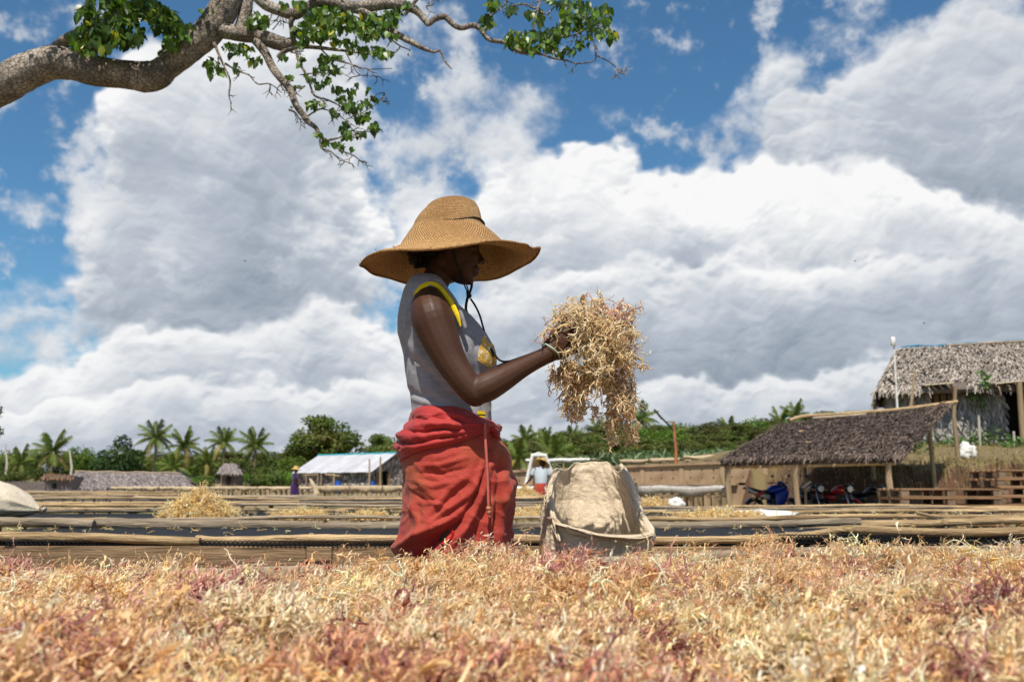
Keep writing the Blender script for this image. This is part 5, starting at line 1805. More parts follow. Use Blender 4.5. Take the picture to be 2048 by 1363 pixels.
    flap('mouth_lip', [1110, 1132, 1160, 1195, 1235, 1275, 1303], [1046, 1052, 1060, 1069, 1073, 1074, 1068], [-.17, -.195, -.21, -.222, -.222, -.20, -.16], [3, 5, 6, 5, 6, 9, 8], 9)


def weave(m, k=420.0, amt=.5):
    # crossing flat tapes of the sacking
    t = m.node_tree; N = NT(t)
    bp = next(n for n in t.nodes if n.type == 'BUMP')
    tc = next(n for n in t.nodes if n.type == 'TEX_COORD'); sp = N.node('ShaderNodeSeparateXYZ'); N.link(tc.outputs['Object'], sp.inputs[0])
    a = N.m('ABSOLUTE', N.m('SINE', N.m('MULTIPLY', N.m('ADD', sp.outputs[0], sp.outputs[1]), k))); b = N.m('ABSOLUTE', N.m('SINE', N.m('MULTIPLY', sp.outputs[2], k)))
    old = bp.inputs['Height'].links[0].from_socket
    fold = N.noise(N.v('MULTIPLY', tc.outputs['Object'], (46, 46, 15)), 1.0, 5, .65)
    N.put(bp.inputs['Height'], N.m('ADD', N.m('ADD', N.m('MULTIPLY', N.m('MULTIPLY', a, b), amt * .25), N.m('MULTIPLY', fold, .9)), N.m('MULTIPLY', old, .5)))
    bp.inputs['Strength'].default_value = .6


weave(M_sack, 520, .12); weave(M_sackpale, 300)
build_open_sack()


def build_full_sack():
    Y0 = 8.35
    c = P(0, 1010, Y0)
    T = thing('full_sack', 'full cream sack lying on the net with its tied end to the right', 'sack', (c.x, Y0, TABZ - .02))
    zt = TABZ - .02
    prof = [(-190, 1000, 1034, .04), (-175, 975, 1034, .16), (-120, 957, 1035, .27), (-60, 955, 1035, .30), (0, 963, 1035, .28), (28, 973, 1034, .24), (52, 990, 1031, .17), (70, 1006, 1026, .08), (80, 1014, 1022, .035), (86, 1015, 1020, .030), (90, 1012, 1023, .045)]
    A = catmull(prof, 6); rings = []
    for px, yt, yb, w in A:
        a, b = P(px, yt, Y0), P(px, yb, Y0)
        mz, hz = (a.z + b.z) / 2, (a.z - b.z) / 2
        ring = []
        for t in np.linspace(0, 2 * math.pi, 64, endpoint=False):
            p = Vector((a.x - c.x, math.cos(t) * w, mz - zt + math.copysign(abs(math.sin(t)) ** .75, math.sin(t)) * hz))
            n = mnoise.fractal(Vector((p.x * 4, p.y * 4, p.z * 4)), 1, 2, 5)
            k = 1 + .11 * n + .05 * math.sin(t * 9 + px * .02) * (1 if px > 40 else .15)
            p.y *= k; p.z = (mz - zt) + (p.z - (mz - zt)) * k
            if p.z < 0.004: p.z = .004
            ring.append(p)
        rings.append(ring)
    o = MB().loft(rings, True, True, True).obj('bag', M_sackpale, T, smooth='all')
    a = P(83, 1018, Y0)
    MB().tube([Vector((a.x - c.x, math.cos(t) * .036, a.z - zt + math.sin(t) * .03)) for t in np.linspace(0, 2 * math.pi, 17)], .007, 6, False).obj('tie', M_pole_grey, T, smooth=True)


build_full_sack()


def crumpled(name, label, cat, loc, r, m_, seed, group=None, amp=.35, ground_cut=True):
    mb = MB(); seg, rings = 36, 22
    vs, fs = [], []
    for i in range(rings + 1):
        t = math.pi * i / rings
        for j in range(seg):
            ph = 2 * math.pi * j / seg
            d = Vector((math.sin(t) * math.cos(ph), math.sin(t) * math.sin(ph), math.cos(t)))
            n = mnoise.fractal(d * 1.7 + Vector((seed, 0, 0)), 1, 2, 5)
            k = 1 + amp * n + .5 * amp * abs(mnoise.noise(d * 5 + Vector((0, seed, 0))))
            p = Vector((d.x * r[0] * k, d.y * r[1] * k, (d.z * k + .85) * r[2]))
            if p.z < 0: p.z = 0
            vs.append(p)
    for i in range(rings):
        for j in range(seg): fs.append((i * seg + j, (i + 1) * seg + j, (i + 1) * seg + (j + 1) % seg, i * seg + (j + 1) % seg))
    mb.add(vs, fs)
    o = mb.obj(name, m_, None, smooth='all', loc=loc); tag(o, label, cat, group)
    return o


def sheet(name, label, cat, corners, h, m_, seed, nx=40, ny=14):
    """cloth spread over seaweed: corner pixels at their depths"""
    a, b, c, d = [Vector(p) for p in corners]
    V = []
    for j in range(ny + 1):
        for i in range(nx + 1):
            s, t = i / nx, j / ny
            p = a.lerp(b, s).lerp(d.lerp(c, s), t)
            e = (math.sin(math.pi * s) * math.sin(math.pi * t)) ** .5
            p = p + Vector((.02 * mnoise.noise(p * 3), .03 * mnoise.noise(p * 2 + Vector((5, 0, 0))), h * e * (.8 + .4 * mnoise.noise(p * 2.3 + Vector((seed, 0, 0)))) + .008 * mnoise.noise(p * 9)))
            V.append(p)
    F = [(j * (nx + 1) + i, j * (nx + 1) + i + 1, (j + 1) * (nx + 1) + i + 1, (j + 1) * (nx + 1) + i) for j in range(ny) for i in range(nx)]
    o = MB().add(V, F).obj(name, m_, None, smooth=True); tag(o, label, cat)
    sd = o.modifiers.new('thickness', 'SOLIDIFY'); sd.thickness = .004
    return o


z = TABZ
sheet('white_sheet', 'white sheet spread flat over seaweed on the net table right of the sack', 'sheet', [P(1428, 1034, 8.35), P(1580, 1034, 8.45), P(1600, 1024, 9.3), P(1450, 1024, 9.3)], .055, M_whitesheet, 2)

# ------------------------------------------------------------------ thatch and buildings
def strips_on(name, parent, quad, n, L, w, cols, down, lift=.05, seed=1, ragged=0.0, mat_=None, droop=.3, skip=None, rows=0):
    """palm-leaf thatch: many overlapping strips over a quad (a,b along the top; d,c along the bottom)"""
    rng = np.random.default_rng(seed)
    a, b, c, d = [np.array(p, float) for p in quad]
    s = rng.random(n); t = rng.random(n)
    if rows: t = (np.floor(t * rows) + .5 * rng.random(n) ** 1.5 + .12 * np.sin(s * 17 + np.floor(t * rows) * 2.1)) / rows
    t = np.clip(t, 0, 1)
    if skip is not None:
        ok = ~((s > skip[0]) & (s < skip[1]) & (t > skip[2])); s, t = s[ok], t[ok]; n = len(s)
    top = a + (b - a) * s[:, None]; bot = d + (c - d) * s[:, None]
    p = top + (bot - top) * t[:, None]
    dn = unit(bot - top)
    nrm = np.cross(b - a, d - a); nrm /= np.linalg.norm(nrm)
    if down is not None and np.dot(nrm, down) < 0: nrm = -nrm
    along = unit(np.broadcast_to(b - a, (n, 3)))
    ang = rng.normal(size=n) * .35
    dirv = dn * np.cos(ang)[:, None] + along * np.sin(ang)[:, None]
    sd = unit(np.cross(dirv, nrm)) * (w * rng.uniform(.5, 1.4, n) / 2)[:, None]
    ln = (L * rng.uniform(.5, 1.3, n))[:, None]
    lf = (lift * rng.uniform(.2, 1.4, n))[:, None]
    p0 = p + nrm * .01
    p1 = p + dirv * ln * .5 + nrm * lf * 1.1
    p2 = p + dirv * ln + nrm * lf * (1.0 + rng.normal(size=(n, 1)) * .6) - np.array([0, 0, 1]) * (ln * droop * rng.random((n, 1)) * (t > .86)[:, None])
    V = np.stack([p0 - sd, p0 + sd, p1 - sd, p1 + sd, p2 - sd * .5, p2 + sd * .5], 1).reshape(-1, 3)
    o = np.arange(n)[:, None] * 6
    F = np.concatenate([o + [[0, 1, 3, 2]], o + [[2, 3, 5, 4]]])
    cols = np.array(cols); cc = cols[rng.integers(0, len(cols), n)] * rng.uniform(.6, 1.35, (n, 1))
    q_ = ob(name, mesh_np(name, V, F, mat_ or M_thatch, False, np.repeat(cc, 6, 0)), parent)
    q_['kind'] = 'stuff'
    return q_


M_thatch = mat('palm_thatch', (1, 1, 1), rough=.85, colattr=True, spec=.15, trans=.08)
M_thatchbase = mat('thatch_base', (.16, .13, .105), (.09, .07, .06), scale=3, rough=.95, bump=.8, bscale=14)
M_darkpole = wood('dark_pole_wood', (.17, .125, .085), (.09, .065, .045), scale=30, rand=.1)
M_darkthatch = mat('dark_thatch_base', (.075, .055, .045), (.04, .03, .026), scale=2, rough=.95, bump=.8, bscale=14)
GREY_T = [(.34, .29, .245), (.28, .235, .20), (.40, .35, .30), (.24, .20, .17), (.46, .41, .36)]
WALL_T = [(.36, .34, .31), (.28, .26, .24), (.44, .42, .39), (.22, .20, .18)]
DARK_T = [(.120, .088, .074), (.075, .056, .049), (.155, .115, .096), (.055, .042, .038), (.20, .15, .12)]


def slab(mb, quad, th=.08):
    a, b, c, d = [Vector(p) for p in quad]
    n = (b - a).cross(d - a).normalized() * th
    if n.z < 0: n = -n
    V = [a, b, c, d, a - n, b - n, c - n, d - n]
    mb.add(V, [(0, 1, 2, 3), (7, 6, 5, 4), (0, 4, 5, 1), (1, 5, 6, 2), (2, 6, 7, 3), (3, 7, 4, 0)])
    return mb


def big_hut():
    x0, x1, yf, yb = 15.9, 28.5, 42.3, 48.2
    zb = 2.35
    T = thing('thatched_hut', 'big grey palm thatched hut on the grassy bank with a blue ridge', 'hut', (22, 45, 0))
    T.location = (0, 0, 0)
    ze0, ze1 = 4.72, 5.10
    rl, rr = Vector((17.80, 45.2, 7.02)), Vector((29, 45.2, 7.65))
    fl, fr = Vector((15.25, 41.5, ze0 - .02)), Vector((29.2, 41.5, ze1))
    bl, br = Vector((18.0, 48.9, ze0)), Vector((29.2, 48.9, ze1))
    mb = MB(); slab(mb, (rl, rr, fr, fl), .16); slab(mb, (rr, rl, bl, br), .16)
    mb.add([rl, fl, bl, rl - Vector((0, 0, .16)), fl - Vector((0, 0, .16)), bl - Vector((0, 0, .16))], [(0, 1, 2), (5, 4, 3), (1, 4, 5, 2)])
    R_ = mb.obj('roof', M_thatchbase, T)
    strips_on('thatch', R_, (rl, rr, fr, fl), 12500, .40, .055, GREY_T, (0, -1, 1), .08, 1, droop=.6, skip=(.165, .275, .78), rows=15)
    strips_on('thatch', R_, (rl, rl + Vector((.05, .05, 0)), bl, fl), 2600, .40, .055, GREY_T, (-1, 0, 1), .08, 2, droop=.6, rows=15)
    # ridge of blue sheeting with poles on it
    pts = [rl + (rr - rl) * t + Vector((0, -.05, .07 + .03 * math.sin(t * 30))) for t in np.linspace(0, 1, 30)]
    MB().tube(pts, [.022 + .03 * abs(math.sin(i * .9)) ** 3 + (.03 if i > 18 else 0) for i in range(30)], 7, wob=.2).obj('ridge_sheet', mat('blue_sheeting', (.02, .22, .36), (.03, .14, .24), scale=3, rough=.5), R_, smooth=True)
    MB().tube([rl + (rr - rl) * t + Vector((0, -.22, .02)) for t in (.18, .4, .62)], .05, 7).obj('ridge_pole', M_pole_grey, R_, smooth=True)
    # walls: dark backing, leaf strips
    wl = MB()
    def wallq(xa, xb, za, zb_, y=yf): wl.box(((xa + xb) / 2, y + .06, (za + zb_) / 2), (xb - xa, .12, zb_ - za))
    zt = 5.2
    win = (17.72, 18.95, 4.05, 4.72); door = (20.9, 21.85, zb, 4.9)
    wallq(x0, win[0], zb - .4, zt); wallq(win[0], win[1], zb - .4, win[2]); wallq(win[0], win[1], win[3], zt); wallq(win[1], door[0], zb - .4, zt); wallq(door[0], door[1], door[3], zt); wallq(door[1], x1, zb - .4, zt)
    wl.add([(x0, yf, zb - .4), (18.3, yb, zb - .4), (18.3, yb, zt), (x0, yf, zt), (x0 + .12, yf, zb - .4), (18.42, yb, zb - .4), (18.42, yb, zt), (x0 + .12, yf, zt)], [(0, 1, 2, 3), (7, 6, 5, 4), (0, 3, 7, 4), (1, 5, 6, 2), (3, 2, 6, 7), (0, 4, 5, 1)])
    wl.box(((18.3 + x1) / 2, yb, (zb + zt) / 2), (x1 - 18.3, .12, zt - zb))
    wall = wl.obj('wall', M_thatchbase, T)
    for k, (xa, xb, za, zb_, n) in enumerate(((x0, win[0], zb, 4.7, 1200), (win[0], win[1], zb, win[2] - .02, 560), (win[1], door[0], zb, 4.75, 900), (door[1], 26, zb, 4.9, 900))):
        strips_on('leaf_cladding', wall, ((xa, yf, zb_), (xb, yf, zb_), (xb, yf, za), (xa, yf, za)), n, .42, .07, WALL_T, (0, -1, 0), .07, 10 + k, droop=.1)
    strips_on('leaf_cladding', wall, ((x0, yf, 4.7), (18.3, yb, 4.7), (18.3, yb, zb), (x0, yf, zb)), 700, .42, .07, WALL_T, (-1, 0, 0), .07, 20)
    # window with planks and a propped awning
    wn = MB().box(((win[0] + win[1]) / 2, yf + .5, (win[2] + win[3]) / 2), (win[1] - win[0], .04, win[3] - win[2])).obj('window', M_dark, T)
    for i in range(4):
        x = win[0] + .15 + i * .3
        MB().bbox((x, yf + .25, (win[2] + win[3]) / 2), (.24, .03, win[3] - win[2] - .02), bev=.01).obj('plank', M_plank, wn)
    def awning(name, pa, pb, y, dep, post=None):
        a, b = P(*pa, y), P(*pb, y)
        A = thing2 = MB()
        for i in range(4):
            s0, s1 = i / 4, (i + 1) / 4 - .02
            q0, q1 = a.lerp(b, s0), a.lerp(b, s1)
            slab(A, (q0 + Vector((0, dep, .05)), q1 + Vector((0, dep, .05)), q1, q0), .05)
        o = A.obj(name, mat(name + '_boards', (.70, .62, .46), (.55, .46, .32), scale=5, rough=.8), T)
    awning('window_awning', (1848, 768), (1908, 763), 41.2, 1.0)
    awning('door_awning', (1990, 765), (2072, 757), 40.9, 1.3)
    MB().tube([P(1901, 765, 41.2), P(1908, 792, 41.8)], .06, 7).obj('prop', M_post, T)
    for px in (2041, 2046): pass
    MB().tube([P(2038, 762, 41.0), P(2047, 884, 41.0)], [.12, .13], 9, wob=.06).obj('porch_post', M_post, T, smooth=True)
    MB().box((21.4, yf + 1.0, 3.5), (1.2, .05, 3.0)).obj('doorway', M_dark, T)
    return T


def shed():
    T = thing('open_shed', 'open lean-to shed with a dark thatch roof on thin posts over the parked motorbikes', 'shed', (0, 0, 0))
    fl, fr = P(1440, 920, 26.0), P(1794, 913, 26.0)
    bl, br = P(1568, 846, 31.2), P(1900, 808, 31.2)
    mb = MB(); slab(mb, (bl, br, fr, fl), .14)
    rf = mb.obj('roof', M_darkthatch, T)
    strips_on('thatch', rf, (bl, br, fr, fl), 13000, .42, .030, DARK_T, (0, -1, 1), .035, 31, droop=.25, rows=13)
    # bright twigs lying on it
    for k, (px, py, L) in enumerate(((1700, 889, 4), (1598, 869, 3), (1732, 858, 3), (1612, 892, 5))):
        t = (920 - py) / 90
        y = 26 + 5.2 * max(0, min(1, (917 - py) / 92))
        p = P(px, py, y) + Vector((0, 0, .10))
        MB().tube([p, p + Vector((.14, .02, .02))], .02, 5).obj('twig', M_pole, rf)
    # ridge and edge poles
    def pole(name, pts, r, m_=M_post):
        C = catmull([tuple(p) for p in pts], 5)
        MB().tube([Vector(c) for c in C], r, 8, wob=.08).obj(name, m_, T, smooth=True)
    pole('ridge_pole', [P(1586, 840, 31.3) + Vector((-.1, 0, 0)), P(1610, 832, 31.3), P(1700, 826, 31.2), P(1800, 818, 31.2), P(1915, 803, 31.1)], .055, M_pole)
    pole('ridge_pole', [P(1625, 836, 31.0), P(1720, 829, 31.0), P(1730, 825, 31.0)], .045, M_pole_grey)
    pole('edge_pole', [br + Vector((.10, 0, .04)), br.lerp(fr, .5) + Vector((.05, 0, -.03)), fr + Vector((.05, 0, -.10))], .06, M_darkpole)
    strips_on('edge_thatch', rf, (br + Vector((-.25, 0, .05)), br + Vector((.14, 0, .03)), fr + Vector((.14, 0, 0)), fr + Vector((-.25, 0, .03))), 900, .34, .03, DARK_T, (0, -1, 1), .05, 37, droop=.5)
    pole('eave_pole', [fl + Vector((.2, .1, -.16)), fl.lerp(fr, .5) + Vector((0, .1, -.17)), fr + Vector((0, .1, -.16))], .05, M_pole)
    def post(name, px, pt, pb, y, r, lean=0, z0=None):
        a = P(px, pt, y); z = gz(a.x, y) if z0 is None else z0
        b = Vector((a.x + lean, y, z - .1))
        C = [b, b.lerp(a, .3) + Vector((.02, 0, 0)), b.lerp(a, .7) - Vector((.025, 0, 0)), a]
        MB().tube(C, [r * 1.1, r, r, r * .9], 9, wob=.05).obj(name, M_post, T, smooth=True)
    post('post', 1456, 918, 1010, 26.1, .075); post('post', 1591, 918, 1010, 26.1, .075); post('post', 1776, 914, 1010, 26.1, .085, .05)
    post('back_post', 1605, 842, 940, 31.1, .07, 0, 0.0); post('back_post', 1740, 826, 920, 31.1, .07, 0, 0.0); post('back_post', 1858, 812, 905, 31.1, .07, 0, 0.0)
    # rafters
    for s in np.linspace(.08, .92, 7):
        a, b = fl.lerp(fr, s) - Vector((0, 0, .19)), bl.lerp(br, s) - Vector((0, 0, .19))
        MB().tube([a, a.lerp(b, .5) - Vector((0, 0, .04)), b], .04, 7).obj('rafter', M_post, T, smooth=True)
    return T


def tall_post():
    # tall crooked post by the bank, bracing the shed
    a, b = P(1911, 772, 33.9), P(1916, 908, 33.9)
    z = tz(b.x, 33.9)
    mb = MB().tube([Vector((b.x, 33.9, z - .2)), Vector((b.x - .02, 33.9, z + .6)), Vector((b.x - .06, 33.9, z + 1.5)), a], [.085, .08, .07, .055], 9, wob=.06)
    tag(mb.obj('wooden_post', M_post, None, smooth=True), 'tall crooked wooden post at the edge of the bank beside the white bag', 'post')
    crumpled('white_bag', 'crumpled white plastic bag leaning against the tall post on the bank', 'bag', (P(1934, 905, 34.3).x, 34.3, tz(15.5, 34.3) - .02), (.26, .22, .30), M_whitesheet, 4, amp=.5)


def tin_house():
    T = thing('tin_roofed_house', 'stone house with a pale sheet metal roof behind the burlap racks', 'house')
    FL, FR, BR, BL = (-22.5, 105.1), (-13.9, 100.0), (-10.3, 106.0), (-18.9, 111.1)
    V3 = lambda p, z: Vector((p[0], p[1], z))
    zb = .1; ze = 2.25
    ml = Vector((-20.7, 108.1, 3.95)); mr = Vector((-12.1, 103.0, 4.05))
    m_st = bpy.data.materials.new('rubble_stone'); m_st.use_nodes = True
    t = m_st.node_tree; t.nodes.clear(); N = NT(t)
    tc = N.node('ShaderNodeTexCoord')
    vo = N.node('ShaderNodeTexVoronoi'); vo.inputs['Scale'].default_value = 3.2; N.link(tc.outputs['Object'], vo.inputs['Vector'])
    sp = N.node('ShaderNodeSeparateColor'); N.link(vo.outputs['Color'], sp.inputs[0])
    col = N.mix(N.step(sp.outputs[0], .15, .95, False), (.10, .085, .08), (.46, .40, .36))
    col = N.mix(N.step(vo.outputs['Distance'], .52, .75), col, (.16, .13, .115))
    bs = N.node('ShaderNodeBsdfPrincipled'); N.put(bs.inputs['Base Color'], col); bs.inputs['Roughness'].default_value = .95
    bp = N.node('ShaderNodeBump'); bp.inputs['Strength'].default_value = 1; bp.inputs['Distance'].default_value = .08; bp.invert = True
    N.link(vo.outputs['Distance'], bp.inputs['Height']); N.link(bp.outputs[0], bs.inputs['Normal'])
    o = N.node('ShaderNodeOutputMaterial'); N.link(bs.outputs[0], o.inputs[0])
    mb = MB()
    def wq(a, b, c, d): slab_w(mb, a, b, c, d)
    def slab_w(mb, a, b, c, d):
        n = (b - a).cross(d - a).normalized() * .25
        mb.add([a, b, c, d, a - n, b - n, c - n, d - n], [(0, 1, 2, 3), (7, 6, 5, 4), (0, 4, 5, 1), (1, 5, 6, 2), (2, 6, 7, 3), (3, 7, 4, 0)])
    slab_w(mb, V3(FL, zb), V3(FR, zb), V3(FR, ze), V3(FL, ze))
    slab_w(mb, V3(BL, zb), V3(FL, zb), V3(FL, ze), V3(BL, ze))
    slab_w(mb, V3(BR, zb), V3(BL, zb), V3(BL, ze), V3(BR, ze))
    wall = mb.obj('wall', m_st, T)
    # gable with a doorway
    u = (Vector((BR[0], BR[1], 0)) - Vector((FR[0], FR[1], 0))); L = u.length; u.normalize()
    O = V3(FR, 0); nn = Vector((u.y, -u.x, 0))
    g = lambda s, z, d=0: O + u * s + Vector((0, 0, z)) + nn * d
    d0, d1, dz = 1.55, 2.55, 2.25
    mb = MB()
    polys = [[g(0, zb), g(d0, zb), g(d0, dz), g(0, ze)], [g(d1, zb), g(L, zb), g(L, ze), g(d1, dz)], [g(0, ze), g(d0, dz), g(d1, dz), g(L, ze), g(L / 2, 4.0)]]
    for p_ in polys:
        k = len(p_)
        mb.add(p_ + [q_ - nn * .25 for q_ in p_], [tuple(range(k)), tuple(range(2 * k - 1, k - 1, -1))] + [(i, i + k, (i + 1) % k + k, (i + 1) % k) for i in range(k)])
    mb.obj('gable_wall', m_st, T)
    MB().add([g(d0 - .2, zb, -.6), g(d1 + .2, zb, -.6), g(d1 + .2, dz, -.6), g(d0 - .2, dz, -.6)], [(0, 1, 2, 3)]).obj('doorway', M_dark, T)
    dd = MB(); rot = Matrix.Rotation(math.atan2(u.y, u.x), 3, 'Z'); 
    door = MB().box(g(d0 - .62, 1.15, .10), (1.0, .05, 1.9), rot).obj('door', M_plank, T)
    MB().box(g(d0 - .62, 1.75, .14), (.9, .04, .12), rot).obj('brace', M_pallet, door); MB().box(g(d0 - .62, .75, .14), (.9, .04, .12), rot).obj('brace', M_pallet, door)
    MB().box(g(d1 + .06, 1.2, .05), (.16, .1, 2.1), rot).obj('door_frame', M_pallet, T)
    # roof: overlapping sheets on the slope in view, one slab behind
    f = V3(FR, 0) - V3(FL, 0); f.normalize(); out = Vector((f.y, -f.x, 0))
    eL = V3(FL, 2.02) - f * .35 + out * .55; eR = V3(FR, 2.08) + f * .35 + out * .55
    rL = ml - f * .35; rR = mr + f * .35
    ms = mat('roof_sheet_metal', (.50, .50, .53), (.40, .40, .43), scale=.8, rough=.45, rand=.10, spec=.5, c3=(.44, .40, .40), s3=.6, t3=(.62, .75))
    roof = MB(); slab(roof, (rR, rL, V3(BL, 2.0) - out * .5, V3(BR, 2.0) - out * .5), .05)
    RF = roof.obj('roof', ms, T)
    n = 11
    for i in range(n):
        s0, s1 = i / n, (i + 1) / n + .006
        a, b, c, d = rL.lerp(rR, s0), rL.lerp(rR, s1), eL.lerp(eR, s1), eL.lerp(eR, s0)
        mb = MB(); lift = Vector((0, 0, .03 * (i % 2)))
        k = 8                             # shallow ribs
        rows = [[], []]
        for j in range(k + 1):
            t_ = j / k; h = Vector((0, 0, .03 * (j % 2))) + lift
            rows[0].append(a.lerp(b, t_) + h); rows[1].append(d.lerp(c, t_) + h)
        mb.loft(rows, False).obj('roof_sheet', ms, RF)
    MB().tube([rL + Vector((0, 0, .06)), rR + Vector((0, 0, .06))], .09, 6).obj('ridge_cap', mat('blue_ridge_paint', (.02, .34, .42), rough=.5), RF)
    MB().tube([rR + out * 0 + Vector((0, 0, -.02)), eR + Vector((0, 0, -.02))], .07, 6).obj('barge_board', M_dark, RF)
    # posts under the eave
    for px in (614, 637, 644, 669):
        p = P(px, 950, 99.5 + (747 - px) * .035) - out * 0
        MB().tube([Vector((p.x, p.y - .3, 0)), Vector((p.x, p.y - .3, 2.05))], .10, 6).obj('post', M_pole_grey, T)
    for (x0, y0, x1, y1) in ((607, 950, 636, 948), (650, 948, 680, 951)):
        MB().tube([P(x0, y0, 101), P(x1, y1, 100.5)], .07, 6).obj('rail', M_pole, T)
    for k, (px, nm) in enumerate(((676, 'blue barrel left of the door post under the tin roof eave'), (744, 'blue barrel at the corner by the wooden door of the tin roofed house'))):
        p = P(px, 960, 98.6); 
        B = thing('barrel', nm, 'barrel', (p.x, p.y, 0), group='blue plastic barrels')
        rings = [[Vector((math.cos(a) * r, math.sin(a) * r, z)) for a in np.linspace(0, 2 * math.pi, 20, endpoint=False)] for r, z in ((.28, 0), (.32, .08), (.33, .35), (.35, .37), (.33, .4), (.33, .75), (.35, .78), (.33, .8), (.32, 1.12), (.28, 1.2))]
        MB().loft(rings, True, True, True).obj('drum', mat('blue_plastic', (.008, .06, .30), rough=.4) if k == 0 else bpy.data.materials['blue_plastic'], B, smooth=True)
        MB().loft([[Vector((math.cos(a) * r, math.sin(a) * r, z)) for a in np.linspace(0, 2 * math.pi, 20, endpoint=False)] for r, z in ((.26, 1.2), (.26, 1.23), (.30, 1.23), (.30, 1.26), (.01, 1.26))]).obj('lid', bpy.data.materials['blue_plastic'], B, smooth=True)
    for px, y0, y1, m_ in ((739, 917, 975, 'rust'), (761, 913, 945, 'wood')):
        a, b = P(px, y0, 98.0), P(px, y1, 98.0)
        tag(MB().tube([Vector((b.x, 98, 0)), a], .09, 7).obj('thin_pole', M_post, None), 'thin orange pole standing in front of the tin roof near the door' if m_ == 'rust' else 'thin brown pole in front of the tin roof, right of the orange pole', 'pole')


def far_huts():
    T = thing('long_hut', 'long low hut under a grey thatch roof in the left distance', 'hut')
    Yh = 110
    a, b = P(150, 943, Yh + 2.2), P(360, 946, Yh + 2.2)
    d, c = P(146, 973, Yh), P(382, 974, Yh)
    rows = MB(); slab(rows, (a, b, c, d), .2); bl, br_ = d + Vector((0, 4.4, 0)), c + Vector((0, 4.4, 0))
    slab(rows, (b, a, bl, br_), .2)
    rf = rows.obj('roof', M_thatchbase, T)
    strips_on('thatch', rf, (a, b, c, d), 3600, .7, .10, [(.25, .215, .21), (.20, .17, .165), (.31, .27, .26), (.16, .135, .13)], (0, -1, 1), .08, 41)
    pts = [a.lerp(b, t) + Vector((0, 0, .05 + .04 * math.sin(t * 23))) for t in np.linspace(0, 1, 20)]
    MB().tube(pts, .09, 6, wob=.3).obj('ridge', M_pole_grey, rf, smooth=True)
    MB().box(((a.x + b.x) / 2, Yh + 2.2, .4), (b.x - a.x, 3.2, .8)).obj('wall', M_dark, T)
    T = thing('reed_hut', 'small reed walled hut with a brown roof and dark window, beside the long hut', 'hut')
    Y2 = 108
    l, r = P(86, 962, Y2), P(143, 962, Y2)
    g = gz(l.x, Y2)
    zt_ = P(100, 952, Y2).z
    MB().box(((l.x + r.x) / 2, Y2 + 1.5, (zt_ + g) / 2), (r.x - l.x, 3, zt_ - g)).obj('wall', mat('reed_wall', (.22, .19, .185), (.15, .125, .12), scale=9, rough=.95, stretch=(1, 1, .05), bump=.6), T)
    a, b = P(92, 946, Y2 + 1.6), P(143, 949, Y2 + 1.6)
    d, c = P(84, 955, Y2 - .3), P(146, 956, Y2 - .3)
    m = MB(); slab(m, (a, b, c, d), .12); slab(m, (b, a, d + Vector((0, 3.8, 0)), c + Vector((0, 3.8, 0))), .12)
    rf = m.obj('roof', mat('brown_thatch', (.22, .13, .075), (.14, .085, .05), scale=4, rough=.95, bump=.6), T)
    strips_on('thatch', rf, (a, b, c, d), 500, .6, .1, [(.24, .15, .09), (.18, .11, .07)], (0, -1, 1), .06, 43)
    w0 = P(109, 971, Y2 - .04)
    MB().box((w0.x, Y2 - .02, w0.z), (.42, .06, .55)).obj('window', M_dark, T)
    # fence of thin reeds
    T = thing('reed_fence', 'long fence of thin grey reeds at the left edge, below the trees', 'fence')
    rng = random.Random(9); mb = MB()
    x0, x1 = P(-60, 970, 104).x, P(90, 970, 104).x
    for i in range(420):
        x = x0 + (x1 - x0) * i / 420 + rng.uniform(-.03, .03); h = P(0, 963, 104).z + rng.uniform(-.12, .1)
        mb.tube([(x, 104 + rng.uniform(-.03, .03), gz(x, 104) - .05), (x + rng.uniform(-.04, .04), 104, h)], .022, 4)
    o = mb.obj('reeds', mat('grey_reed', (.24, .205, .19), (.15, .125, .115), scale=4, rough=.95), T); o['kind'] = 'stuff'
    for z in (.35, .85): MB().tube([(x0, 104.08, z), (x1, 104.08, z)], .035, 5).obj('rail', M_pole_grey, T)
    T = thing('small_hut', 'tiny grey thatched hut on the green slope among the palms', 'hut')
    Y4 = 150
    l, r, tp = P(440, 944, Y4), P(481, 944, Y4), P(461, 926, Y4 + 1)
    g = gz(l.x, Y4)
    MB().box(((l.x + r.x) / 2, Y4 + 1.5, (l.z + g) / 2), (r.x - l.x - .5, 2.6, l.z - g)).obj('wall', M_thatchbase, T)
    a, b = tp - Vector((.9, 0, 0)), tp + Vector((.5, 0, 0))
    m = MB(); slab(m, (a, b, r + Vector((.2, -.3, 0)), l + Vector((-.2, -.3, 0))), .15); slab(m, (b, a, l + Vector((-.2, 3.3, 0)), r + Vector((.2, 3.3, 0))), .15)
    rf = m.obj('roof', M_thatchbase, T)
    strips_on('thatch', rf, (a, b, r + Vector((.2, -.3, 0)), l + Vector((-.2, -.3, 0))), 420, .6, .12, [(.26, .22, .21), (.20, .17, .16), (.32, .28, .27)], (0, -1, 1), .08, 47)
    MB().box((P(457, 951, Y4).x, Y4 + .18, g + .8), (.7, .06, 1.3)).obj('doorway', M_dark, T)


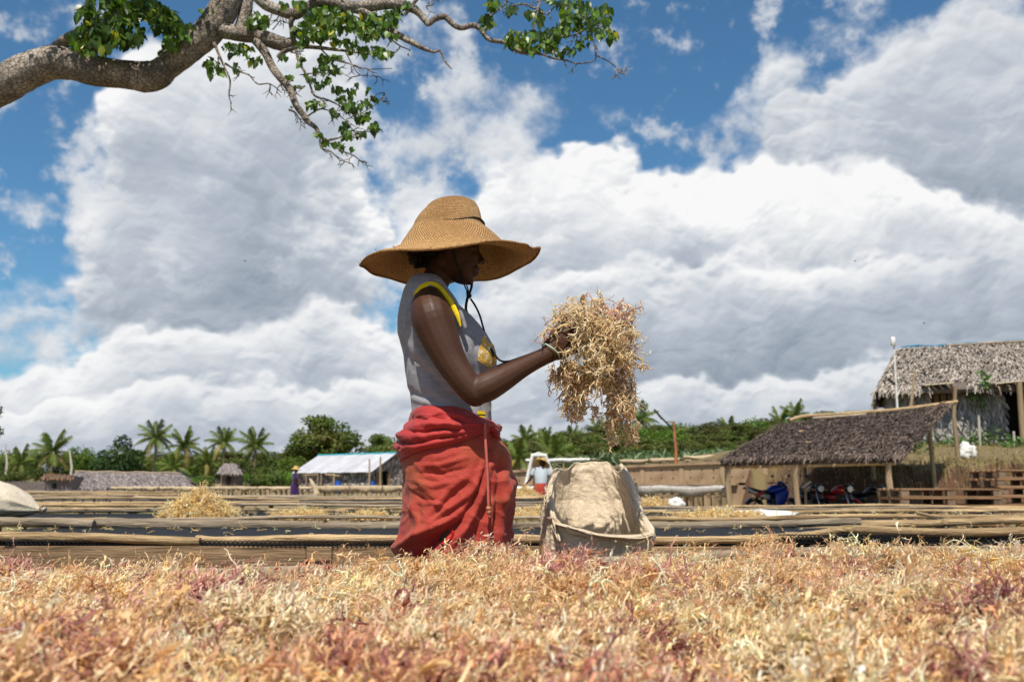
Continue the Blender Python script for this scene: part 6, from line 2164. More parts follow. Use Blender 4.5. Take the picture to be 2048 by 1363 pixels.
def retaining_wall():
    T = thing('retaining_wall', 'stained concrete retaining wall with posts and tie holes below the terrace', 'wall')
    m = mat('stained_concrete', (.40, .29, .185), (.30, .20, .12), scale=1.1, rough=.95, bump=.3, bscale=14, c3=(.20, .135, .085), s3=1.4, t3=(.52, .70))
    A, B = Vector((-.4, 50.4, 0)), Vector((10.85, 42.9, 0))
    u = (B - A); L = u.length; u.normalize(); n = Vector((u.y, -u.x, 0)); rz = math.atan2(u.y, u.x)
    rot = Matrix.Rotation(rz, 3, 'Z')
    top = lambda s: 1.46 + .36 * s / L
    k = 7
    rng = random.Random(2)
    for i in range(k):
        s0, s1 = L * i / k + .12, L * (i + 1) / k - .12
        c = A + u * ((s0 + s1) / 2); zt = (top(s0) + top(s1)) / 2
        pnl = MB().box((0, 0, 0), (s1 - s0, .18, zt - .95)).obj('panel', m, T, loc=c + Vector((0, 0, (zt + .95) / 2)))
        pnl.rotation_euler = (0, 0, rz)
        mb = MB()
        for a in range(3):
            for b in range(2):
                mb.tube([((a - 1) * (s1 - s0) * .32 + rng.uniform(-.05, .05), -.1, (b - .5) * .35 + rng.uniform(-.04, .04)), ((a - 1) * (s1 - s0) * .32, -.06, (b - .5) * .35)], .035, 6)
        h = mb.obj('tie_hole', M_dark, pnl); h['kind'] = 'stuff'
    for i in range(k + 1):
        c = A + u * (L * i / k)
        p = MB().bbox((0, 0, 0), (.22, .26, top(L * i / k) + .15), bev=.02).obj('wall_post', m, T, loc=c + Vector((0, 0, (top(L * i / k) - .15) / 2))); p.rotation_euler = (0, 0, rz)
    cap = MB(); ca, cb = A + Vector((0, 0, top(0) + .04)), B + Vector((0, 0, top(L) + .04))
    for p0, p1 in ((ca, cb),):
        V = []
        for p in (p0, p1):
            for dn, dz in ((-.2, -.05), (.2, -.05), (.2, .06), (-.2, .06)): V.append(p + n * dn + Vector((0, 0, dz)))
        cap.add(V, [(0, 1, 2, 3), (7, 6, 5, 4), (0, 4, 5, 1), (1, 5, 6, 2), (2, 6, 7, 3), (3, 7, 4, 0)])
    cap.obj('coping', m, T)
    led = MB(); V = []
    for p in (A + Vector((0, 0, .9)), B + Vector((0, 0, .9)) - u * 1.2):
        for dn, dz in ((-.1, -.06), (.34, -.06), (.34, .05), (-.1, .05)): V.append(p + n * dn + Vector((0, 0, dz)))
    led.add(V, [(0, 1, 2, 3), (7, 6, 5, 4), (0, 4, 5, 1), (1, 5, 6, 2), (2, 6, 7, 3), (3, 7, 4, 0)]).obj('ledge', m, T)
    lo = MB(); V = []
    for p in (A + Vector((0, 0, .25)), B + Vector((0, 0, .25))):
        for dn, dz in ((-.1, -.6), (.16, -.6), (.16, .585), (-.1, .585)): V.append(p + n * dn + Vector((0, 0, dz)))
    lo.add(V, [(0, 1, 2, 3), (7, 6, 5, 4), (0, 4, 5, 1), (1, 5, 6, 2), (2, 6, 7, 3), (3, 7, 4, 0)]).obj('footing', m, T)


def rack(label, p0, p1, depth, ztop, zg, cloth, seed, nleg, hang=.14, legr=.03, name='covered_rack', group=None, sag=.03, rail=True):
    """trestle rack whose top is covered with a draped cloth"""
    rng = random.Random(seed)
    p0, p1 = Vector(p0), Vector(p1)
    u = (p1 - p0); L = u.length; u.normalize(); b = Vector((-u.y, u.x, 0))
    if b.y < 0: b = -b
    T = thing(name, label, 'rack', group=group)
    n = max(14, int(L / .12)); rows = []
    for i in range(n + 1):
        s = i / n; c = p0.lerp(p1, s); c.z = ztop
        w = .05 * mnoise.noise(Vector((s * L * 1.1, seed, 0))) + .022 * mnoise.noise(Vector((s * L * 4.5, seed, 3))); h = hang * (1 + .9 * mnoise.noise(Vector((s * L * 1.7, seed + 5, 0))))
        rows.append([c + b * depth + Vector((0, 0, -.08 + w)), c + b * depth * .7 + Vector((0, 0, .02 + w)), c + b * depth * .3 + Vector((0, 0, .0 + w * .6 - sag * math.sin(s * 9))), c - b * .02 + Vector((0, 0, .02 + w)), c - b * .07 + Vector((0, 0, -.03 + w)), c - b * (.07 + .05 * mnoise.noise(Vector((s * L * 6, seed, 8)))) + Vector((0, 0, -h + w))])
    o = MB().loft(rows, False).obj('cloth', cloth, T, smooth=True)
    sd = o.modifiers.new('thickness', 'SOLIDIFY'); sd.thickness = .02
    for i in range(nleg):
        s = (i + .3 + rng.uniform(-.2, .2)) / nleg
        c = p0.lerp(p1, min(s, 1)); off = 0 if i % 2 == 0 else depth * .7
        c = c + b * off
        r = legr * rng.uniform(.7, 1.3)
        MB().tube([Vector((c.x + rng.uniform(-.08, .08), c.y, zg - .1)), Vector((c.x, c.y, ztop - .03))], [r, r * .9], 6).obj('leg', M_post, T)
    if rail:
        for f in (.28, .72): MB().tube([Vector((p0.x, p0.y, zg + (ztop - zg) * f)), Vector((p1.x, p1.y, zg + (ztop - zg) * f))], legr * .8, 6).obj('rail', M_post, T)
    return T


def racks():
    # long row of burlap covered racks on the left, ending by the tin roofed house
    def at(px, py, Y): return P(px, py, Y)
    spec = [(222, 318, 60, 56, 'far left end of the burlap covered racks, in front of the long grey hut', 16), (320, 420, 56, 52, 'burlap covered rack behind the tall seaweed heap', 20), (422, 515, 52, 49, 'burlap covered rack to the right of the tall seaweed heap, below the palms', 20),
            (517, 625, 49, 46, 'burlap covered rack behind the worker in purple', 20), (628, 700, 46, 45, 'burlap covered rack in front of the stone house wall', 15), (702, 765, 45, 44, 'burlap covered rack in front of the wooden door of the stone house', 13), (767, 840, 44, 43, 'burlap covered rack just left of the red skirt', 12)]
    for k, (x0, x1, Y0, Y1, lab, n) in enumerate(spec):
        a, b = at(x0, 973, Y0), at(x1, 973.5, Y1)
        zt = .85 - .1 - .004 * k
        zt = P(x1, 973.5 if k < 4 else 971.5, Y1).z
        rack(lab, (a.x, a.y, 0), (b.x, b.y, 0), 1.2, zt, gz(a.x, Y0) - .05, M_burlap, 60 + k, n, .13 if k < 4 else .22, .042, group='burlap covered racks')
    a, b = at(612, 976, 44.5), at(632, 996, 44.2)
    # stiff piece of burlap leaning on the racks
    m = MB(); 
    rowsA = [[P(618, 956, 44.4), P(624, 958, 44.4)], [P(624, 972, 44.3), P(634, 974, 44.3)], [P(628, 984, 44.2), P(640, 986, 44.2)], [P(625, 997, 44.1), P(636, 990, 44.1)]]
    o = m.loft(rowsA, False).obj('burlap_piece', M_burlap, None, smooth=True); tag(o, 'stiff folded burlap piece leaning on the racks right of the worker in purple', 'burlap'); sd = o.modifiers.new('thickness', 'SOLIDIFY'); sd.thickness = .05
    # racks up on the terrace behind the retaining wall
    for k, (x0, y0, x1, y1, Y0, Y1, lab) in enumerate(((1052, 917, 1180, 917, 56, 54, 'thin covered rack on the terrace behind the stooping worker'), (1240, 921, 1297, 917, 51.5, 51, 'covered rack on the terrace just right of the sack top'), (1300, 918, 1360, 914, 50.5, 50, 'covered rack on the terrace at the foot of the lamp post'), (1367, 913.5, 1432, 909, 49.5, 49, 'covered rack on the terrace between lamp post and shed roof'), (1434, 910, 1470, 908, 48.5, 48.2, 'covered rack on the terrace half hidden by the left end of the shed roof'))):
        a, b = P(x0, y0, Y0), P(x1, y1, Y1)
        rack(lab, (a.x, a.y, 0), (b.x, b.y, 0), 1.3, (a.z + b.z) / 2, 1.4, M_burlap if k else M_whitesheet, 80 + k, 7, .16, .045, group='covered racks on the terrace')
    # plastic covered racks on the ground in front of the wall
    a, b = P(1277, 976, 27.5), P(1456, 974, 26.8)
    rack('rack covered with crumpled grey plastic between the sack and the shed', (a.x, a.y, 0), (b.x, b.y, 0), 1.1, P(1370, 972, 27).z, -.1, M_plastic, 91, 22, .20, .045, name='plastic_covered_rack')
    a, b = P(1018, 975, 30), P(1082, 973, 30)
    rack('rack under a white sheet behind the stooping worker', (a.x, a.y, 0), (b.x, b.y, 0), 1.1, P(1050, 973, 30).z, 0, M_whitesheet, 92, 8, .12, .05, name='plastic_covered_rack')
    crumpled('white_cloth', 'small peaked white cloth lying before the plastic covered rack', 'cloth', (P(1352, 1000, 24).x, 24.0, .30), (.17, .12, .13), M_whitesheet, 7)


M_plastic = mat('grey_plastic', (.42, .39, .35), (.30, .27, .23), scale=3, rough=.35, spec=.5, bump=.8, bscale=9, trans=.15)
big_hut(); shed(); tall_post(); tin_house(); far_huts(); retaining_wall(); racks()

# ------------------------------------------------------------------ trees, palms, bushes
M_foliage = bpy.data.materials.new('foliage'); M_foliage.use_nodes = True
def _fol():
    t = M_foliage.node_tree; t.nodes.clear(); N = NT(t)
    at = N.node('ShaderNodeAttribute', attribute_name='Col'); oi = N.node('ShaderNodeObjectInfo')
    hs = N.node('ShaderNodeHueSaturation'); N.put(hs.inputs['Color'], at.outputs['Color'])
    N.put(hs.inputs['Value'], N.step(oi.outputs['Random'], 0, 1, False, .75, 1.3)); N.put(hs.inputs['Hue'], N.step(oi.outputs['Random'], 0, 1, False, .485, .512))
    bs = N.node('ShaderNodeBsdfPrincipled'); N.put(bs.inputs['Base Color'], hs.outputs[0]); bs.inputs['Roughness'].default_value = .55; bs.inputs['Specular IOR Level'].default_value = .25
    tr = N.node('ShaderNodeBsdfTranslucent'); N.put(tr.inputs[0], N.mix(1.0, hs.outputs[0], (1.2, 1.3, .6), 'MULTIPLY'))
    mx = N.node('ShaderNodeMixShader'); mx.inputs[0].default_value = .28
    N.link(bs.outputs[0], mx.inputs[1]); N.link(tr.outputs[0], mx.inputs[2])
    o = N.node('ShaderNodeOutputMaterial'); N.link(mx.outputs[0], o.inputs[0])
_fol()
M_bark = mat('grey_bark', (.22, .18, .14), (.13, .10, .08), scale=5, rough=.95, bump=.6)


def crown_mesh(name, lobes, n, leaf, pal, seed, squash=.75, hang=0.0):
    """leaf clumps spread through overlapping lobes: (x, y, z, rx, ry, rz)"""
    rng = np.random.default_rng(seed)
    L = np.array(lobes, float)
    w = (L[:, 3] * L[:, 4] * L[:, 5]) ** (2 / 3); k = rng.choice(len(L), n, p=w / w.sum())
    d = unit(rng.normal(size=(n, 3)))
    rad = rng.uniform(.25, 1.0, n) ** .42
    # ragged outline: each lobe has bumps
    bump = 1 + .30 * perlin(*(d * 2.1 + L[k, :3] * 1.7).astype(np.float32).T) + .18 * perlin(*(d * 5.5 + L[k, :3]).astype(np.float32).T)
    p = L[k, :3] + d * L[k, 3:] * (rad * bump)[:, None]
    # gaps between clumps
    g = perlin(*(p / leaf * .24).astype(np.float32).T)
    keep = g > -.24
    p, d = p[keep], d[keep]; m = len(p)
    nn = unit(d + rng.normal(size=(m, 3)) * .8 + np.array([0, 0, .5]))
    u = unit(np.cross(nn, rng.normal(size=(m, 3)))); v = np.cross(nn, u)
    s = leaf * rng.uniform(.55, 1.35, m)
    u = u * s[:, None] * .5; v = v * s[:, None] * .5 * squash
    V = np.stack([p - u, p + v * .9 - u * .15, p + u, p - v], 1).reshape(-1, 3)
    F = np.arange(m * 4).reshape(m, 4)
    pal = np.array(pal)
    cl = perlin(*(p / leaf * .11 + 9).astype(np.float32).T)
    t = np.clip(.5 + cl * .9 + rng.normal(size=m) * .18, 0, .999) * (len(pal) - 1)
    i0 = t.astype(int); f = (t - i0)[:, None]
    c = pal[i0] * (1 - f) + pal[np.minimum(i0 + 1, len(pal) - 1)] * f
    c = c * rng.uniform(.75, 1.3, (m, 1))
    return mesh_np(name, V, F, M_foliage, False, np.repeat(c, 4, 0))


G_DARK = [(.026, .060, .014), (.042, .090, .020), (.065, .120, .026)]
G_MID = [(.040, .070, .014), (.080, .120, .022), (.120, .160, .030), (.14, .14, .04)]
G_BRIGHT = [(.055, .12, .014), (.095, .18, .02), (.14, .22, .028)]
G_OLIVE = [(.050, .068, .018), (.095, .115, .026), (.13, .115, .038), (.085, .14, .026)]
G_SILVER = [(.10, .14, .085), (.18, .22, .15), (.07, .11, .05)]


def trunk_mesh(name, h, r, limbs, seed):
    rg = random.Random(seed); mb = MB()
    mb.tube([(0, 0, -.6), (.04 * h * rg.uniform(-1, 1), 0, h * .3), (.05 * h * rg.uniform(-1, 1), .03 * h, h * .62)], [r * 1.3, r, r * .6], 8, wob=.08)
    for (x, y, z) in limbs:
        mb.tube([(0, 0, h * .38), (x * .45, y * .45, (h * .38 + z) * .5), (x, y, z)], [r * .55, r * .35, r * .12], 6, wob=.1)
    return mb.mesh(name, M_bark, True)


def tree_kind(kind, seed):
    """unit trees about 10 m tall: (crown mesh, trunk mesh)"""
    rg = random.Random(seed)
    if kind == 'spreading':       # broad rounded dome
        lobes = [(0, 0, 6.6, 3.6, 3.4, 2.6)] + [(math.cos(a) * 3.4, math.sin(a) * 3.0, 5.2 + rg.uniform(-.6, 1.4), 2.2, 2.1, 1.7) for a in np.linspace(0, 6.28, 8)[:-1]] + [(rg.uniform(-2, 2), rg.uniform(-2, 2), 8.2 + rg.uniform(-.3, .5), 1.9, 1.8, 1.2) for _ in range(4)]
        return crown_mesh('crown', lobes, 8200, .46, G_MID, seed), trunk_mesh('trunk', 7, .34, [(l[0] * .8, l[1] * .8, l[2] - .6) for l in lobes[1:7]], seed)
    if kind == 'dense':           # dark and pointed
        lobes = [(0, 0, 4.6, 3.1, 2.8, 3.0), (.2, 0, 7.6, 1.7, 1.5, 1.7), (.1, 0, 9.1, .8, .8, 1.0)] + [(math.cos(a) * 2.5, math.sin(a) * 2.2, 3.0 + rg.uniform(-.6, 1.4), 1.7, 1.6, 1.9) for a in np.linspace(0, 6.28, 7)[:-1]]
        return crown_mesh('crown', lobes, 6200, .42, G_DARK, seed), trunk_mesh('trunk', 6, .28, [(l[0] * .8, l[1] * .8, l[2]) for l in lobes[3:8]], seed)
    if kind == 'round':           # bright round bush tree
        lobes = [(0, 0, 5.2, 3.6, 3.3, 3.6)] + [(math.cos(a) * 2.2, math.sin(a) * 2, 4.4 + rg.uniform(-1.8, 2.2), 1.9, 1.8, 1.9) for a in np.linspace(0, 6.28, 8)[:-1]]
        return crown_mesh('crown', lobes, 5600, .42, G_BRIGHT, seed), trunk_mesh('trunk', 5, .26, [(l[0] * .8, l[1] * .8, l[2]) for l in lobes[1:6]], seed)
    if kind == 'flat':            # layered flat crowns of the hill
        lobes = [(rg.uniform(-3.4, 3.4), rg.uniform(-3, 3), rg.uniform(6.0, 8.8), rg.uniform(1.7, 2.6), rg.uniform(1.6, 2.4), rg.uniform(.7, 1.2)) for _ in range(12)] + [(0, 0, 4.6, 3.2, 3, 1.8)]
        return crown_mesh('crown', lobes, 5600, .42, G_OLIVE, seed), trunk_mesh('trunk', 7, .26, [(l[0] * .85, l[1] * .85, l[2] - .3) for l in lobes[:8]], seed)
    if kind == 'bush':
        lobes = [(0, 0, 3.6, 4.4, 3.8, 3.4)] + [(math.cos(a) * 3.2, math.sin(a) * 3, 2.8 + rg.uniform(-1, 2.8), 2.2, 2, 2.0) for a in np.linspace(0, 6.28, 9)[:-1]]
        return crown_mesh('crown', lobes, 4600, .55, G_MID, seed), trunk_mesh('trunk', 3, .3, [(l[0] * .8, l[1] * .8, l[2]) for l in lobes[1:6]], seed)


TREES = {}
for i, k in enumerate(('spreading', 'dense', 'round', 'flat', 'bush')):
    TREES[k] = [tree_kind(k, 100 + i * 10 + j) for j in range(2)]


def place_tree(kind, px, top, Y, label, group=None, width=1.0, var=0, name='tree', cat='tree', base=None, turn=None):
    x = P(px, 900, Y).x
    g = gz(x, Y) if base is None else base
    h = max(1.0, P(px, top, Y).z - g)
    s = h / (10.0 if kind not in ('bush', 'round') else (7.4 if kind == 'bush' else 9.2))
    T = thing(name, label, cat, (x, Y, g - .1), random.uniform(0, 6.28) if turn is None else turn, group)
    T.scale = (s * width, s * width, s)
    c, t = TREES[kind][var % 2]
    ob('crown', c, T); ob('trunk', t, T)
    return T


# ---- palms
def frond_mesh(seed, L=3.4, droop=1.0, pairs=26, old=False):
    rg = random.Random(seed); V, F, C = [], [], []
    pts = []
    for i in range(pairs + 1):
        t = i / pairs
        pts.append(Vector((L * (t - .10 * t * t * droop), 0, L * (.16 * t - .62 * droop * t ** 2.3))))
    col = (.10, .135, .026) if not old else (.24, .20, .055)
    # rachis
    for i in range(pairs):
        a, b = pts[i], pts[i + 1]; w = .045 * (1 - i / pairs) + .012
        o = len(V); V += [a + Vector((0, -w, 0)), a + Vector((0, w, 0)), b + Vector((0, w * .9, 0)), b + Vector((0, -w * .9, 0))]; F.append((o, o + 1, o + 2, o + 3)); C += [(.16, .17, .05)] * 4
    for i in range(2, pairs + 1):
        t = i / pairs; p = pts[i]; tg = (pts[i] - pts[i - 1]).normalized()
        ln = L * .30 * (math.sin(math.pi * min(1, t * .93 + .10))) ** .6 * rg.uniform(.85, 1.15)
        for s in (-1, 1):
            d = (tg * .75 + Vector((0, s * 1.0, -.55 - .35 * rg.random()))).normalized()
            wv = tg * .055
            e = p + d * ln + Vector((0, 0, -ln * .22))
            m = p + d * ln * .55
            o = len(V); V += [p - wv, p + wv, m + wv * 1.1, m - wv * 1.1, e]
            F += [(o, o + 1, o + 2, o + 3), (o + 3, o + 2, o + 4, o + 4)]
            k = rg.uniform(.7, 1.35); C += [tuple(c * k for c in col)] * 5
    F4 = [f if f[3] != f[2] else f for f in F]
    me = bpy.data.meshes.new('frond'); me.from_pydata([tuple(v) for v in V], [], [f if len(set(f)) == 4 else f[:3] for f in F4])
    at = me.color_attributes.new('Col', 'FLOAT_COLOR', 'POINT'); cc = np.ones((len(V), 4), np.float32); cc[:, :3] = C; at.data.foreach_set('color', cc.ravel())
    me.materials.append(M_foliage)
    return me


FRONDS = [frond_mesh(i, droop=dr, old=old) for i, (dr, old) in enumerate(((.35, False), (.7, False), (1.0, False), (1.25, True), (1.5, True), (.55, False)))]
PTRUNK = MB().tube([Vector(p) for p in catmull([(0, 0, -.5), (.15, 0, 2), (.35, 0, 5), (.3, 0, 8)], 5)], [.30, .25, .22, .2, .19, .185, .18, .175, .17, .17, .165, .16, .16, .155, .15, .15], 8, wob=.03).mesh('trunk', mat('palm_bark', (.26, .20, .14), (.16, .12, .09), scale=4, stretch=(.3, .3, 3), rough=.9, bump=.6), True)
NUT = MB().ell((0, 0, 0), (.16, .16, .2), 8, 6).mesh('nut', mat('coconut_green', (.10, .12, .03), rough=.5), True)


def palm(px, top, Y, label, group=None, size=1.0, nf=17, seed=0, trunk=None, spread=1.0, base=None):
    rg = random.Random(seed)
    x = P(px, 900, Y).x
    g = gz(x, Y) if base is None else base
    crown_top = P(px, top, Y).z
    hh = max(crown_top - g - 1.7 * size, .6)            # trunk height
    T = thing('palm_tree', label, 'palm', (x, Y, g), rg.uniform(-.6, .6), group)
    T.rotation_euler = (rg.uniform(-.07, .07), rg.uniform(-.09, .09), T.rotation_euler.z)
    t = ob('trunk', PTRUNK, T, scale=(size, size, hh / 8))
    hx = Vector((.3 * size, 0, hh))
    for i in range(nf):
        a = i * 2.39996 + rg.uniform(-.25, .25)
        lv = i / (nf - 1)                               # young upright leaves first
        el = R(74) * (1 - lv) ** 1.1 - R(28) * lv + rg.uniform(-.12, .12)
        k = 0 if lv < .2 else (5 if lv < .35 else (1 if lv < .55 else (2 if lv < .8 else rg.choice([3, 4, 2]))))
        o = ob('frond', FRONDS[k], T, hx, (0, -el, a), size * rg.uniform(.85, 1.12) * spread)
    for i in range(5):
        a = i * 1.25; ob('nut', NUT, T, hx + Vector((math.cos(a) * .25, math.sin(a) * .25, -.25)) * size, None, size)
    return T


ORD = ['first', 'second', 'third', 'fourth', 'fifth', 'sixth', 'seventh', 'eighth', 'ninth', 'tenth', 'eleventh', 'twelfth']
_seen = {}


def hill_label(kd, Y, px):
    look = {'flat': 'flat olive', 'spreading': 'domed', 'round': 'bright round', 'bush': 'low bushy'}[kd]
    row = {228: 'on the skyline', 200: 'below the skyline', 172: 'midway uphill', 148: 'at hill foot'}[Y]
    lm = 'the red skirt' if px < 1045 else 'the white frame' if px < 1110 else 'the open sack' if px < 1215 else 'the seaweed tail' if px < 1300 else 'the lamp post' if px < 1400 else 'the shed\'s left end' if px < 1500 else 'the shed roof'
    k = (look, row, lm); _seen[k] = _seen.get(k, 0) + 1
    return '%s tree %s, %s from left behind %s' % (look, row, ORD[_seen[k] - 1], lm)


def low_label(px, Y):
    lm = 'behind the reed fence' if px < 60 else 'behind the small reed hut' if px < 150 else 'behind the right end of the long hut' if px < 385 else 'left of the tiny hut' if px < 440 else 'close around the tiny hut' if px < 500 else 'left of the tin roofed house' if px < 600 else 'behind the tin roofed house' if px < 790 else 'behind the red skirt'
    far = 'far' if Y > 175 else 'middle' if Y > 145 else 'near'
    k = (lm, far); _seen[k] = _seen.get(k, 0) + 1
    return 'green bush %s, %s of the %s row' % (lm, ORD[_seen[k] - 1], far)


def plant_all():
    rg = random.Random(77)
    # ---- left horizon
    place_tree('bush', 20, 896, 175, 'grey green bush at the far left horizon beside a pale bare trunk', var=0, width=1.1)
    place_tree('round', 62, 902, 180, 'olive green bushy tree left of the first dark palm', var=1, width=.9)
    place_tree('spreading', -60, 885, 200, 'leafy tree cut by the left edge of the picture, behind the reed fence', var=1)
    place_tree('round', 163, 886, 185, 'bright green rounded tree above the left end of the long hut', var=0, width=1.0)
    place_tree('bush', 125, 925, 165, 'low bush behind the small brown roofed reed hut', var=1)
    place_tree('dense', 243, 860, 180, 'dark pointed tree, tallest one behind the long grey hut', var=0, width=1.18, turn=0)
    place_tree('dense', 205, 892, 185, 'dark lower tree at the left shoulder of the pointed tree', var=1, width=1.25)
    place_tree('bush', 280, 900, 188, 'dark bush between the pointed tree and the tallest palm', var=0)
    for k, (px, top, sz, sd, lab) in enumerate(((308, 853, 1.15, 1, 'tallest palm, just right of the dark pointed tree'), (370, 870, 1.08, 2, 'palm with a pale ragged crown, second to the right of the pointed tree'), (446, 865, 1.02, 3, 'palm with upright crown above the tiny hut'), (506, 868, 1.12, 4, 'wide palm at the right of the tiny grey hut'))):
        palm(px, top, 170, lab, 'palms on the left horizon', sz, 18, sd)
    palm(103, 878, 160, 'dark palm with upright fronds above the small reed hut', 'palms on the left horizon', 1.25, 15, 9, spread=1.05)
    palm(38, 905, 165, 'grey green low palm near the left edge beside the dark palm', 'palms on the left horizon', 1.0, 13, 10)
    palm(408, 905, 172, 'small low palm between the ragged palm and the tiny hut', 'palms on the left horizon', .95, 13, 11)
    palm(345, 915, 165, 'short palm hanging over the right end of the long hut', 'palms on the left horizon', .9, 12, 12)
    place_tree('spreading', 655, 825, 175, 'big domed tree standing above the tin roofed house', var=0, width=1.0, turn=.4)
    place_tree('spreading', 612, 868, 178, 'lower dark tree at the left foot of the big domed tree', var=1, width=1.1)
    place_tree('round', 585, 905, 165, 'light green bushy tree left of the big domed tree', var=0, width=1.2)
    place_tree('spreading', 768, 862, 180, 'rounded tree between the big domed tree and the woman', var=1, width=.85)
    place_tree('bush', 545, 912, 175, 'mid green bush between the wide palm and the domed tree', var=1, width=1.1)
    for i, (px, top, kd) in enumerate(((-30, 900, 'flat'), (25, 906, 'spreading'), (75, 898, 'flat'), (128, 902, 'spreading'), (180, 903, 'bush'), (262, 896, 'spreading'), (325, 900, 'flat'), (352, 905, 'spreading'), (392, 903, 'round'), (420, 898, 'flat'), (465, 900, 'spreading'), (492, 906, 'bush'), (530, 902, 'spreading'), (562, 898, 'flat'), (596, 896, 'spreading'))):
        place_tree(kd, px, top, 212 + (i % 3) * 5, low_label(px, 205 + i % 3).replace('green bush', 'far tree').replace('of the far row', 'of the backmost row'), 'far trees on the left horizon', 1.45, i, 'tree', 'tree')
    for i, px in enumerate(range(-640, -60, 62)):
        place_tree(('spreading', 'flat', 'round', 'dense')[i % 4], px + rg.uniform(-15, 15), rg.uniform(868, 905), 190 + (i % 3) * 12, 'tree beyond the left edge of the picture, %s from the edge' % ORD[9 - i], 'trees beyond the left edge', 1.3, i)
    lows = [(395, 915, 178, 'round'), (430, 918, 182, 'bush'), (470, 910, 190, 'bush'), (330, 912, 186, 'round'), (560, 935, 140, 'bush'), (520, 942, 135, 'bush'), (590, 938, 130, 'round'), (405, 945, 130, 'bush'), (388, 952, 122, 'round'), (85, 930, 160, 'bush'), (30, 935, 150, 'bush'), (-20, 930, 150, 'bush'), (480, 935, 160, 'round'), (540, 926, 165, 'bush'), (700, 900, 190, 'bush'), (735, 905, 190, 'bush'), (820, 900, 190, 'spreading')]
    for i, (px, top, Y, kd) in enumerate(lows):
        place_tree(kd, px, top, Y, low_label(px, Y), 'scrub bushes on the left slope', 1.3, i, 'bush', 'bush')
    # pale bare trunks
    for px, y0, y1, Y, lab in ((139, 900, 950, 150, 'pale bare dead trunk standing behind the small reed hut'), (11, 888, 925, 160, 'thin pale bare trunk at the left edge among bushes')):
        a, b = P(px, y0, Y), P(px + 2, y1, Y)
        g = gz(b.x, Y)
        tag(MB().tube([Vector((b.x, Y, g - .2)), Vector((b.x + .1, Y, (g + a.z) / 2)), a], [.22, .18, .1], 7, wob=.1).obj('dead_trunk', M_whitebark, None, smooth=True), lab, 'tree trunk')
    # ---- wooded hill on the right, row behind row
    rows = [(228, 1000, 2060, 28, 0, 7.2), (200, 985, 2060, 30, 9, 6.4), (172, 990, 2060, 34, 19, 5.6), (148, 985, 1900, 36, 29, 4.6)]
    n = 0
    for Y, xa, xb, step, dy, hh in rows:
        px = xa
        while px < xb:
            if px > 1770 or (px > 1560 and Y < 190): break
            x = (px - 1024) / FPX * Y
            g = gz(x, Y)
            top = 969 - (g + hh * rg.uniform(.75, 1.15) - CAMZ) * FPX / Y
            if Y == 228:
                cr = 969 - (crest_z(px) - CAMZ) * FPX / 230
                top = cr + rg.uniform(-3, 7)
            kd = rg.choice(['flat', 'flat', 'spreading', 'round', 'bush', 'flat'])
            place_tree(kd, px, top, Y, hill_label(kd, Y, px), 'trees covering the hill', rg.uniform(1.05, 1.5), n, 'tree', 'tree')
            n += 1
            px += step * rg.uniform(.75, 1.25) * (230 / Y) ** .4
    for k, (px, top, Y, sz, lab) in enumerate(((1287, 818, 235, 1.45, 'tall palm breaking the hill skyline left of the lamp post'), (1140, 858, 225, 1.2, 'left one of two palms on the hill skyline right behind the woman'), (1048, 864, 220, 1.2, 'palm on the hill skyline close to the red skirt'), (1072, 868, 220, 1.1, 'lower palm beside the skyline palm close to the skirt'), (1190, 845, 228, 1.25, 'palm on the hill skyline behind the hanging seaweed tail'), (1556, 826, 232, 1.3, 'left palm on the hill crest above the shed roof'), (1583, 813, 232, 1.3, 'right, taller palm on the hill crest above the shed roof'), (1457, 842, 230, 1.1, 'palm at the dip of the hill crest before the shed'),
                                                 (1030, 893, 135, .95, 'light green palm low on the slope beside the red skirt'), (1110, 885, 140, 1.0, 'light green palm low on the slope above the white frame'), (1095, 870, 170, 1.0, 'palm in the middle of the slope above the white frame'))):
        palm(px, top, Y, lab, 'palms on the hill', sz, 15, 30 + k)
    # silvery spiky bushes along the foot of the hill
    n = 0
    for px, top, Y in ((1205, 893, 92), (1250, 888, 94), (1300, 886, 92), (1345, 890, 90), (1395, 886, 92), (1440, 880, 92), (1480, 882, 94), (1165, 898, 95), (1512, 890, 95)):
        x = P(px, 900, Y).x; g = gz(x, Y); h = P(px, top, Y).z - g
        T = thing('spiky_bush', 'silvery bush with long blade leaves, %s from the left behind the terrace racks' % ORD[n], 'bush', (x, Y, g), rg.uniform(0, 6), 'silvery bushes behind the terrace racks')
        T.scale = (h / 3.6 * 1.25, h / 3.6, h / 3.6)
        ob('leaves', SPIKY[n % 2], T); n += 1


def spiky_mesh(seed):
    rng = np.random.default_rng(seed); n = 620
    c = np.stack([rng.normal(size=n) * 1.3, rng.normal(size=n) * .8, rng.uniform(.3, 2.6, n)], -1)
    d = unit(np.stack([rng.normal(size=n), rng.normal(size=n), rng.uniform(.2, 1.6, n)], -1)); L = rng.uniform(.7, 1.25, n)[:, None]
    s = unit(np.cross(d, rng.normal(size=(n, 3)))) * .055
    mid = c + d * L * .6; tip = c + d * L + np.array([0, 0, -.22]) * L
    V = np.stack([c - s * .6, c + s * .6, mid + s, mid - s, tip], 1).reshape(-1, 3)
    o = np.arange(n)[:, None] * 5
    F = np.concatenate([o + [[0, 1, 2]], o + [[0, 2, 3]], o + [[3, 2, 4]]])
    pal = np.array([(.09, .15, .06), (.16, .22, .11), (.26, .32, .20), (.06, .11, .035)])
    return mesh_np('leaves', V, F, M_foliage, False, np.repeat(pal[rng.integers(0, 4, n)], 5, 0))


SPIKY = [spiky_mesh(1), spiky_mesh(2)]
M_whitebark = mat('bleached_wood', (.52, .47, .40), (.36, .31, .26), scale=5, rough=.9)
plant_all()


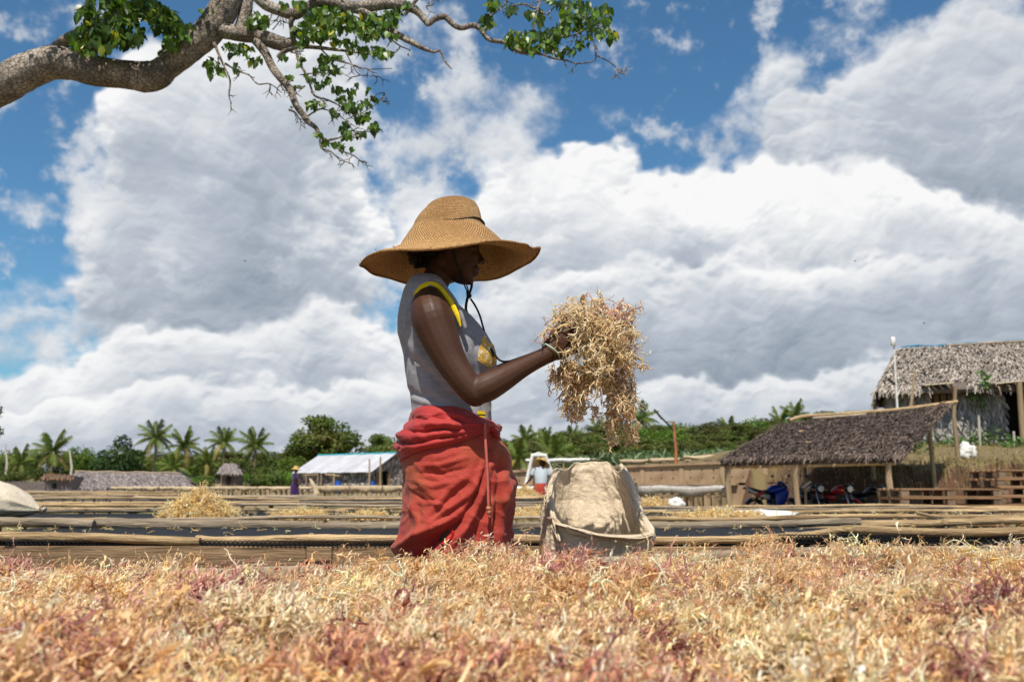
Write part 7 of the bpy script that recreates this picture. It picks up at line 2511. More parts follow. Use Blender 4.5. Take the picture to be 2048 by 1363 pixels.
def near_plants():
    """weeds and creeper at the big hut and along the bank"""
    rng = np.random.default_rng(17)
    spec = [(1985, 41.0, .85, 160, 'clump of green weeds right of the hut door post base', 1.1), (1945, 41.2, .60, 110, 'clump of green weeds under the hut wall near the white bag', .9), (1868, 41.5, .55, 90, 'dark green weeds at the left foot of the hut wall', .9), (1835, 36.5, .55, 80, 'small leafy weeds on the bank behind the shed roof edge', .7), (2030, 40.2, .5, 100, 'light green weeds at the right edge below the hut door', .8), (1905, 40.5, .4, 80, 'low weeds left of the white bag by the hut', .8), (1800, 37.5, .5, 90, 'green weeds between shed roof and hut wall', .8)]
    for px, Y, h, n, lab, wd in spec:
        x = P(px, 900, Y).x; g = tz(x, Y)
        d = unit(rng.normal(size=(n, 3))); d[:, 2] = np.abs(d[:, 2])
        p = d * np.array([wd, .5, h]) * rng.uniform(.35, 1, (n, 1)) + np.array([x, Y, g])
        m = n
        me = leaf_quads('leaves', p, .16, [(.05, .10, .02), (.08, .15, .03), (.035, .075, .018)], rng)
        o = ob('weeds', me); tag(o, kind='stuff')
    # creeper on the wall
    n = 120; t = rng.random(n)
    px = 1962 + 12 * np.sin(t * 7) + rng.normal(size=n) * 7; py = 742 + t * 75
    p = PV(px, py, np.full(n, 41.9) - .55 * (py < 775))
    o = ob('creeper', leaf_quads('creeper', p, .17, [(.05, .12, .02), (.09, .17, .03)], rng)); tag(o, 'green creeper climbing the hut wall and thatch between window and door', 'creeper')


def leaf_quads(name, p, s, pal, rng):
    m = len(p); nn = unit(rng.normal(size=(m, 3)) + np.array([0, -.6, .6])); u = unit(np.cross(nn, rng.normal(size=(m, 3)))); v = np.cross(nn, u)
    sz = s * rng.uniform(.6, 1.3, (m, 1))
    V = np.stack([p - u * sz * .5, p + v * sz * .32, p + u * sz * .5, p - v * sz * .32], 1).reshape(-1, 3)
    pal = np.array(pal)
    return mesh_np(name, V, np.arange(m * 4).reshape(m, 4), M_foliage, False, np.repeat(pal[rng.integers(0, len(pal), m)] * rng.uniform(.8, 1.3, (m, 1)), 4, 0))


near_plants()

# ------------------------------------------------------------------ the tree whose limb reaches over the picture
TY = 8.0
M_limb = bpy.data.materials.new('pale_bark'); M_limb.use_nodes = True
def _bark():
    t = M_limb.node_tree; t.nodes.clear(); N = NT(t)
    tc = N.node('ShaderNodeTexCoord'); v = tc.outputs['Object']
    n1 = N.noise(v, 3.2, 6, .62); n2 = N.noise(v, 28, 5, .6)
    col = N.mix(N.step(n1, .38, .62), (.22, .18, .15), (.45, .385, .32))
    col = N.mix(N.step(n2, .52, .70), col, (.14, .115, .095))
    vo = N.node('ShaderNodeTexVoronoi', feature='DISTANCE_TO_EDGE'); vo.inputs['Scale'].default_value = 26; N.put(vo.inputs['Vector'], v)
    crack = N.step(vo.outputs[0], .0, .08)
    col = N.mix(crack, N.mix(.35, col, (.05, .04, .03)), col)
    bs = N.node('ShaderNodeBsdfPrincipled'); N.put(bs.inputs['Base Color'], col); bs.inputs['Roughness'].default_value = .9; bs.inputs['Specular IOR Level'].default_value = .15
    bp = N.node('ShaderNodeBump'); bp.inputs['Strength'].default_value = .9; bp.inputs['Distance'].default_value = .03
    N.put(bp.inputs['Height'], N.m('ADD', N.m('MULTIPLY', crack, .5), n2)); N.link(bp.outputs[0], bs.inputs['Normal'])
    o = N.node('ShaderNodeOutputMaterial'); N.link(bs.outputs[0], o.inputs[0])
_bark()

M_leaf = bpy.data.materials.new('heart_leaf'); M_leaf.use_nodes = True
def _leaf():
    t = M_leaf.node_tree; t.nodes.clear(); N = NT(t)
    at = N.node('ShaderNodeAttribute', attribute_name='Col'); oi = N.node('ShaderNodeObjectInfo')
    rnd = oi.outputs['Random']
    ramp = N.node('ShaderNodeValToRGB'); N.put(ramp.inputs[0], rnd); cr = ramp.color_ramp
    cr.elements[0].position = 0; cr.elements[0].color = (.024, .050, .012, 1); cr.elements[1].position = 1; cr.elements[1].color = (.46, .34, .02, 1)
    for p_, c in ((.45, (.058, .112, .017, 1)), (.80, (.13, .205, .026, 1)), (.955, (.23, .27, .03, 1)), (.965, (.50, .36, .02, 1))):
        e = cr.elements.new(p_); e.color = c
    col = N.mix(1.0, ramp.outputs[0], at.outputs['Color'], 'MULTIPLY')
    bs = N.node('ShaderNodeBsdfPrincipled'); N.put(bs.inputs['Base Color'], col); bs.inputs['Roughness'].default_value = .38; bs.inputs['Specular IOR Level'].default_value = .45
    tr = N.node('ShaderNodeBsdfTranslucent'); N.put(tr.inputs[0], N.mix(1.0, col, (1.3, 1.5, .6), 'MULTIPLY'))
    mx = N.node('ShaderNodeMixShader'); mx.inputs[0].default_value = .32
    N.link(bs.outputs[0], mx.inputs[1]); N.link(tr.outputs[0], mx.inputs[2])
    o = N.node('ShaderNodeOutputMaterial'); N.link(mx.outputs[0], o.inputs[0])
_leaf()


def heart_leaf():
    """drooping heart shaped leaf, folded along its rib, pointing down"""
    half = [(0, .02), (.22, .10), (.42, .02), (.50, -.20), (.42, -.48), (.22, -.78), (0, -1.08)]
    mid = [(0, .0), (0, -.1), (0, -.2), (0, -.32), (0, -.5), (0, -.78), (0, -1.08)]
    V, F = [], []
    for s in (-1, 1):
        o = len(V)
        for (x, y), (mx_, my) in zip(half, mid):
            V.append((s * x * .9, .16 * abs(x) + .10 * y * y, y)); V.append((0, .10 * my * my, my))
        for i in range(6):
            a = o + 2 * i
            F.append((a, a + 2, a + 3, a + 1) if s > 0 else (a + 1, a + 3, a + 2, a))
    return np.array(V), F


LEAFV, LEAFF = heart_leaf()
_lm = bpy.data.meshes.new('leaf'); _lm.from_pydata([tuple(v) for v in LEAFV], [], LEAFF)
_lm.polygons.foreach_set('use_smooth', np.full(len(_lm.polygons), True)); _lm.materials.append(M_leaf)
_at = _lm.color_attributes.new('Col', 'FLOAT_COLOR', 'POINT'); _at.data.foreach_set('color', np.ones(len(_lm.vertices) * 4, np.float32)); _lm.update()


def build_overhead():
    rng = np.random.default_rng(55); rg = random.Random(55)
    T = thing('overhanging_tree', 'thick pale limb and drooping leafy branches of a tree reaching in at the top', 'tree', (-6.4, 7.6, 0))
    inv = Vector((6.4, -7.6, 0))

    def limb_px(name, pts, par=T, seg=16, sub=6, knob=.05, m_=M_limb):
        """(px, py, depth, thickness in px)"""
        C = catmull([(*(P(a, b, d) + inv), pxm(w, d) / 2) for a, b, d, w in pts], sub)
        rad = [c[3] * (1 + knob * mnoise.noise(Vector((c[0] * 5, c[2] * 5, 3)))) for c in C]
        return MB().tube([Vector(c[:3]) for c in C], rad, seg, wob=.025 if seg > 8 else .1).obj(name, m_, par, smooth=True)
    # trunk outside the frame rising to the limb
    base = [Vector((-6.4, 7.6, -.2)), Vector((-6.35, 7.6, 1.2)), Vector((-6.0, 7.7, 2.4)), Vector((-5.3, 7.9, 3.4))]
    a = P(-60, 202, 8.0)
    C = catmull([tuple(p + inv) + (r,) for p, r in zip(base + [a], (.40, .31, .25, .21, .165))], 6)
    MB().tube([Vector(c[:3]) for c in C], [c[3] for c in C], 18, wob=.04).obj('trunk', M_limb, T, smooth=True)
    main = limb_px('limb', [(-70, 205, 8.0, 80), (0, 173, 8, 78), (50, 145, 8, 75), (102, 126, 8, 71), (145, 130, 8, 66), (185, 141, 8, 63), (250, 149, 8, 58), (304, 153, 8, 64), (338, 131, 8, 54), (380, 98, 8, 56), (418, 62, 8, 64), (446, 20, 8, 62), (466, -30, 8, 56), (480, -90, 8, 50)], seg=20)
    MB().ell(P(316, 152, 8.0) + inv, (.075, .10, .085), 14, 10).obj('knot', M_limb, main, smooth=True)
    limb_px('limb', [(104, 112, 8.0, 34), (124, 88, 7.98, 28), (145, 74, 7.95, 25), (178, 56, 7.9, 23), (214, 44, 7.9, 22), (250, 26, 7.9, 18), (280, -10, 7.9, 15)])
    limb_px('limb', [(432, 58, 8.0, 36), (480, 68, 7.95, 32), (520, 73, 7.9, 33), (556, 86, 7.9, 30), (576, 88, 7.9, 26), (588, 78, 7.9, 14)])
    limb_px('limb', [(478, 62, 8.05, 26), (490, 30, 8.05, 26), (494, 0, 8.05, 26), (494, -40, 8.05, 24)])
    limb_px('limb', [(505, -20, 7.8, 28), (530, 8, 7.8, 25), (560, 22, 7.8, 22), (588, 29, 7.8, 24), (610, 20, 7.8, 20), (632, 5, 7.8, 22), (660, 4, 7.7, 22), (700, 14, 7.7, 26), (740, 12, 7.7, 24), (790, 8, 7.6, 22), (830, 20, 7.6, 18), (850, 40, 7.6, 14), (857, 48, 7.6, 12), (870, 38, 7.6, 13), (890, 34, 7.6, 13), (905, 48, 7.6, 12), (922, 56, 7.6, 12), (945, 51, 7.6, 12), (960, 58, 7.6, 11), (978, 79, 7.6, 10), (1010, 86, 7.6, 9), (1045, 106, 7.6, 8), (1052, 92, 7.6, 8), (1060, 80, 7.6, 7), (1085, 78, 7.6, 6)])
    limb_px('limb', [(588, 30, 7.8, 18), (582, 45, 7.8, 11), (584, 62, 7.85, 10), (586, 82, 7.9, 12)])
    limb_px('limb', [(700, 16, 7.7, 18), (735, 27, 7.7, 16), (765, 50, 7.7, 14), (800, 72, 7.65, 14), (830, 88, 7.6, 12), (850, 98, 7.6, 9), (868, 104, 7.6, 6), (880, 102, 7.6, 5), (890, 122, 7.6, 4), (903, 138, 7.6, 3)])
    limb_px('limb', [(620, -10, 7.75, 14), (665, 10, 7.75, 14), (704, 22, 7.75, 12)])
    # drooping branch
    limb_px('branch', [(510, 78, 7.9, 22), (530, 105, 7.85, 18), (545, 135, 7.85, 17), (560, 155, 7.8, 16), (580, 180, 7.8, 15), (592, 210, 7.75, 14), (610, 234, 7.75, 12), (618, 245, 7.7, 11), (632, 256, 7.7, 9), (640, 272, 7.7, 8), (655, 280, 7.7, 6), (680, 275, 7.7, 4)], seg=10)
    br = [
        [(555, 115, 7.85, 9), (575, 100, 7.85, 10), (610, 94, 7.8, 9), (650, 97, 7.8, 8), (690, 102, 7.8, 6), (740, 108, 7.8, 4), (770, 110, 7.8, 3)],
        [(592, 100, 7.8, 7), (598, 125, 7.8, 6), (613, 150, 7.8, 6), (622, 175, 7.8, 5), (630, 192, 7.8, 5), (655, 200, 7.8, 4), (680, 212, 7.8, 3), (700, 232, 7.8, 2.5)],
        [(428, 85, 7.95, 7), (438, 110, 7.95, 6), (447, 130, 7.95, 5), (460, 160, 7.95, 4), (458, 190, 7.95, 3), (462, 205, 7.95, 2)],
        [(450, 127, 7.95, 5), (475, 142, 7.95, 4), (498, 150, 7.95, 3.5), (515, 168, 7.95, 3), (540, 168, 7.95, 2.5), (564, 186, 7.95, 2)],
        [(640, 275, 7.7, 5), (642, 295, 7.7, 4), (660, 302, 7.7, 3), (672, 312, 7.7, 2.5), (690, 322, 7.7, 2)],
        [(655, 283, 7.7, 4), (680, 300, 7.7, 3), (705, 310, 7.7, 2.5), (722, 322, 7.7, 1.8)],
        [(610, 236, 7.75, 4), (640, 218, 7.75, 3.5), (665, 225, 7.75, 3), (690, 240, 7.75, 2.5), (712, 270, 7.75, 2)],
        [(560, 155, 7.8, 5), (586, 175, 7.8, 3), (610, 172, 7.8, 2.5)], [(578, 219, 7.75, 6), (590, 225, 7.75, 4), (598, 236, 7.75, 2.5)], [(585, 160, 7.8, 2), (560, 170, 7.8, 2)],
        [(640, 97, 7.8, 4), (665, 118, 7.8, 3.5), (700, 128, 7.8, 3), (735, 138, 7.8, 2), (785, 137, 7.8, 1.5)], [(690, 102, 7.8, 3), (705, 130, 7.8, 2.5), (720, 150, 7.8, 2), (750, 152, 7.8, 1.5)], [(600, 150, 7.8, 2.5), (640, 145, 7.8, 2), (668, 140, 7.8, 2), (705, 158, 7.8, 1.2)],
        [(680, 275, 7.7, 4), (700, 262, 7.7, 3), (725, 264, 7.7, 2.5), (755, 262, 7.7, 2)], [(700, 235, 7.75, 2.5), (735, 220, 7.75, 2), (760, 200, 7.75, 1.5), (768, 185, 7.75, 1)],
        [(810, 30, 7.6, 8), (840, -10, 7.6, 8)], [(700, 40, 7.75, 5), (730, 62, 7.75, 4), (770, 72, 7.75, 3), (800, 92, 7.7, 3), (820, 100, 7.65, 2)],
        [(960, 58, 7.6, 6), (978, 35, 7.6, 5), (1000, 17, 7.6, 4), (1012, 5, 7.6, 4), (1018, -15, 7.6, 4)], [(1010, 17, 7.6, 4), (1045, 8, 7.6, 4), (1065, 16, 7.6, 4), (1075, 20, 7.6, 4), (1066, 60, 7.6, 5)], [(1075, 20, 7.6, 4), (1095, 28, 7.6, 3.5), (1115, 10, 7.6, 4), (1160, 8, 7.6, 3)], [(1075, 20, 7.6, 5), (1082, 0, 7.6, 5), (1090, -20, 7.6, 5)],
        [(1045, 106, 7.6, 6), (1080, 108, 7.6, 5), (1110, 118, 7.6, 4), (1130, 120, 7.6, 3.5), (1155, 127, 7.6, 3), (1190, 120, 7.6, 3), (1188, 90, 7.6, 3), (1180, 60, 7.6, 4), (1160, 30, 7.6, 4)], [(1190, 110, 7.6, 3), (1215, 122, 7.6, 2.5), (1232, 135, 7.6, 2), (1238, 146, 7.6, 1.5)], [(1085, 78, 7.6, 5), (1120, 74, 7.6, 4), (1150, 70, 7.6, 4), (1185, 50, 7.6, 3), (1220, 60, 7.6, 2)],
        [(860, 25, 7.6, 2.5), (852, 12, 7.6, 2), (862, 2, 7.6, 1.5)], [(540, 40, 7.9, 2.5), (548, 20, 7.9, 2), (560, 30, 7.9, 1.5)], [(545, 60, 7.9, 2.5), (560, 40, 7.9, 2), (558, 20, 7.9, 1.2)],
    ]
    for b_ in br: limb_px('branch', b_, seg=6, sub=4)
    # bare twigs
    mb = MB()
    src = [b_ for b_ in br]
    for b_ in src:
        for _ in range(5):
            i = rg.randrange(1, len(b_)); a = b_[i]
            L = rg.uniform(14, 40); an = rg.uniform(-.4, 2.4)
            pts = [P(a[0], a[1], a[2]) + inv]; x, y = a[0], a[1]
            for k in range(4):
                an += rg.uniform(-.6, .6); x += math.cos(an) * L / 4; y += math.sin(an) * L / 4 * .8
                pts.append(P(x, y, a[2] + rg.uniform(-.05, .05)) + inv)
                if k == 1:
                    an2 = an + rg.choice((-.8, .8)); mb.tube([pts[-1], P(x + math.cos(an2) * L * .4, y + math.sin(an2) * L * .35, a[2]) + inv], [.0045, .002], 4)
            mb.tube(pts, [.0055, .0048, .004, .003, .002], 4)
    o = mb.obj('twig', M_limb, T); o['kind'] = 'stuff'
    # ---- leaves: clusters (px, py, rx, ry, depth, count, size px)
    cl = [(215, 22, 62, 30, 7.85, 100, 17), (190, 70, 55, 22, 7.85, 85, 17), (180, 92, 40, 14, 7.85, 55, 17), (240, 60, 45, 30, 7.85, 60, 17), (270, 70, 16, 18, 7.85, 22, 17), (290, 15, 40, 20, 7.85, 50, 17), (330, 40, 28, 30, 7.85, 60, 17), (352, 70, 22, 24, 7.85, 45, 17), (340, 92, 16, 8, 7.85, 12, 15), (375, 55, 12, 8, 7.85, 9, 14), (408, 22, 8, 6, 7.9, 4, 14), (424, 18, 5, 6, 7.9, 3, 14), (322, 102, 5, 4, 7.9, 3, 10),
          (515, 38, 22, 16, 7.85, 30, 15), (600, 8, 14, 10, 7.75, 12, 15), (565, 6, 10, 8, 7.8, 6, 15), (655, 30, 45, 20, 7.7, 75, 15), (630, 55, 38, 20, 7.75, 60, 15), (680, 45, 40, 22, 7.7, 60, 15), (740, 45, 26, 22, 7.7, 40, 15), (765, 35, 24, 16, 7.65, 28, 15), (790, 30, 14, 16, 7.6, 14, 15), (600, 75, 18, 18, 7.85, 22, 14), (650, 72, 26, 10, 7.75, 24, 14), (690, 85, 30, 8, 7.75, 24, 14), (735, 100, 38, 9, 7.8, 36, 15), (770, 105, 14, 9, 7.8, 14, 15), (745, 65, 40, 14, 7.7, 30, 14), (820, 8, 14, 8, 7.6, 10, 15), (785, 60, 10, 22, 7.65, 12, 15),
          (660, 115, 22, 9, 7.8, 18, 13), (665, 135, 18, 8, 7.8, 16, 13), (640, 135, 14, 12, 7.8, 14, 13), (620, 152, 10, 10, 7.8, 9, 13), (580, 152, 8, 6, 7.8, 6, 12), (600, 120, 8, 8, 7.8, 6, 13), (565, 112, 9, 6, 7.85, 6, 13), (480, 98, 24, 14, 7.95, 26, 13), (460, 92, 16, 8, 7.95, 10, 13), (508, 118, 14, 8, 7.95, 12, 13), (425, 130, 15, 14, 7.95, 18, 14), (440, 140, 8, 12, 7.95, 8, 14), (408, 125, 4, 4, 7.95, 3, 12), (420, 150, 5, 5, 7.95, 3, 13), (472, 133, 7, 7, 7.95, 5, 13),
          (640, 168, 12, 8, 7.8, 9, 14), (655, 158, 7, 6, 7.8, 6, 14), (672, 178, 14, 6, 7.8, 9, 14), (700, 182, 12, 6, 7.8, 8, 14), (714, 168, 6, 5, 7.8, 4, 14), (734, 179, 6, 5, 7.8, 4, 14), (690, 196, 16, 8, 7.75, 12, 14), (622, 206, 14, 8, 7.75, 11, 13), (642, 205, 8, 8, 7.75, 6, 13), (700, 212, 22, 12, 7.75, 22, 14), (730, 205, 14, 10, 7.75, 14, 14), (747, 195, 6, 6, 7.75, 4, 13), (728, 232, 14, 10, 7.75, 14, 14), (670, 222, 10, 8, 7.75, 9, 13), (690, 252, 10, 14, 7.7, 14, 13), (694, 268, 9, 9, 7.7, 10, 13), (748, 256, 12, 10, 7.7, 14, 13), (720, 265, 8, 5, 7.7, 6, 12), (650, 283, 10, 5, 7.7, 8, 12), (672, 287, 8, 6, 7.7, 8, 12), (686, 292, 6, 5, 7.7, 5, 12), (705, 296, 5, 5, 7.7, 4, 12), (634, 269, 5, 4, 7.7, 3, 12), (592, 172, 6, 4, 7.8, 3, 11), (586, 210, 5, 4, 7.8, 2, 11),
          (975, 40, 12, 12, 7.6, 16, 17), (990, 8, 14, 10, 7.6, 14, 16), (1022, 16, 10, 8, 7.6, 10, 16), (1062, 27, 10, 10, 7.6, 10, 17), (1080, 33, 9, 13, 7.6, 12, 18), (1030, 78, 20, 16, 7.6, 28, 17), (1065, 70, 18, 10, 7.6, 18, 16), (1060, 92, 20, 12, 7.6, 18, 16), (1100, 72, 16, 14, 7.6, 20, 18), (1098, 90, 24, 12, 7.6, 22, 16), (1120, 55, 18, 14, 7.6, 20, 14), (1145, 45, 24, 20, 7.6, 40, 14), (1175, 30, 24, 22, 7.6, 45, 14), (1205, 25, 18, 22, 7.6, 30, 14), (1130, 25, 14, 14, 7.6, 16, 15), (1185, 60, 20, 12, 7.6, 24, 13), (1215, 65, 18, 10, 7.6, 16, 14), (1225, 72, 8, 8, 7.6, 7, 15), (1165, 85, 16, 10, 7.6, 16, 12), (1140, 100, 12, 12, 7.6, 12, 12), (1150, 5, 30, 8, 7.6, 20, 14), (1105, 5, 16, 6, 7.6, 8, 14), (1118, 108, 10, 6, 7.6, 6, 13)]
    # foliage that hangs above the frame and dapples the limb
    up = [(60, -120, 120, 60, 7.6, 90, 19), (200, -70, 150, 55, 7.5, 420, 19), (330, -60, 80, 45, 7.4, 150, 19), (380, -110, 90, 50, 7.5, 60, 17), (620, -60, 150, 40, 7.5, 60, 16), (900, -70, 120, 40, 7.5, 30, 16), (1120, -50, 110, 35, 7.5, 40, 15), (-90, 40, 60, 80, 7.7, 40, 17)]
    items = []
    for ci, (px, py, rx, ry, d, n, sz) in enumerate(cl + up):
        n = int(n * (2.0 if px < 400 and ci < len(cl) else 1.45)); sz = sz * 1.12
        for _ in range(n):
            a = rg.uniform(0, 6.283); s = math.sqrt(rg.random())
            items.append((px + math.cos(a) * s * rx, py + math.sin(a) * s * ry, d + rg.gauss(0, .16 + rx * .0018), sz * rg.uniform(.6, 1.15), ci >= len(cl)))
    rg.shuffle(items)
    vis = [i for i in items if not i[4] and 0 < i[0] < 2048 and i[1] > 4]
    vis.sort(key=lambda i: -i[3] + (0 if (i[0] > 400 or rg.random() < .35) else 9))
    first = set(id(i) for i in vis[:300])
    H = ob('leaf_spray', MB().tube([P(640, 60, 7.8) + inv, P(660, 62, 7.8) + inv], .004, 4).mesh('leaf_spray', M_limb), T)
    rest = []
    for it in items:
        px, py, d, sz, _u = it
        s = pxm(sz, d)
        p = P(px, py, d) + inv
        rot = Matrix.Rotation(rg.uniform(0, 6.283), 3, 'Z') @ Matrix.Rotation(rg.gauss(.15, .45), 3, 'X') @ Matrix.Rotation(rg.gauss(0, .35), 3, 'Y')
        if id(it) in first:
            o = ob('leaf', _lm, H); o.matrix_basis = Matrix.Translation(p) @ rot.to_4x4() @ Matrix.Scale(s, 4)
        else: rest.append((p, rot, s))
    n = len(rest)
    Rm = np.array([np.array(r) for _, r, _ in rest]); Pm = np.array([p[:] for p, _, _ in rest]); Sm = np.array([s for _, _, s in rest])
    V = (np.einsum('nij,vj->nvi', Rm, LEAFV) * Sm[:, None, None] + Pm[:, None]).reshape(-1, 3)
    F = (np.array(LEAFF)[None] + (np.arange(n) * len(LEAFV))[:, None, None]).reshape(-1, 4)
    tint = rng.uniform(.45, 1.9, (n, 1)) * np.array([[1, 1, 1]]); yel = rng.random(n) < .022
    tint[yel] = (7, 3.4, 1.2)
    me = mesh_np('leaves', V, F, M_leafstuff, True, np.repeat(tint, len(LEAFV), 0))
    o = ob('leaves', me, T); o['kind'] = 'stuff'


M_leafstuff = M_leaf.copy(); M_leafstuff.name = 'heart_leaves'
for n_ in M_leafstuff.node_tree.nodes:
    if n_.type == 'VALTORGB':
        for l in list(n_.inputs[0].links): M_leafstuff.node_tree.links.remove(l)
        n_.inputs[0].default_value = .52
build_overhead()

# ------------------------------------------------------------------ pallets
def build_pallets():
    rg = random.Random(12)
    PY = 17.4
    proto = None
    x0 = P(1802, 980, PY).x; x1 = P(2003, 980, PY).x
    W_ = x1 - x0; D_ = 1.15; H_ = .150
    g = gz((x0 + x1) / 2, PY)

    def pallet(loc, label, wd):
        T = thing('pallet', label, 'pallet', loc, rg.uniform(-.015, .015), 'stacked wooden pallets')
        n = 6
        for i in range(n):
            y = -D_ / 2 + .06 + (D_ - .12) * i / (n - 1)
            MB().bbox((0, y, H_ - .012), (wd, .13, .026), bev=.003).obj('plank', M_pallet, T)
        for i in range(3):
            y = -D_ / 2 + .055 + (D_ - .11) * i / 2
            MB().bbox((0, y, .012), (wd, .10, .022), bev=.003).obj('plank', M_pallet, T)
            for j in range(3):
                x = -wd / 2 + .07 + (wd - .14) * j / 2
                MB().bbox((x, y, .066), (.14, .10, .086), bev=.004).obj('block', M_pallet_block, T)
        for j in range(3):
            x = -wd / 2 + .07 + (wd - .14) * j / 2
            MB().bbox((x, 0, .1205), (.12, D_ - .02, .022), bev=.003).obj('cross_plank', M_pallet, T)
        return T
    top1 = P(1900, 976.5, PY).z
    names = ['topmost', 'second from the top', 'third from the top', 'fourth from the top', 'lowest']
    n1 = 6
    for k in range(n1):
        z = top1 - H_ * (k + 1) - .002 * k
        if z < g - .05: break
        lab = 'weathered pallet, %s of the low stack right of the shed' % (['topmost', 'second from the top', 'third from the top', 'fourth from the top', 'last but one', 'lowest'][k])
        pallet(((x0 + x1) / 2 + rg.uniform(-.015, .015), PY + D_ / 2, z), lab, W_)
    top2 = P(2040, 938.5, PY).z; xa = P(2006, 980, PY).x
    k = 0; z = top2 - H_
    while z > g - .08:
        lab = 'pallet in the tall stack at the right edge, number %d'
        words = ['topmost', 'second', 'third', 'fourth', 'fifth', 'sixth', 'seventh', 'eighth']
        pallet((xa + W_ / 2 + rg.uniform(-.03, .03) - (.05 if k % 2 else 0), PY + D_ / 2 + .05, z), 'weathered pallet at the right picture edge, %s from the top of the tall stack' % words[min(k, 7)], W_)
        z -= H_ + .002; k += 1


M_pallet_block = mat('pallet_block', (.24, .17, .11), (.15, .105, .07), scale=10, rough=.9, rand=.25, c3=(.08, .06, .05), s3=12)
build_pallets()


# ------------------------------------------------------------------ motorbikes
def paint(name, c): return mat(name, c, tuple(x * .8 for x in c), scale=3, rough=.28, spec=.6)


M_blue = paint('blue_paint', (.008, .035, .36)); M_redp = paint('red_paint', (.38, .012, .012)); M_blackp = paint('black_paint', (.012, .012, .014)); M_white = paint('white_paint', (.62, .62, .62))
M_glass = mat('lamp_glass', (.75, .78, .80), rough=.12, spec=.8)
M_amber = mat('amber_lens', (.70, .28, .05), rough=.25)
M_engine = mat('engine_metal', (.20, .20, .21), (.10, .10, .11), scale=14, rough=.45, metal=.8)


def wheel(T, x, r):
    t = MB(); n = 28
    prof = [(-.045, -.05), (-.05, -.02), (-.03, .0), (0, .008), (.03, .0), (.05, -.02), (.045, -.05)]
    t.loft([[Vector((x + math.cos(a) * (r + b), y, r + math.sin(a) * (r + b))) for (y, b) in prof] for a in np.linspace(0, 2 * math.pi, n)], False)
    w = t.obj('wheel', M_black, T, smooth=True)
    rim = MB().tube([Vector((x + math.cos(a) * (r - .055), 0, r + math.sin(a) * (r - .055))) for a in np.linspace(0, 2 * math.pi, 25)], .016, 6, False)
    for k in range(10):
        a = k * math.pi / 5; rim.tube([(x + math.cos(a) * .04, .02 * (-1) ** k, r + math.sin(a) * .04), (x + math.cos(a) * (r - .06), 0, r + math.sin(a) * (r - .06))], .005, 4)
    rim.tube([(x, -.06, r), (x, .06, r)], .045, 10)
    rim.obj('rim', M_steel, w, smooth='all')


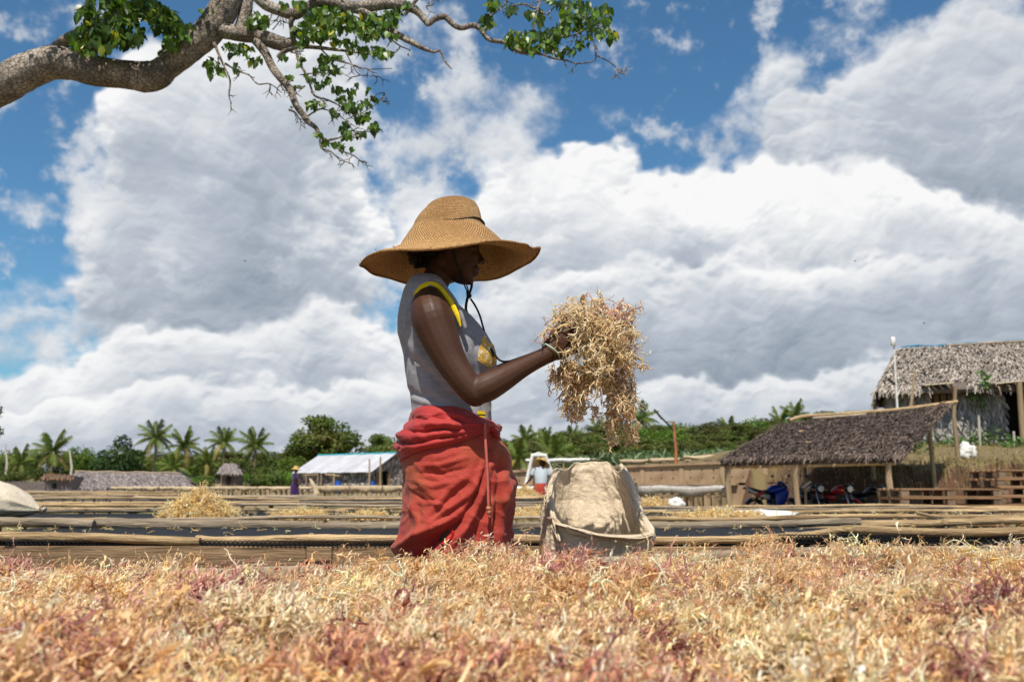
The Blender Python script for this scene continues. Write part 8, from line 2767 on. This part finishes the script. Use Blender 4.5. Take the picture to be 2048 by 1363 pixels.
def motorbike(label, loc, rz, body, accent, sport=False, seat_c=None):
    T = thing('motorbike', label, 'motorbike', loc, rz, 'motorbikes parked under the shed')
    wheel(T, .66, .30); wheel(T, -.62, .30)
    # frame, swing arm and engine
    f = MB()
    f.tube([(.46, 0, .86), (.30, 0, .55), (.10, 0, .30), (-.20, 0, .28)], .022, 7); f.tube([(.46, 0, .88), (.0, 0, .74), (-.35, 0, .70), (-.80, 0, .80)], .022, 7)
    for s in (-1, 1): f.tube([(-.20, .07 * s, .32), (-.62, .075 * s, .30)], .02, 6); f.tube([(-.35, .10 * s, .68), (-.58, .10 * s, .33)], .025, 7)
    f.obj('frame', M_blackp, T, smooth='all')
    e = MB().bbox((.08, 0, .38), (.34, .24, .22), bev=.04)
    for k in range(5): e.bbox((.17, 0, .50 + k * .028), (.17, .19, .014), Matrix.Rotation(-.35, 3, 'Y'), .004)
    e.tube([(.02, .14, .36), (.02, .16, .36)], .09, 14); e.tube([(.02, -.14, .36), (.02, -.16, .36)], .09, 14)
    e.obj('engine', M_engine, T, smooth='all')
    ex = MB(); ex.tube([Vector(p) for p in catmull([(.22, -.08, .48), (.32, -.10, .36), (.20, -.13, .24), (-.10, -.14, .24), (-.45, -.15, .30)], 5)], .022, 8); ex.tube([(-.40, -.15, .29), (-.50, -.155, .32), (-.85, -.16, .42)], [.03, .045, .04], 10)
    ex.obj('exhaust', M_steel, T, smooth='all')
    # tank
    rings = []
    for x, zc, hy, hz in ((.42, .86, .05, .06), (.36, .87, .12, .10), (.22, .88, .155, .125), (.05, .86, .14, .11), (-.08, .82, .10, .07), (-.14, .79, .05, .04)):
        rings.append([Vector((x, math.cos(a) * hy, zc + math.sin(a) * hz)) for a in np.linspace(0, 2 * math.pi, 16, endpoint=False)])
    MB().loft(rings, True, True, True).obj('tank', body, T, smooth='all')
    # seat
    rings = []
    for x, zc, hy, hz in ((-.06, .80, .07, .03), (-.14, .81, .12, .05), (-.35, .80, .13, .05), (-.52, .83, .125, .05), (-.72, .88, .11, .045), (-.84, .91, .06, .03)):
        rings.append([Vector((x, math.cos(a) * hy, zc + math.sin(a) * hz)) for a in np.linspace(0, 2 * math.pi, 12, endpoint=False)])
    MB().loft(rings, True, True, True).obj('seat', M_black, T, smooth='all')
    # tail and side panels
    tl = MB(); rings = []
    for x, zc, hy, hz in ((-.10, .66, .11, .09), (-.35, .69, .13, .09), (-.62, .78, .11, .06), (-.92, .92, .05, .035)):
        rings.append([Vector((x, math.cos(a) * hy, zc + math.sin(a) * hz)) for a in np.linspace(0, 2 * math.pi, 12, endpoint=False)])
    tl.loft(rings, True, True, True).obj('tail_panel', accent, T, smooth='all')
    MB().bbox((-.94, 0, .90), (.05, .12, .06), bev=.015).obj('tail_light', M_redp, T, smooth='all')
    # mudguards
    for x, a0, a1, m_ in ((.66, .3, 2.5, body), (-.62, .3, 2.6, M_blackp)):
        mb = MB(); mb.loft([[Vector((x + math.cos(a) * .355, y, .30 + math.sin(a) * .355 - abs(y) * .25)) for y in (-.07, -.035, 0, .035, .07)] for a in np.linspace(a0, a1, 12)], False)
        o = mb.obj('mudguard', m_, T, smooth=True); sd = o.modifiers.new('thickness', 'SOLIDIFY'); sd.thickness = .008
    # fork, handlebar, mirrors, headlight
    fk = MB()
    for s in (-1, 1): fk.tube([(.66, .085 * s, .30), (.55, .085 * s, .60), (.43, .085 * s, .94)], [.026, .024, .018], 8)
    fk.obj('fork', M_steel, T, smooth='all')
    hb = MB(); hb.tube([Vector(p) for p in catmull([(.30, -.37, 1.04), (.37, -.22, 1.05), (.43, -.07, .97), (.43, .07, .97), (.37, .22, 1.05), (.30, .37, 1.04)], 4)], .013, 7)
    for s in (-1, 1): hb.tube([(.335, .27 * s, 1.045), (.285, .39 * s, 1.04)], .021, 8)
    hb.obj('handlebar', M_blackp, T, smooth='all')
    for s in (-1, 1):
        m_ = MB().tube([(.36, .24 * s, 1.05), (.40, .30 * s, 1.20)], .008, 5).ell((.41, .32 * s, 1.24), (.018, .065, .042), 12, 8)
        m_.obj('mirror', M_blackp, T, smooth='all')
        MB().tube([(.47, .10 * s, .86), (.49, .18 * s, .87)], .008, 5).ell((.49, .20 * s, .87), (.035, .028, .026), 10, 8).obj('turn_signal', M_amber, T, smooth='all')
    h = MB().ell((.52, 0, .90), (.085, .095, .095), 16, 10).obj('headlight', M_blackp if not sport else body, T, smooth=True)
    rg_ = [[Vector((.575 + b, math.cos(a) * r, .90 + math.sin(a) * r)) for a in np.linspace(0, 2 * math.pi, 20, endpoint=False)] for r, b in ((.088, -.01), (.090, .005), (.080, .012), (.05, .024), (.004, .030))]
    MB().loft(rg_, True, False, True).obj('lens', M_glass, h, smooth=True)
    MB().bbox((.47, 0, 1.01), (.07, .16, .06), Matrix.Rotation(-.5, 3, 'Y'), .015).obj('gauges', M_blackp, T, smooth='all')
    if sport:
        fr = MB()
        for s in (-1, 1):
            rows = []
            for i, x in enumerate(np.linspace(.02, .56, 8)):
                t = i / 7; top = .78 + .16 * t; bot = .30 + .34 * t ** 1.6
                rows.append([Vector((x, s * (.15 + .04 * math.sin(u * math.pi) - .06 * t * t), bot + (top - bot) * u)) for u in np.linspace(0, 1, 7)])
            fr.loft(rows, False)
        o = fr.obj('fairing', body, T, smooth=True); sd = o.modifiers.new('thickness', 'SOLIDIFY'); sd.thickness = .012
        sh = MB(); sh.loft([[Vector((.50 - .12 * u, math.cos(a) * (.14 - .03 * u), .93 + .13 * u + math.sin(a) * .04)) for a in np.linspace(-.2, math.pi + .2, 12)] for u in np.linspace(0, 1, 5)], False)
        o = sh.obj('windscreen', body, T, smooth=True); sd = o.modifiers.new('thickness', 'SOLIDIFY'); sd.thickness = .006
        MB().bbox((-.50, -.12, .74), (.34, .03, .10), Matrix.Rotation(-.35, 3, 'Y'), .02).obj('side_panel', M_redp, T, smooth='all')
    # stand
    MB().tube([(-.10, .12, .28), (-.14, .26, .02)], .012, 5).obj('stand', M_steel, T)
    return T


def bikes():
    def at(px, Y): return (P(px, 1000, Y).x, Y, gz(P(px, 1000, Y).x, Y))
    motorbike('blue sports motorbike seen from its side, with a red and white tail, nearest the wall', at(1541, 28.2), .50, M_blue, M_white, True)
    motorbike('dark motorbike with a round silver headlight facing out beside the white tipped stick', at(1622, 28.6), -1.35, M_blackp, M_blackp)
    motorbike('red motorbike with a big round headlight facing out, middle of the shed', at(1672, 28.0), -1.15, M_redp, M_redp)
    motorbike('black motorbike in the deep shade near the right front post of the shed', at(1735, 28.8), -1.0, M_blackp, M_blackp)
    p = P(1609, 957, 26.6)
    T = thing('stick_cross', 'thin upright stick with a white stick lashed across it before the shed', 'stick', (p.x, 26.6, gz(p.x, 26.6)))
    MB().tube([(0, 0, -.1), (.01, 0, p.z - gz(p.x, 26.6))], .032, 7).obj('upright', M_post, T)
    a, b = P(1604, 974, 26.56) - Vector((p.x, 26.6, gz(p.x, 26.6))), P(1621, 962, 26.56) - Vector((p.x, 26.6, gz(p.x, 26.6)))
    MB().tube([a, b], .032, 7).obj('crosspiece', M_whitebark, T)


bikes()


# ------------------------------------------------------------------ other workers
def figure(T, off, skin_parts, voxel):
    mb = MB()
    for kind, *a in skin_parts:
        if kind == 'limb': limb(mb, *a, 10, 3)
        else: mb.ell(*a)
    o = remeshed('body', mb, voxel, 4, M_skin, None); o.parent = T
    return o


def mini_hand(mb, w, f, n, s=1.0): hand(mb, w, f, n, s)


def straw_cone(T, c, r, h, tilt):
    rings = [[(c + tilt @ Vector((math.cos(a) * q_, math.sin(a) * q_, z))) for a in np.linspace(0, 2 * math.pi, 28, endpoint=False)] for q_, z in ((.02, h), (.06, h * .98), (.095, h * .80), (.11, h * .5), (.135, h * .32), (r * .7, h * .10), (r, 0), (r * .97, -.012), (.11, h * .25))]
    me = MB().loft(rings, True, True, False).obj('straw_hat', M_strawplain, T, smooth='all')
    return me


M_strawplain = mat('plain_straw', (.58, .38, .15), (.40, .24, .08), scale=40, rough=.8, bump=.7, bscale=90)
M_purple = cloth_mat('purple_cotton', (.040, .012, .085), (.026, .008, .055), scale=5, weave=300)
M_paleblue = cloth_mat('pale_grey_cotton', (.40, .44, .48), (.32, .36, .40), scale=6, weave=300)


def workers():
    # woman in purple, standing behind the tables on the left
    Y = 45.0; px = 590
    x = P(px, 970, Y).x
    T = thing('person', 'distant worker in a purple dress and straw hat standing before the burlap racks', 'person', (x, Y, 0))
    g = 0
    V_ = lambda a, b, c: Vector((a, b, c))
    sk = [('limb', [V_(0, 0, 1.30), V_(.02, 0, 1.42)], [.055, .05]), ('ell', V_(.03, 0, 1.50), (.088, .075, .112), 14, 10), ('ell', V_(.105, 0, 1.49), (.02, .018, .02), 8, 6), ('ell', V_(.09, 0, 1.445), (.03, .035, .02), 8, 6),
          ('limb', [V_(-.06, -.18, 1.28), V_(-.02, -.24, 1.02), V_(.10, -.23, .86)], [.055, .045, .036]), ('limb', [V_(.10, -.23, .86), V_(.22, -.20, .93), V_(.30, -.12, 1.0)], [.036, .033, .025]),
          ('limb', [V_(-.02, .18, 1.28), V_(.04, .23, 1.03), V_(.12, .18, .88)], [.055, .045, .036]), ('limb', [V_(.12, .18, .88), V_(.24, .14, .92), V_(.32, .08, .98)], [.036, .033, .025]),
          ('limb', [V_(0, -.09, .8), V_(.02, -.09, .45), V_(0, -.09, .06)], [.08, .06, .04]), ('limb', [V_(0, .09, .8), V_(.02, .09, .45), V_(0, .09, .06)], [.08, .06, .04]), ('ell', V_(.06, -.09, .035), (.12, .045, .035), 12, 8), ('ell', V_(.06, .09, .035), (.12, .045, .035), 12, 8), ('limb', [V_(0, 0, .8), V_(0, 0, 1.25)], [.13, .13])]
    mb = MB()
    for kind, *a in sk:
        if kind == 'limb': limb(mb, *a, 10, 3)
        else: mb.ell(*a)
    hand(mb, V_(.30, -.12, 1.0), V_(1, .3, .3), V_(0, .9, .2)); hand(mb, V_(.32, .08, .98), V_(1, -.2, .3), V_(0, -.9, .2), thumb_side=-1)
    o = remeshed('body', mb, .006, 3, M_skin, None); o.parent = T
    rows = []
    for z, hx, hy, cx in ((1.37, .06, .09, .0), (1.34, .10, .17, -.01), (1.27, .125, .215, -.01), (1.15, .145, .205, .0), (1.02, .145, .19, .01), (.92, .15, .195, .01), (.80, .19, .23, -.02), (.6, .20, .24, -.01), (.4, .22, .25, 0), (.22, .24, .27, 0)):
        rows.append([V_(cx + math.cos(a) * hx * (1 + .03 * math.sin(a * 7 + z * 9)), math.sin(a) * hy * (1 + .03 * math.sin(a * 5 + z * 12)), z) for a in np.linspace(0, 2 * math.pi, 40, endpoint=False)])
    MB().loft(rows).obj('dress', M_purple, T, smooth=True)
    for s in (-1, 1): MB().tube([V_(-.03, .15 * s, 1.31), V_(-.04, .21 * s, 1.22), V_(-.02, .235 * s, 1.10)], [.075, .08, .07], 12).obj('sleeve', M_purple, T, smooth=True)
    straw_cone(T, V_(.02, 0, 1.535), .245, .16, Matrix.Rotation(.12, 3, 'Y'))
    T.rotation_euler = (0, 0, .35)

    # stooping worker behind the sack
    Y = 29.0; x = P(1082, 980, Y).x
    T = thing('person', 'distant stooping worker in a pale shirt and red skirt, one arm stretched out', 'person', (x, Y, 0))
    sk = [('limb', [V_(0, 0, .82), V_(.0, .06, 1.08), V_(.02, .16, 1.26)], [.13, .125, .12]), ('limb', [V_(.03, .18, 1.30), V_(.05, .25, 1.40)], [.055, .05]), ('ell', V_(.05, .30, 1.46), (.085, .088, .105), 14, 10), ('ell', V_(.05, .39, 1.44), (.02, .02, .02), 8, 6),
          ('limb', [V_(-.17, .14, 1.27), V_(-.27, .12, 1.08), V_(-.36, .10, .94)], [.058, .046, .038]), ('limb', [V_(-.36, .10, .94), V_(-.46, .10, .83), V_(-.55, .10, .74)], [.038, .033, .025]),
          ('limb', [V_(.19, .16, 1.26), V_(.25, .20, 1.04), V_(.22, .32, .90)], [.058, .046, .038]), ('limb', [V_(.22, .32, .90), V_(.18, .44, .86), V_(.12, .52, .84)], [.038, .033, .025]),
          ('limb', [V_(-.09, 0, .82), V_(-.10, .04, .45), V_(-.10, -.02, .06)], [.09, .062, .04]), ('limb', [V_(.09, 0, .82), V_(.10, .04, .45), V_(.10, -.02, .06)], [.09, .062, .04]), ('ell', V_(-.10, .05, .035), (.045, .12, .035), 12, 8), ('ell', V_(.10, .05, .035), (.045, .12, .035), 12, 8)]
    mb = MB()
    for kind, *a in sk:
        if kind == 'limb': limb(mb, *a, 10, 3)
        else: mb.ell(*a)
    hand(mb, V_(-.55, .10, .74), V_(-.8, 0, -.6), V_(.2, 0, -.9)); hand(mb, V_(.12, .52, .84), V_(-.3, .9, -.2), V_(-.8, -.2, -.3), thumb_side=-1)
    o = remeshed('body', mb, .006, 3, M_skin, None); o.parent = T
    rows = []
    for z, cy, hx, hy in ((1.36, .20, .08, .07), (1.33, .18, .16, .10), (1.26, .15, .205, .125), (1.15, .10, .19, .14), (1.02, .05, .175, .145), (.90, .02, .17, .145), (.86, .01, .175, .15)):
        rows.append([V_(math.cos(a) * hx, cy + math.sin(a) * hy, z + .02 * math.sin(a * 3)) for a in np.linspace(0, 2 * math.pi, 36, endpoint=False)])
    MB().loft(rows).obj('shirt', M_paleblue, T, smooth=True)
    for s in (-1, 1): MB().tube([V_(.155 * s, .145, 1.28), V_(.215 * s, .14, 1.22), V_(.255 * s, .135, 1.13)], [.08, .078, .07], 12).obj('sleeve', M_paleblue, T, smooth=True)
    rows = []
    for z, hx, hy in ((.90, .175, .15), (.82, .20, .17), (.72, .225, .19), (.6, .22, .19), (.45, .21, .185), (.25, .215, .20)):
        rows.append([V_(math.cos(a) * hx * (1 + .05 * math.sin(a * 9 + z * 7)), math.sin(a) * hy * (1 + .06 * math.sin(a * 9 + z * 7)), z) for a in np.linspace(0, 2 * math.pi, 60, endpoint=False)])
    MB().loft(rows).obj('skirt', M_red, T, smooth=True)
    straw_cone(T, V_(.04, .27, 1.46), .25, .19, Matrix.Rotation(-.55, 3, 'X') @ Matrix.Rotation(.35, 3, 'Y'))


workers()


# ------------------------------------------------------------------ frame, crate, poles
def bits():
    Y = 30.5
    M_wf = mat('white_frame_paint', (.72, .72, .70), (.55, .54, .50), scale=6, rough=.6)
    c = P(1077, 970, Y)
    T = thing('weighing_frame', 'white trapezoid frame of tubes with a hanging scale behind the stooping worker', 'frame', (c.x, Y, 0))
    g = lambda px, py, dy=0: P(px, py, Y + dy) - Vector((c.x, Y, 0))
    for a, b in ((g(1065, 910), g(1046, 992)), (g(1091, 910), g(1109, 960)),):
        d = (b - a); k = (a.z - 0) / max(a.z - b.z, .01); MB().tube([a, a + d * k], .05, 8).obj('leg', M_wf, T)
    for a, b in ((g(1069, 912, .1), g(1068, 990, 1.2)), (g(1088, 912, .1), g(1090, 990, 1.2))):
        d = (b - a); k = a.z / max(a.z - b.z, .01); MB().tube([a, a + d * k], .04, 8).obj('leg', M_pole_grey, T)
    MB().tube([g(1062, 910), g(1094, 910)], .05, 8).obj('crossbar', M_wf, T)
    MB().tube([g(1066, 909), g(1077, 905), g(1088, 909)], .035, 6).obj('brace', M_wf, T)
    h = MB().tube([g(1077, 909), g(1077, 914)], .02, 6).obj('hook', M_steel, T)
    MB().bbox(g(1077, 918), (.10, .06, .14), bev=.02).obj('scale_body', mat('tan_plastic', (.45, .30, .10), rough=.5), T, smooth='all')
    # crate
    c = P(1063, 991, 29.6); w = pxm(19, 29.6)
    T = thing('crate', 'pale green slatted crate at the feet of the stooping worker', 'crate', (c.x, 29.6, 0))
    zt = P(1063, 984, 29.6).z; M_cr = mat('pale_green_plastic', (.50, .60, .52), (.42, .52, .45), scale=5, rough=.5)
    for k in range(4):
        MB().bbox((0, -.18, zt - .07 - k * .14), (w, .03, .11), bev=.01).obj('slat', M_cr, T); MB().bbox((0, .18, zt - .07 - k * .14), (w, .03, .11), bev=.01).obj('slat', M_cr, T)
    for s in (-1, 1): MB().bbox((s * (w / 2 - .015), 0, zt / 2), (.03, .33, zt), bev=.01).obj('end_panel', M_cr, T)
    MB().bbox((0, 0, .03), (w - .07, .32, .03)).obj('bottom', M_cr, T)
    # lamp post
    Y = 47.5
    b = P(1351, 925, Y); g0 = 1.3
    T = thing('lamp_post', 'rusty orange pole with a slanting dark lamp arm on the terrace', 'lamp post', (b.x, Y, g0))
    o_ = Vector((b.x, Y, g0))
    M_rust = mat('rusty_pole', (.42, .17, .07), (.26, .11, .05), scale=5, stretch=(1, 1, .3), rough=.9, c3=(.5, .3, .17), s3=4)
    MB().tube([Vector((0, 0, -.2)), P(1352, 900, Y) - o_, P(1349, 870, Y) - o_, P(1347, 842, Y) - o_], [.09, .085, .07, .06], 8, wob=.08).obj('pole', M_rust, T, smooth=True)
    arm = MB().tube([P(1347, 861, Y) - o_, P(1334, 846, Y) - o_, P(1322, 834, Y) - o_], .045, 7).obj('arm', M_blackp, T)
    a, b2 = P(1325, 838, Y) - o_, P(1308, 818, Y) - o_
    d = (b2 - a); rot = d.to_track_quat('X', 'Z').to_matrix()
    MB().bbox((a + b2) / 2, (d.length, .22, .07), rot, .02).obj('lamp_head', M_dark, T)
    MB().bbox((P(1338, 843, Y) - o_), (.36, .04, .06), bev=.01).obj('bracket', M_pole_grey, T)
    # antenna mast and thin pole by the hut
    Y = 38.0
    t, b = P(1787, 671, Y), P(1795, 822, Y); g0 = tz(b.x, Y); dx = (b.x - t.x) / (t.z - b.z)
    T = thing('antenna_mast', 'tall white mast with a small box antenna in front of the hut roof', 'mast', (b.x + dx * (b.z - g0), Y, g0)); o_ = Vector((b.x + dx * (b.z - g0), Y, g0))
    MB().tube([Vector((0, 0, -.1)), b - o_, P(1790, 735, Y) - o_, t - o_], [.05, .045, .038, .025], 9).obj('mast_pole', M_wf, T, smooth=True)
    MB().bbox(P(1785, 683, Y) - o_ + Vector((0, -.06, 0)), (.16, .10, .34), bev=.02).obj('antenna_box', M_wf, T, smooth='all')
    MB().tube([P(1779, 686, Y) - o_, P(1790, 684, Y) - o_], .02, 5).obj('bracket', M_steel, T)
    MB().tube([P(1782, 714, Y) - o_, P(1795, 713, Y) - o_], .015, 5).obj('bracket', M_steel, T)
    MB().tube([P(1775, 757, Y) - o_, P(1790, 768, Y) - o_], .045, 6).obj('lamp_arm', M_dark, T)
    t, b = P(1830, 740, Y), P(1821, 818, Y); g0 = tz(b.x, Y)
    tag(MB().tube([Vector((b.x - (t.x - b.x) * (b.z - g0) / (t.z - b.z) * .6, Y, g0 - .1)), b, t], [.07, .065, .045], 8, wob=.06).obj('slanting_pole', M_post, None, smooth=True), 'thin brown slanting pole in front of the hut, right of the white mast', 'pole')
    # small stakes by the hut
    for px, y0, y1, lab in ((1957, 830, 872, 'thin pale stake left of the hut door'), (2027, 862, 884, 'short pale stake before the dark hut doorway'), (1962, 846, 860, '')):
        if not lab: continue
        a, b = P(px, y0, 40.9), P(px + 2, y1, 40.9); g0 = tz(b.x, 40.9)
        tag(MB().tube([Vector((b.x, 40.9, g0 - .1)), a], .05, 7).obj('stake', M_whitebark, None), lab, 'stake')
    # broom of twigs lying over the poles on the right
    Yb = 6.5
    a, b = P(1838, 1030, Yb + .5), P(1900, 1046, Yb)
    T = thing('twig_bundle', 'bundle of dry twigs tied with blue string lying across the poles on the right', 'twigs', tuple(a))
    rg = random.Random(6); d = b - a
    for k in range(12):
        s0 = Vector((rg.uniform(-.01, .01), rg.uniform(-.04, .04), rg.uniform(0, .03))); MB().tube([s0, s0 * .5 + d * .5 + Vector((0, 0, .01)), d * rg.uniform(.8, 1.1) + s0 * 1.5], [.006, .005, .003], 5).obj('twig', M_pole, T)
    MB().ell(d * .72, (.022, .02, .018), 10, 6).obj('string', mat('blue_string', (.08, .22, .36), rough=.7), T)
    # foliage of a nearer tree at the left edge
    rng = np.random.default_rng(31)
    x = P(-70, 850, 60).x
    T = thing('leafy_tree', 'dark leaves of a nearer tree peeping in at the left edge', 'tree', (x, 60, gz(x, 60)))
    lob = [(P(-60, 830, 60).x - x, 0, P(0, 820, 60).z, 1.6, 1.4, 1.1), (P(-25, 862, 60).x - x, 0, P(0, 862, 60).z, 1.0, .9, .55), (P(-12, 828, 60).x - x, 0, P(0, 828, 60).z, .5, .5, .45), (P(-80, 800, 60).x - x, 0, P(0, 790, 60).z, 1.7, 1.5, 1.2)]
    ob('crown', crown_mesh('crown', lob, 2600, .20, G_DARK, 5), T)
    MB().tube([(-.3, 0, -.3), (-.2, 0, 2), (.1, 0, 4), (.2, 0, 5)], [.3, .24, .16, .08], 8, wob=.08).obj('trunk', M_bark, T, smooth=True)
    # birds
    for px, py, lab in ((1710, 522, 'tiny dark bird high on the right, against the pale cloud'), (1848, 646, 'tiny dark bird low on the right, above the thatched hut'), (491, 522, 'tiny dark bird against the big left cloud')):
        c = P(px, py, 80)
        mb = MB(); mb.ell((0, 0, 0), (.10, .03, .03), 8, 6)
        B = mb.obj('bird', M_dark, None, smooth=True, loc=c); tag(B, lab, 'bird')
        for s in (-1, 1): MB().add([(.04, 0, .01), (-.04, 0, .01), (-.05, s * .16, .06), (.01, s * .17, .065)], [(0, 1, 2, 3)]).obj('wing', M_dark, B)


bits()
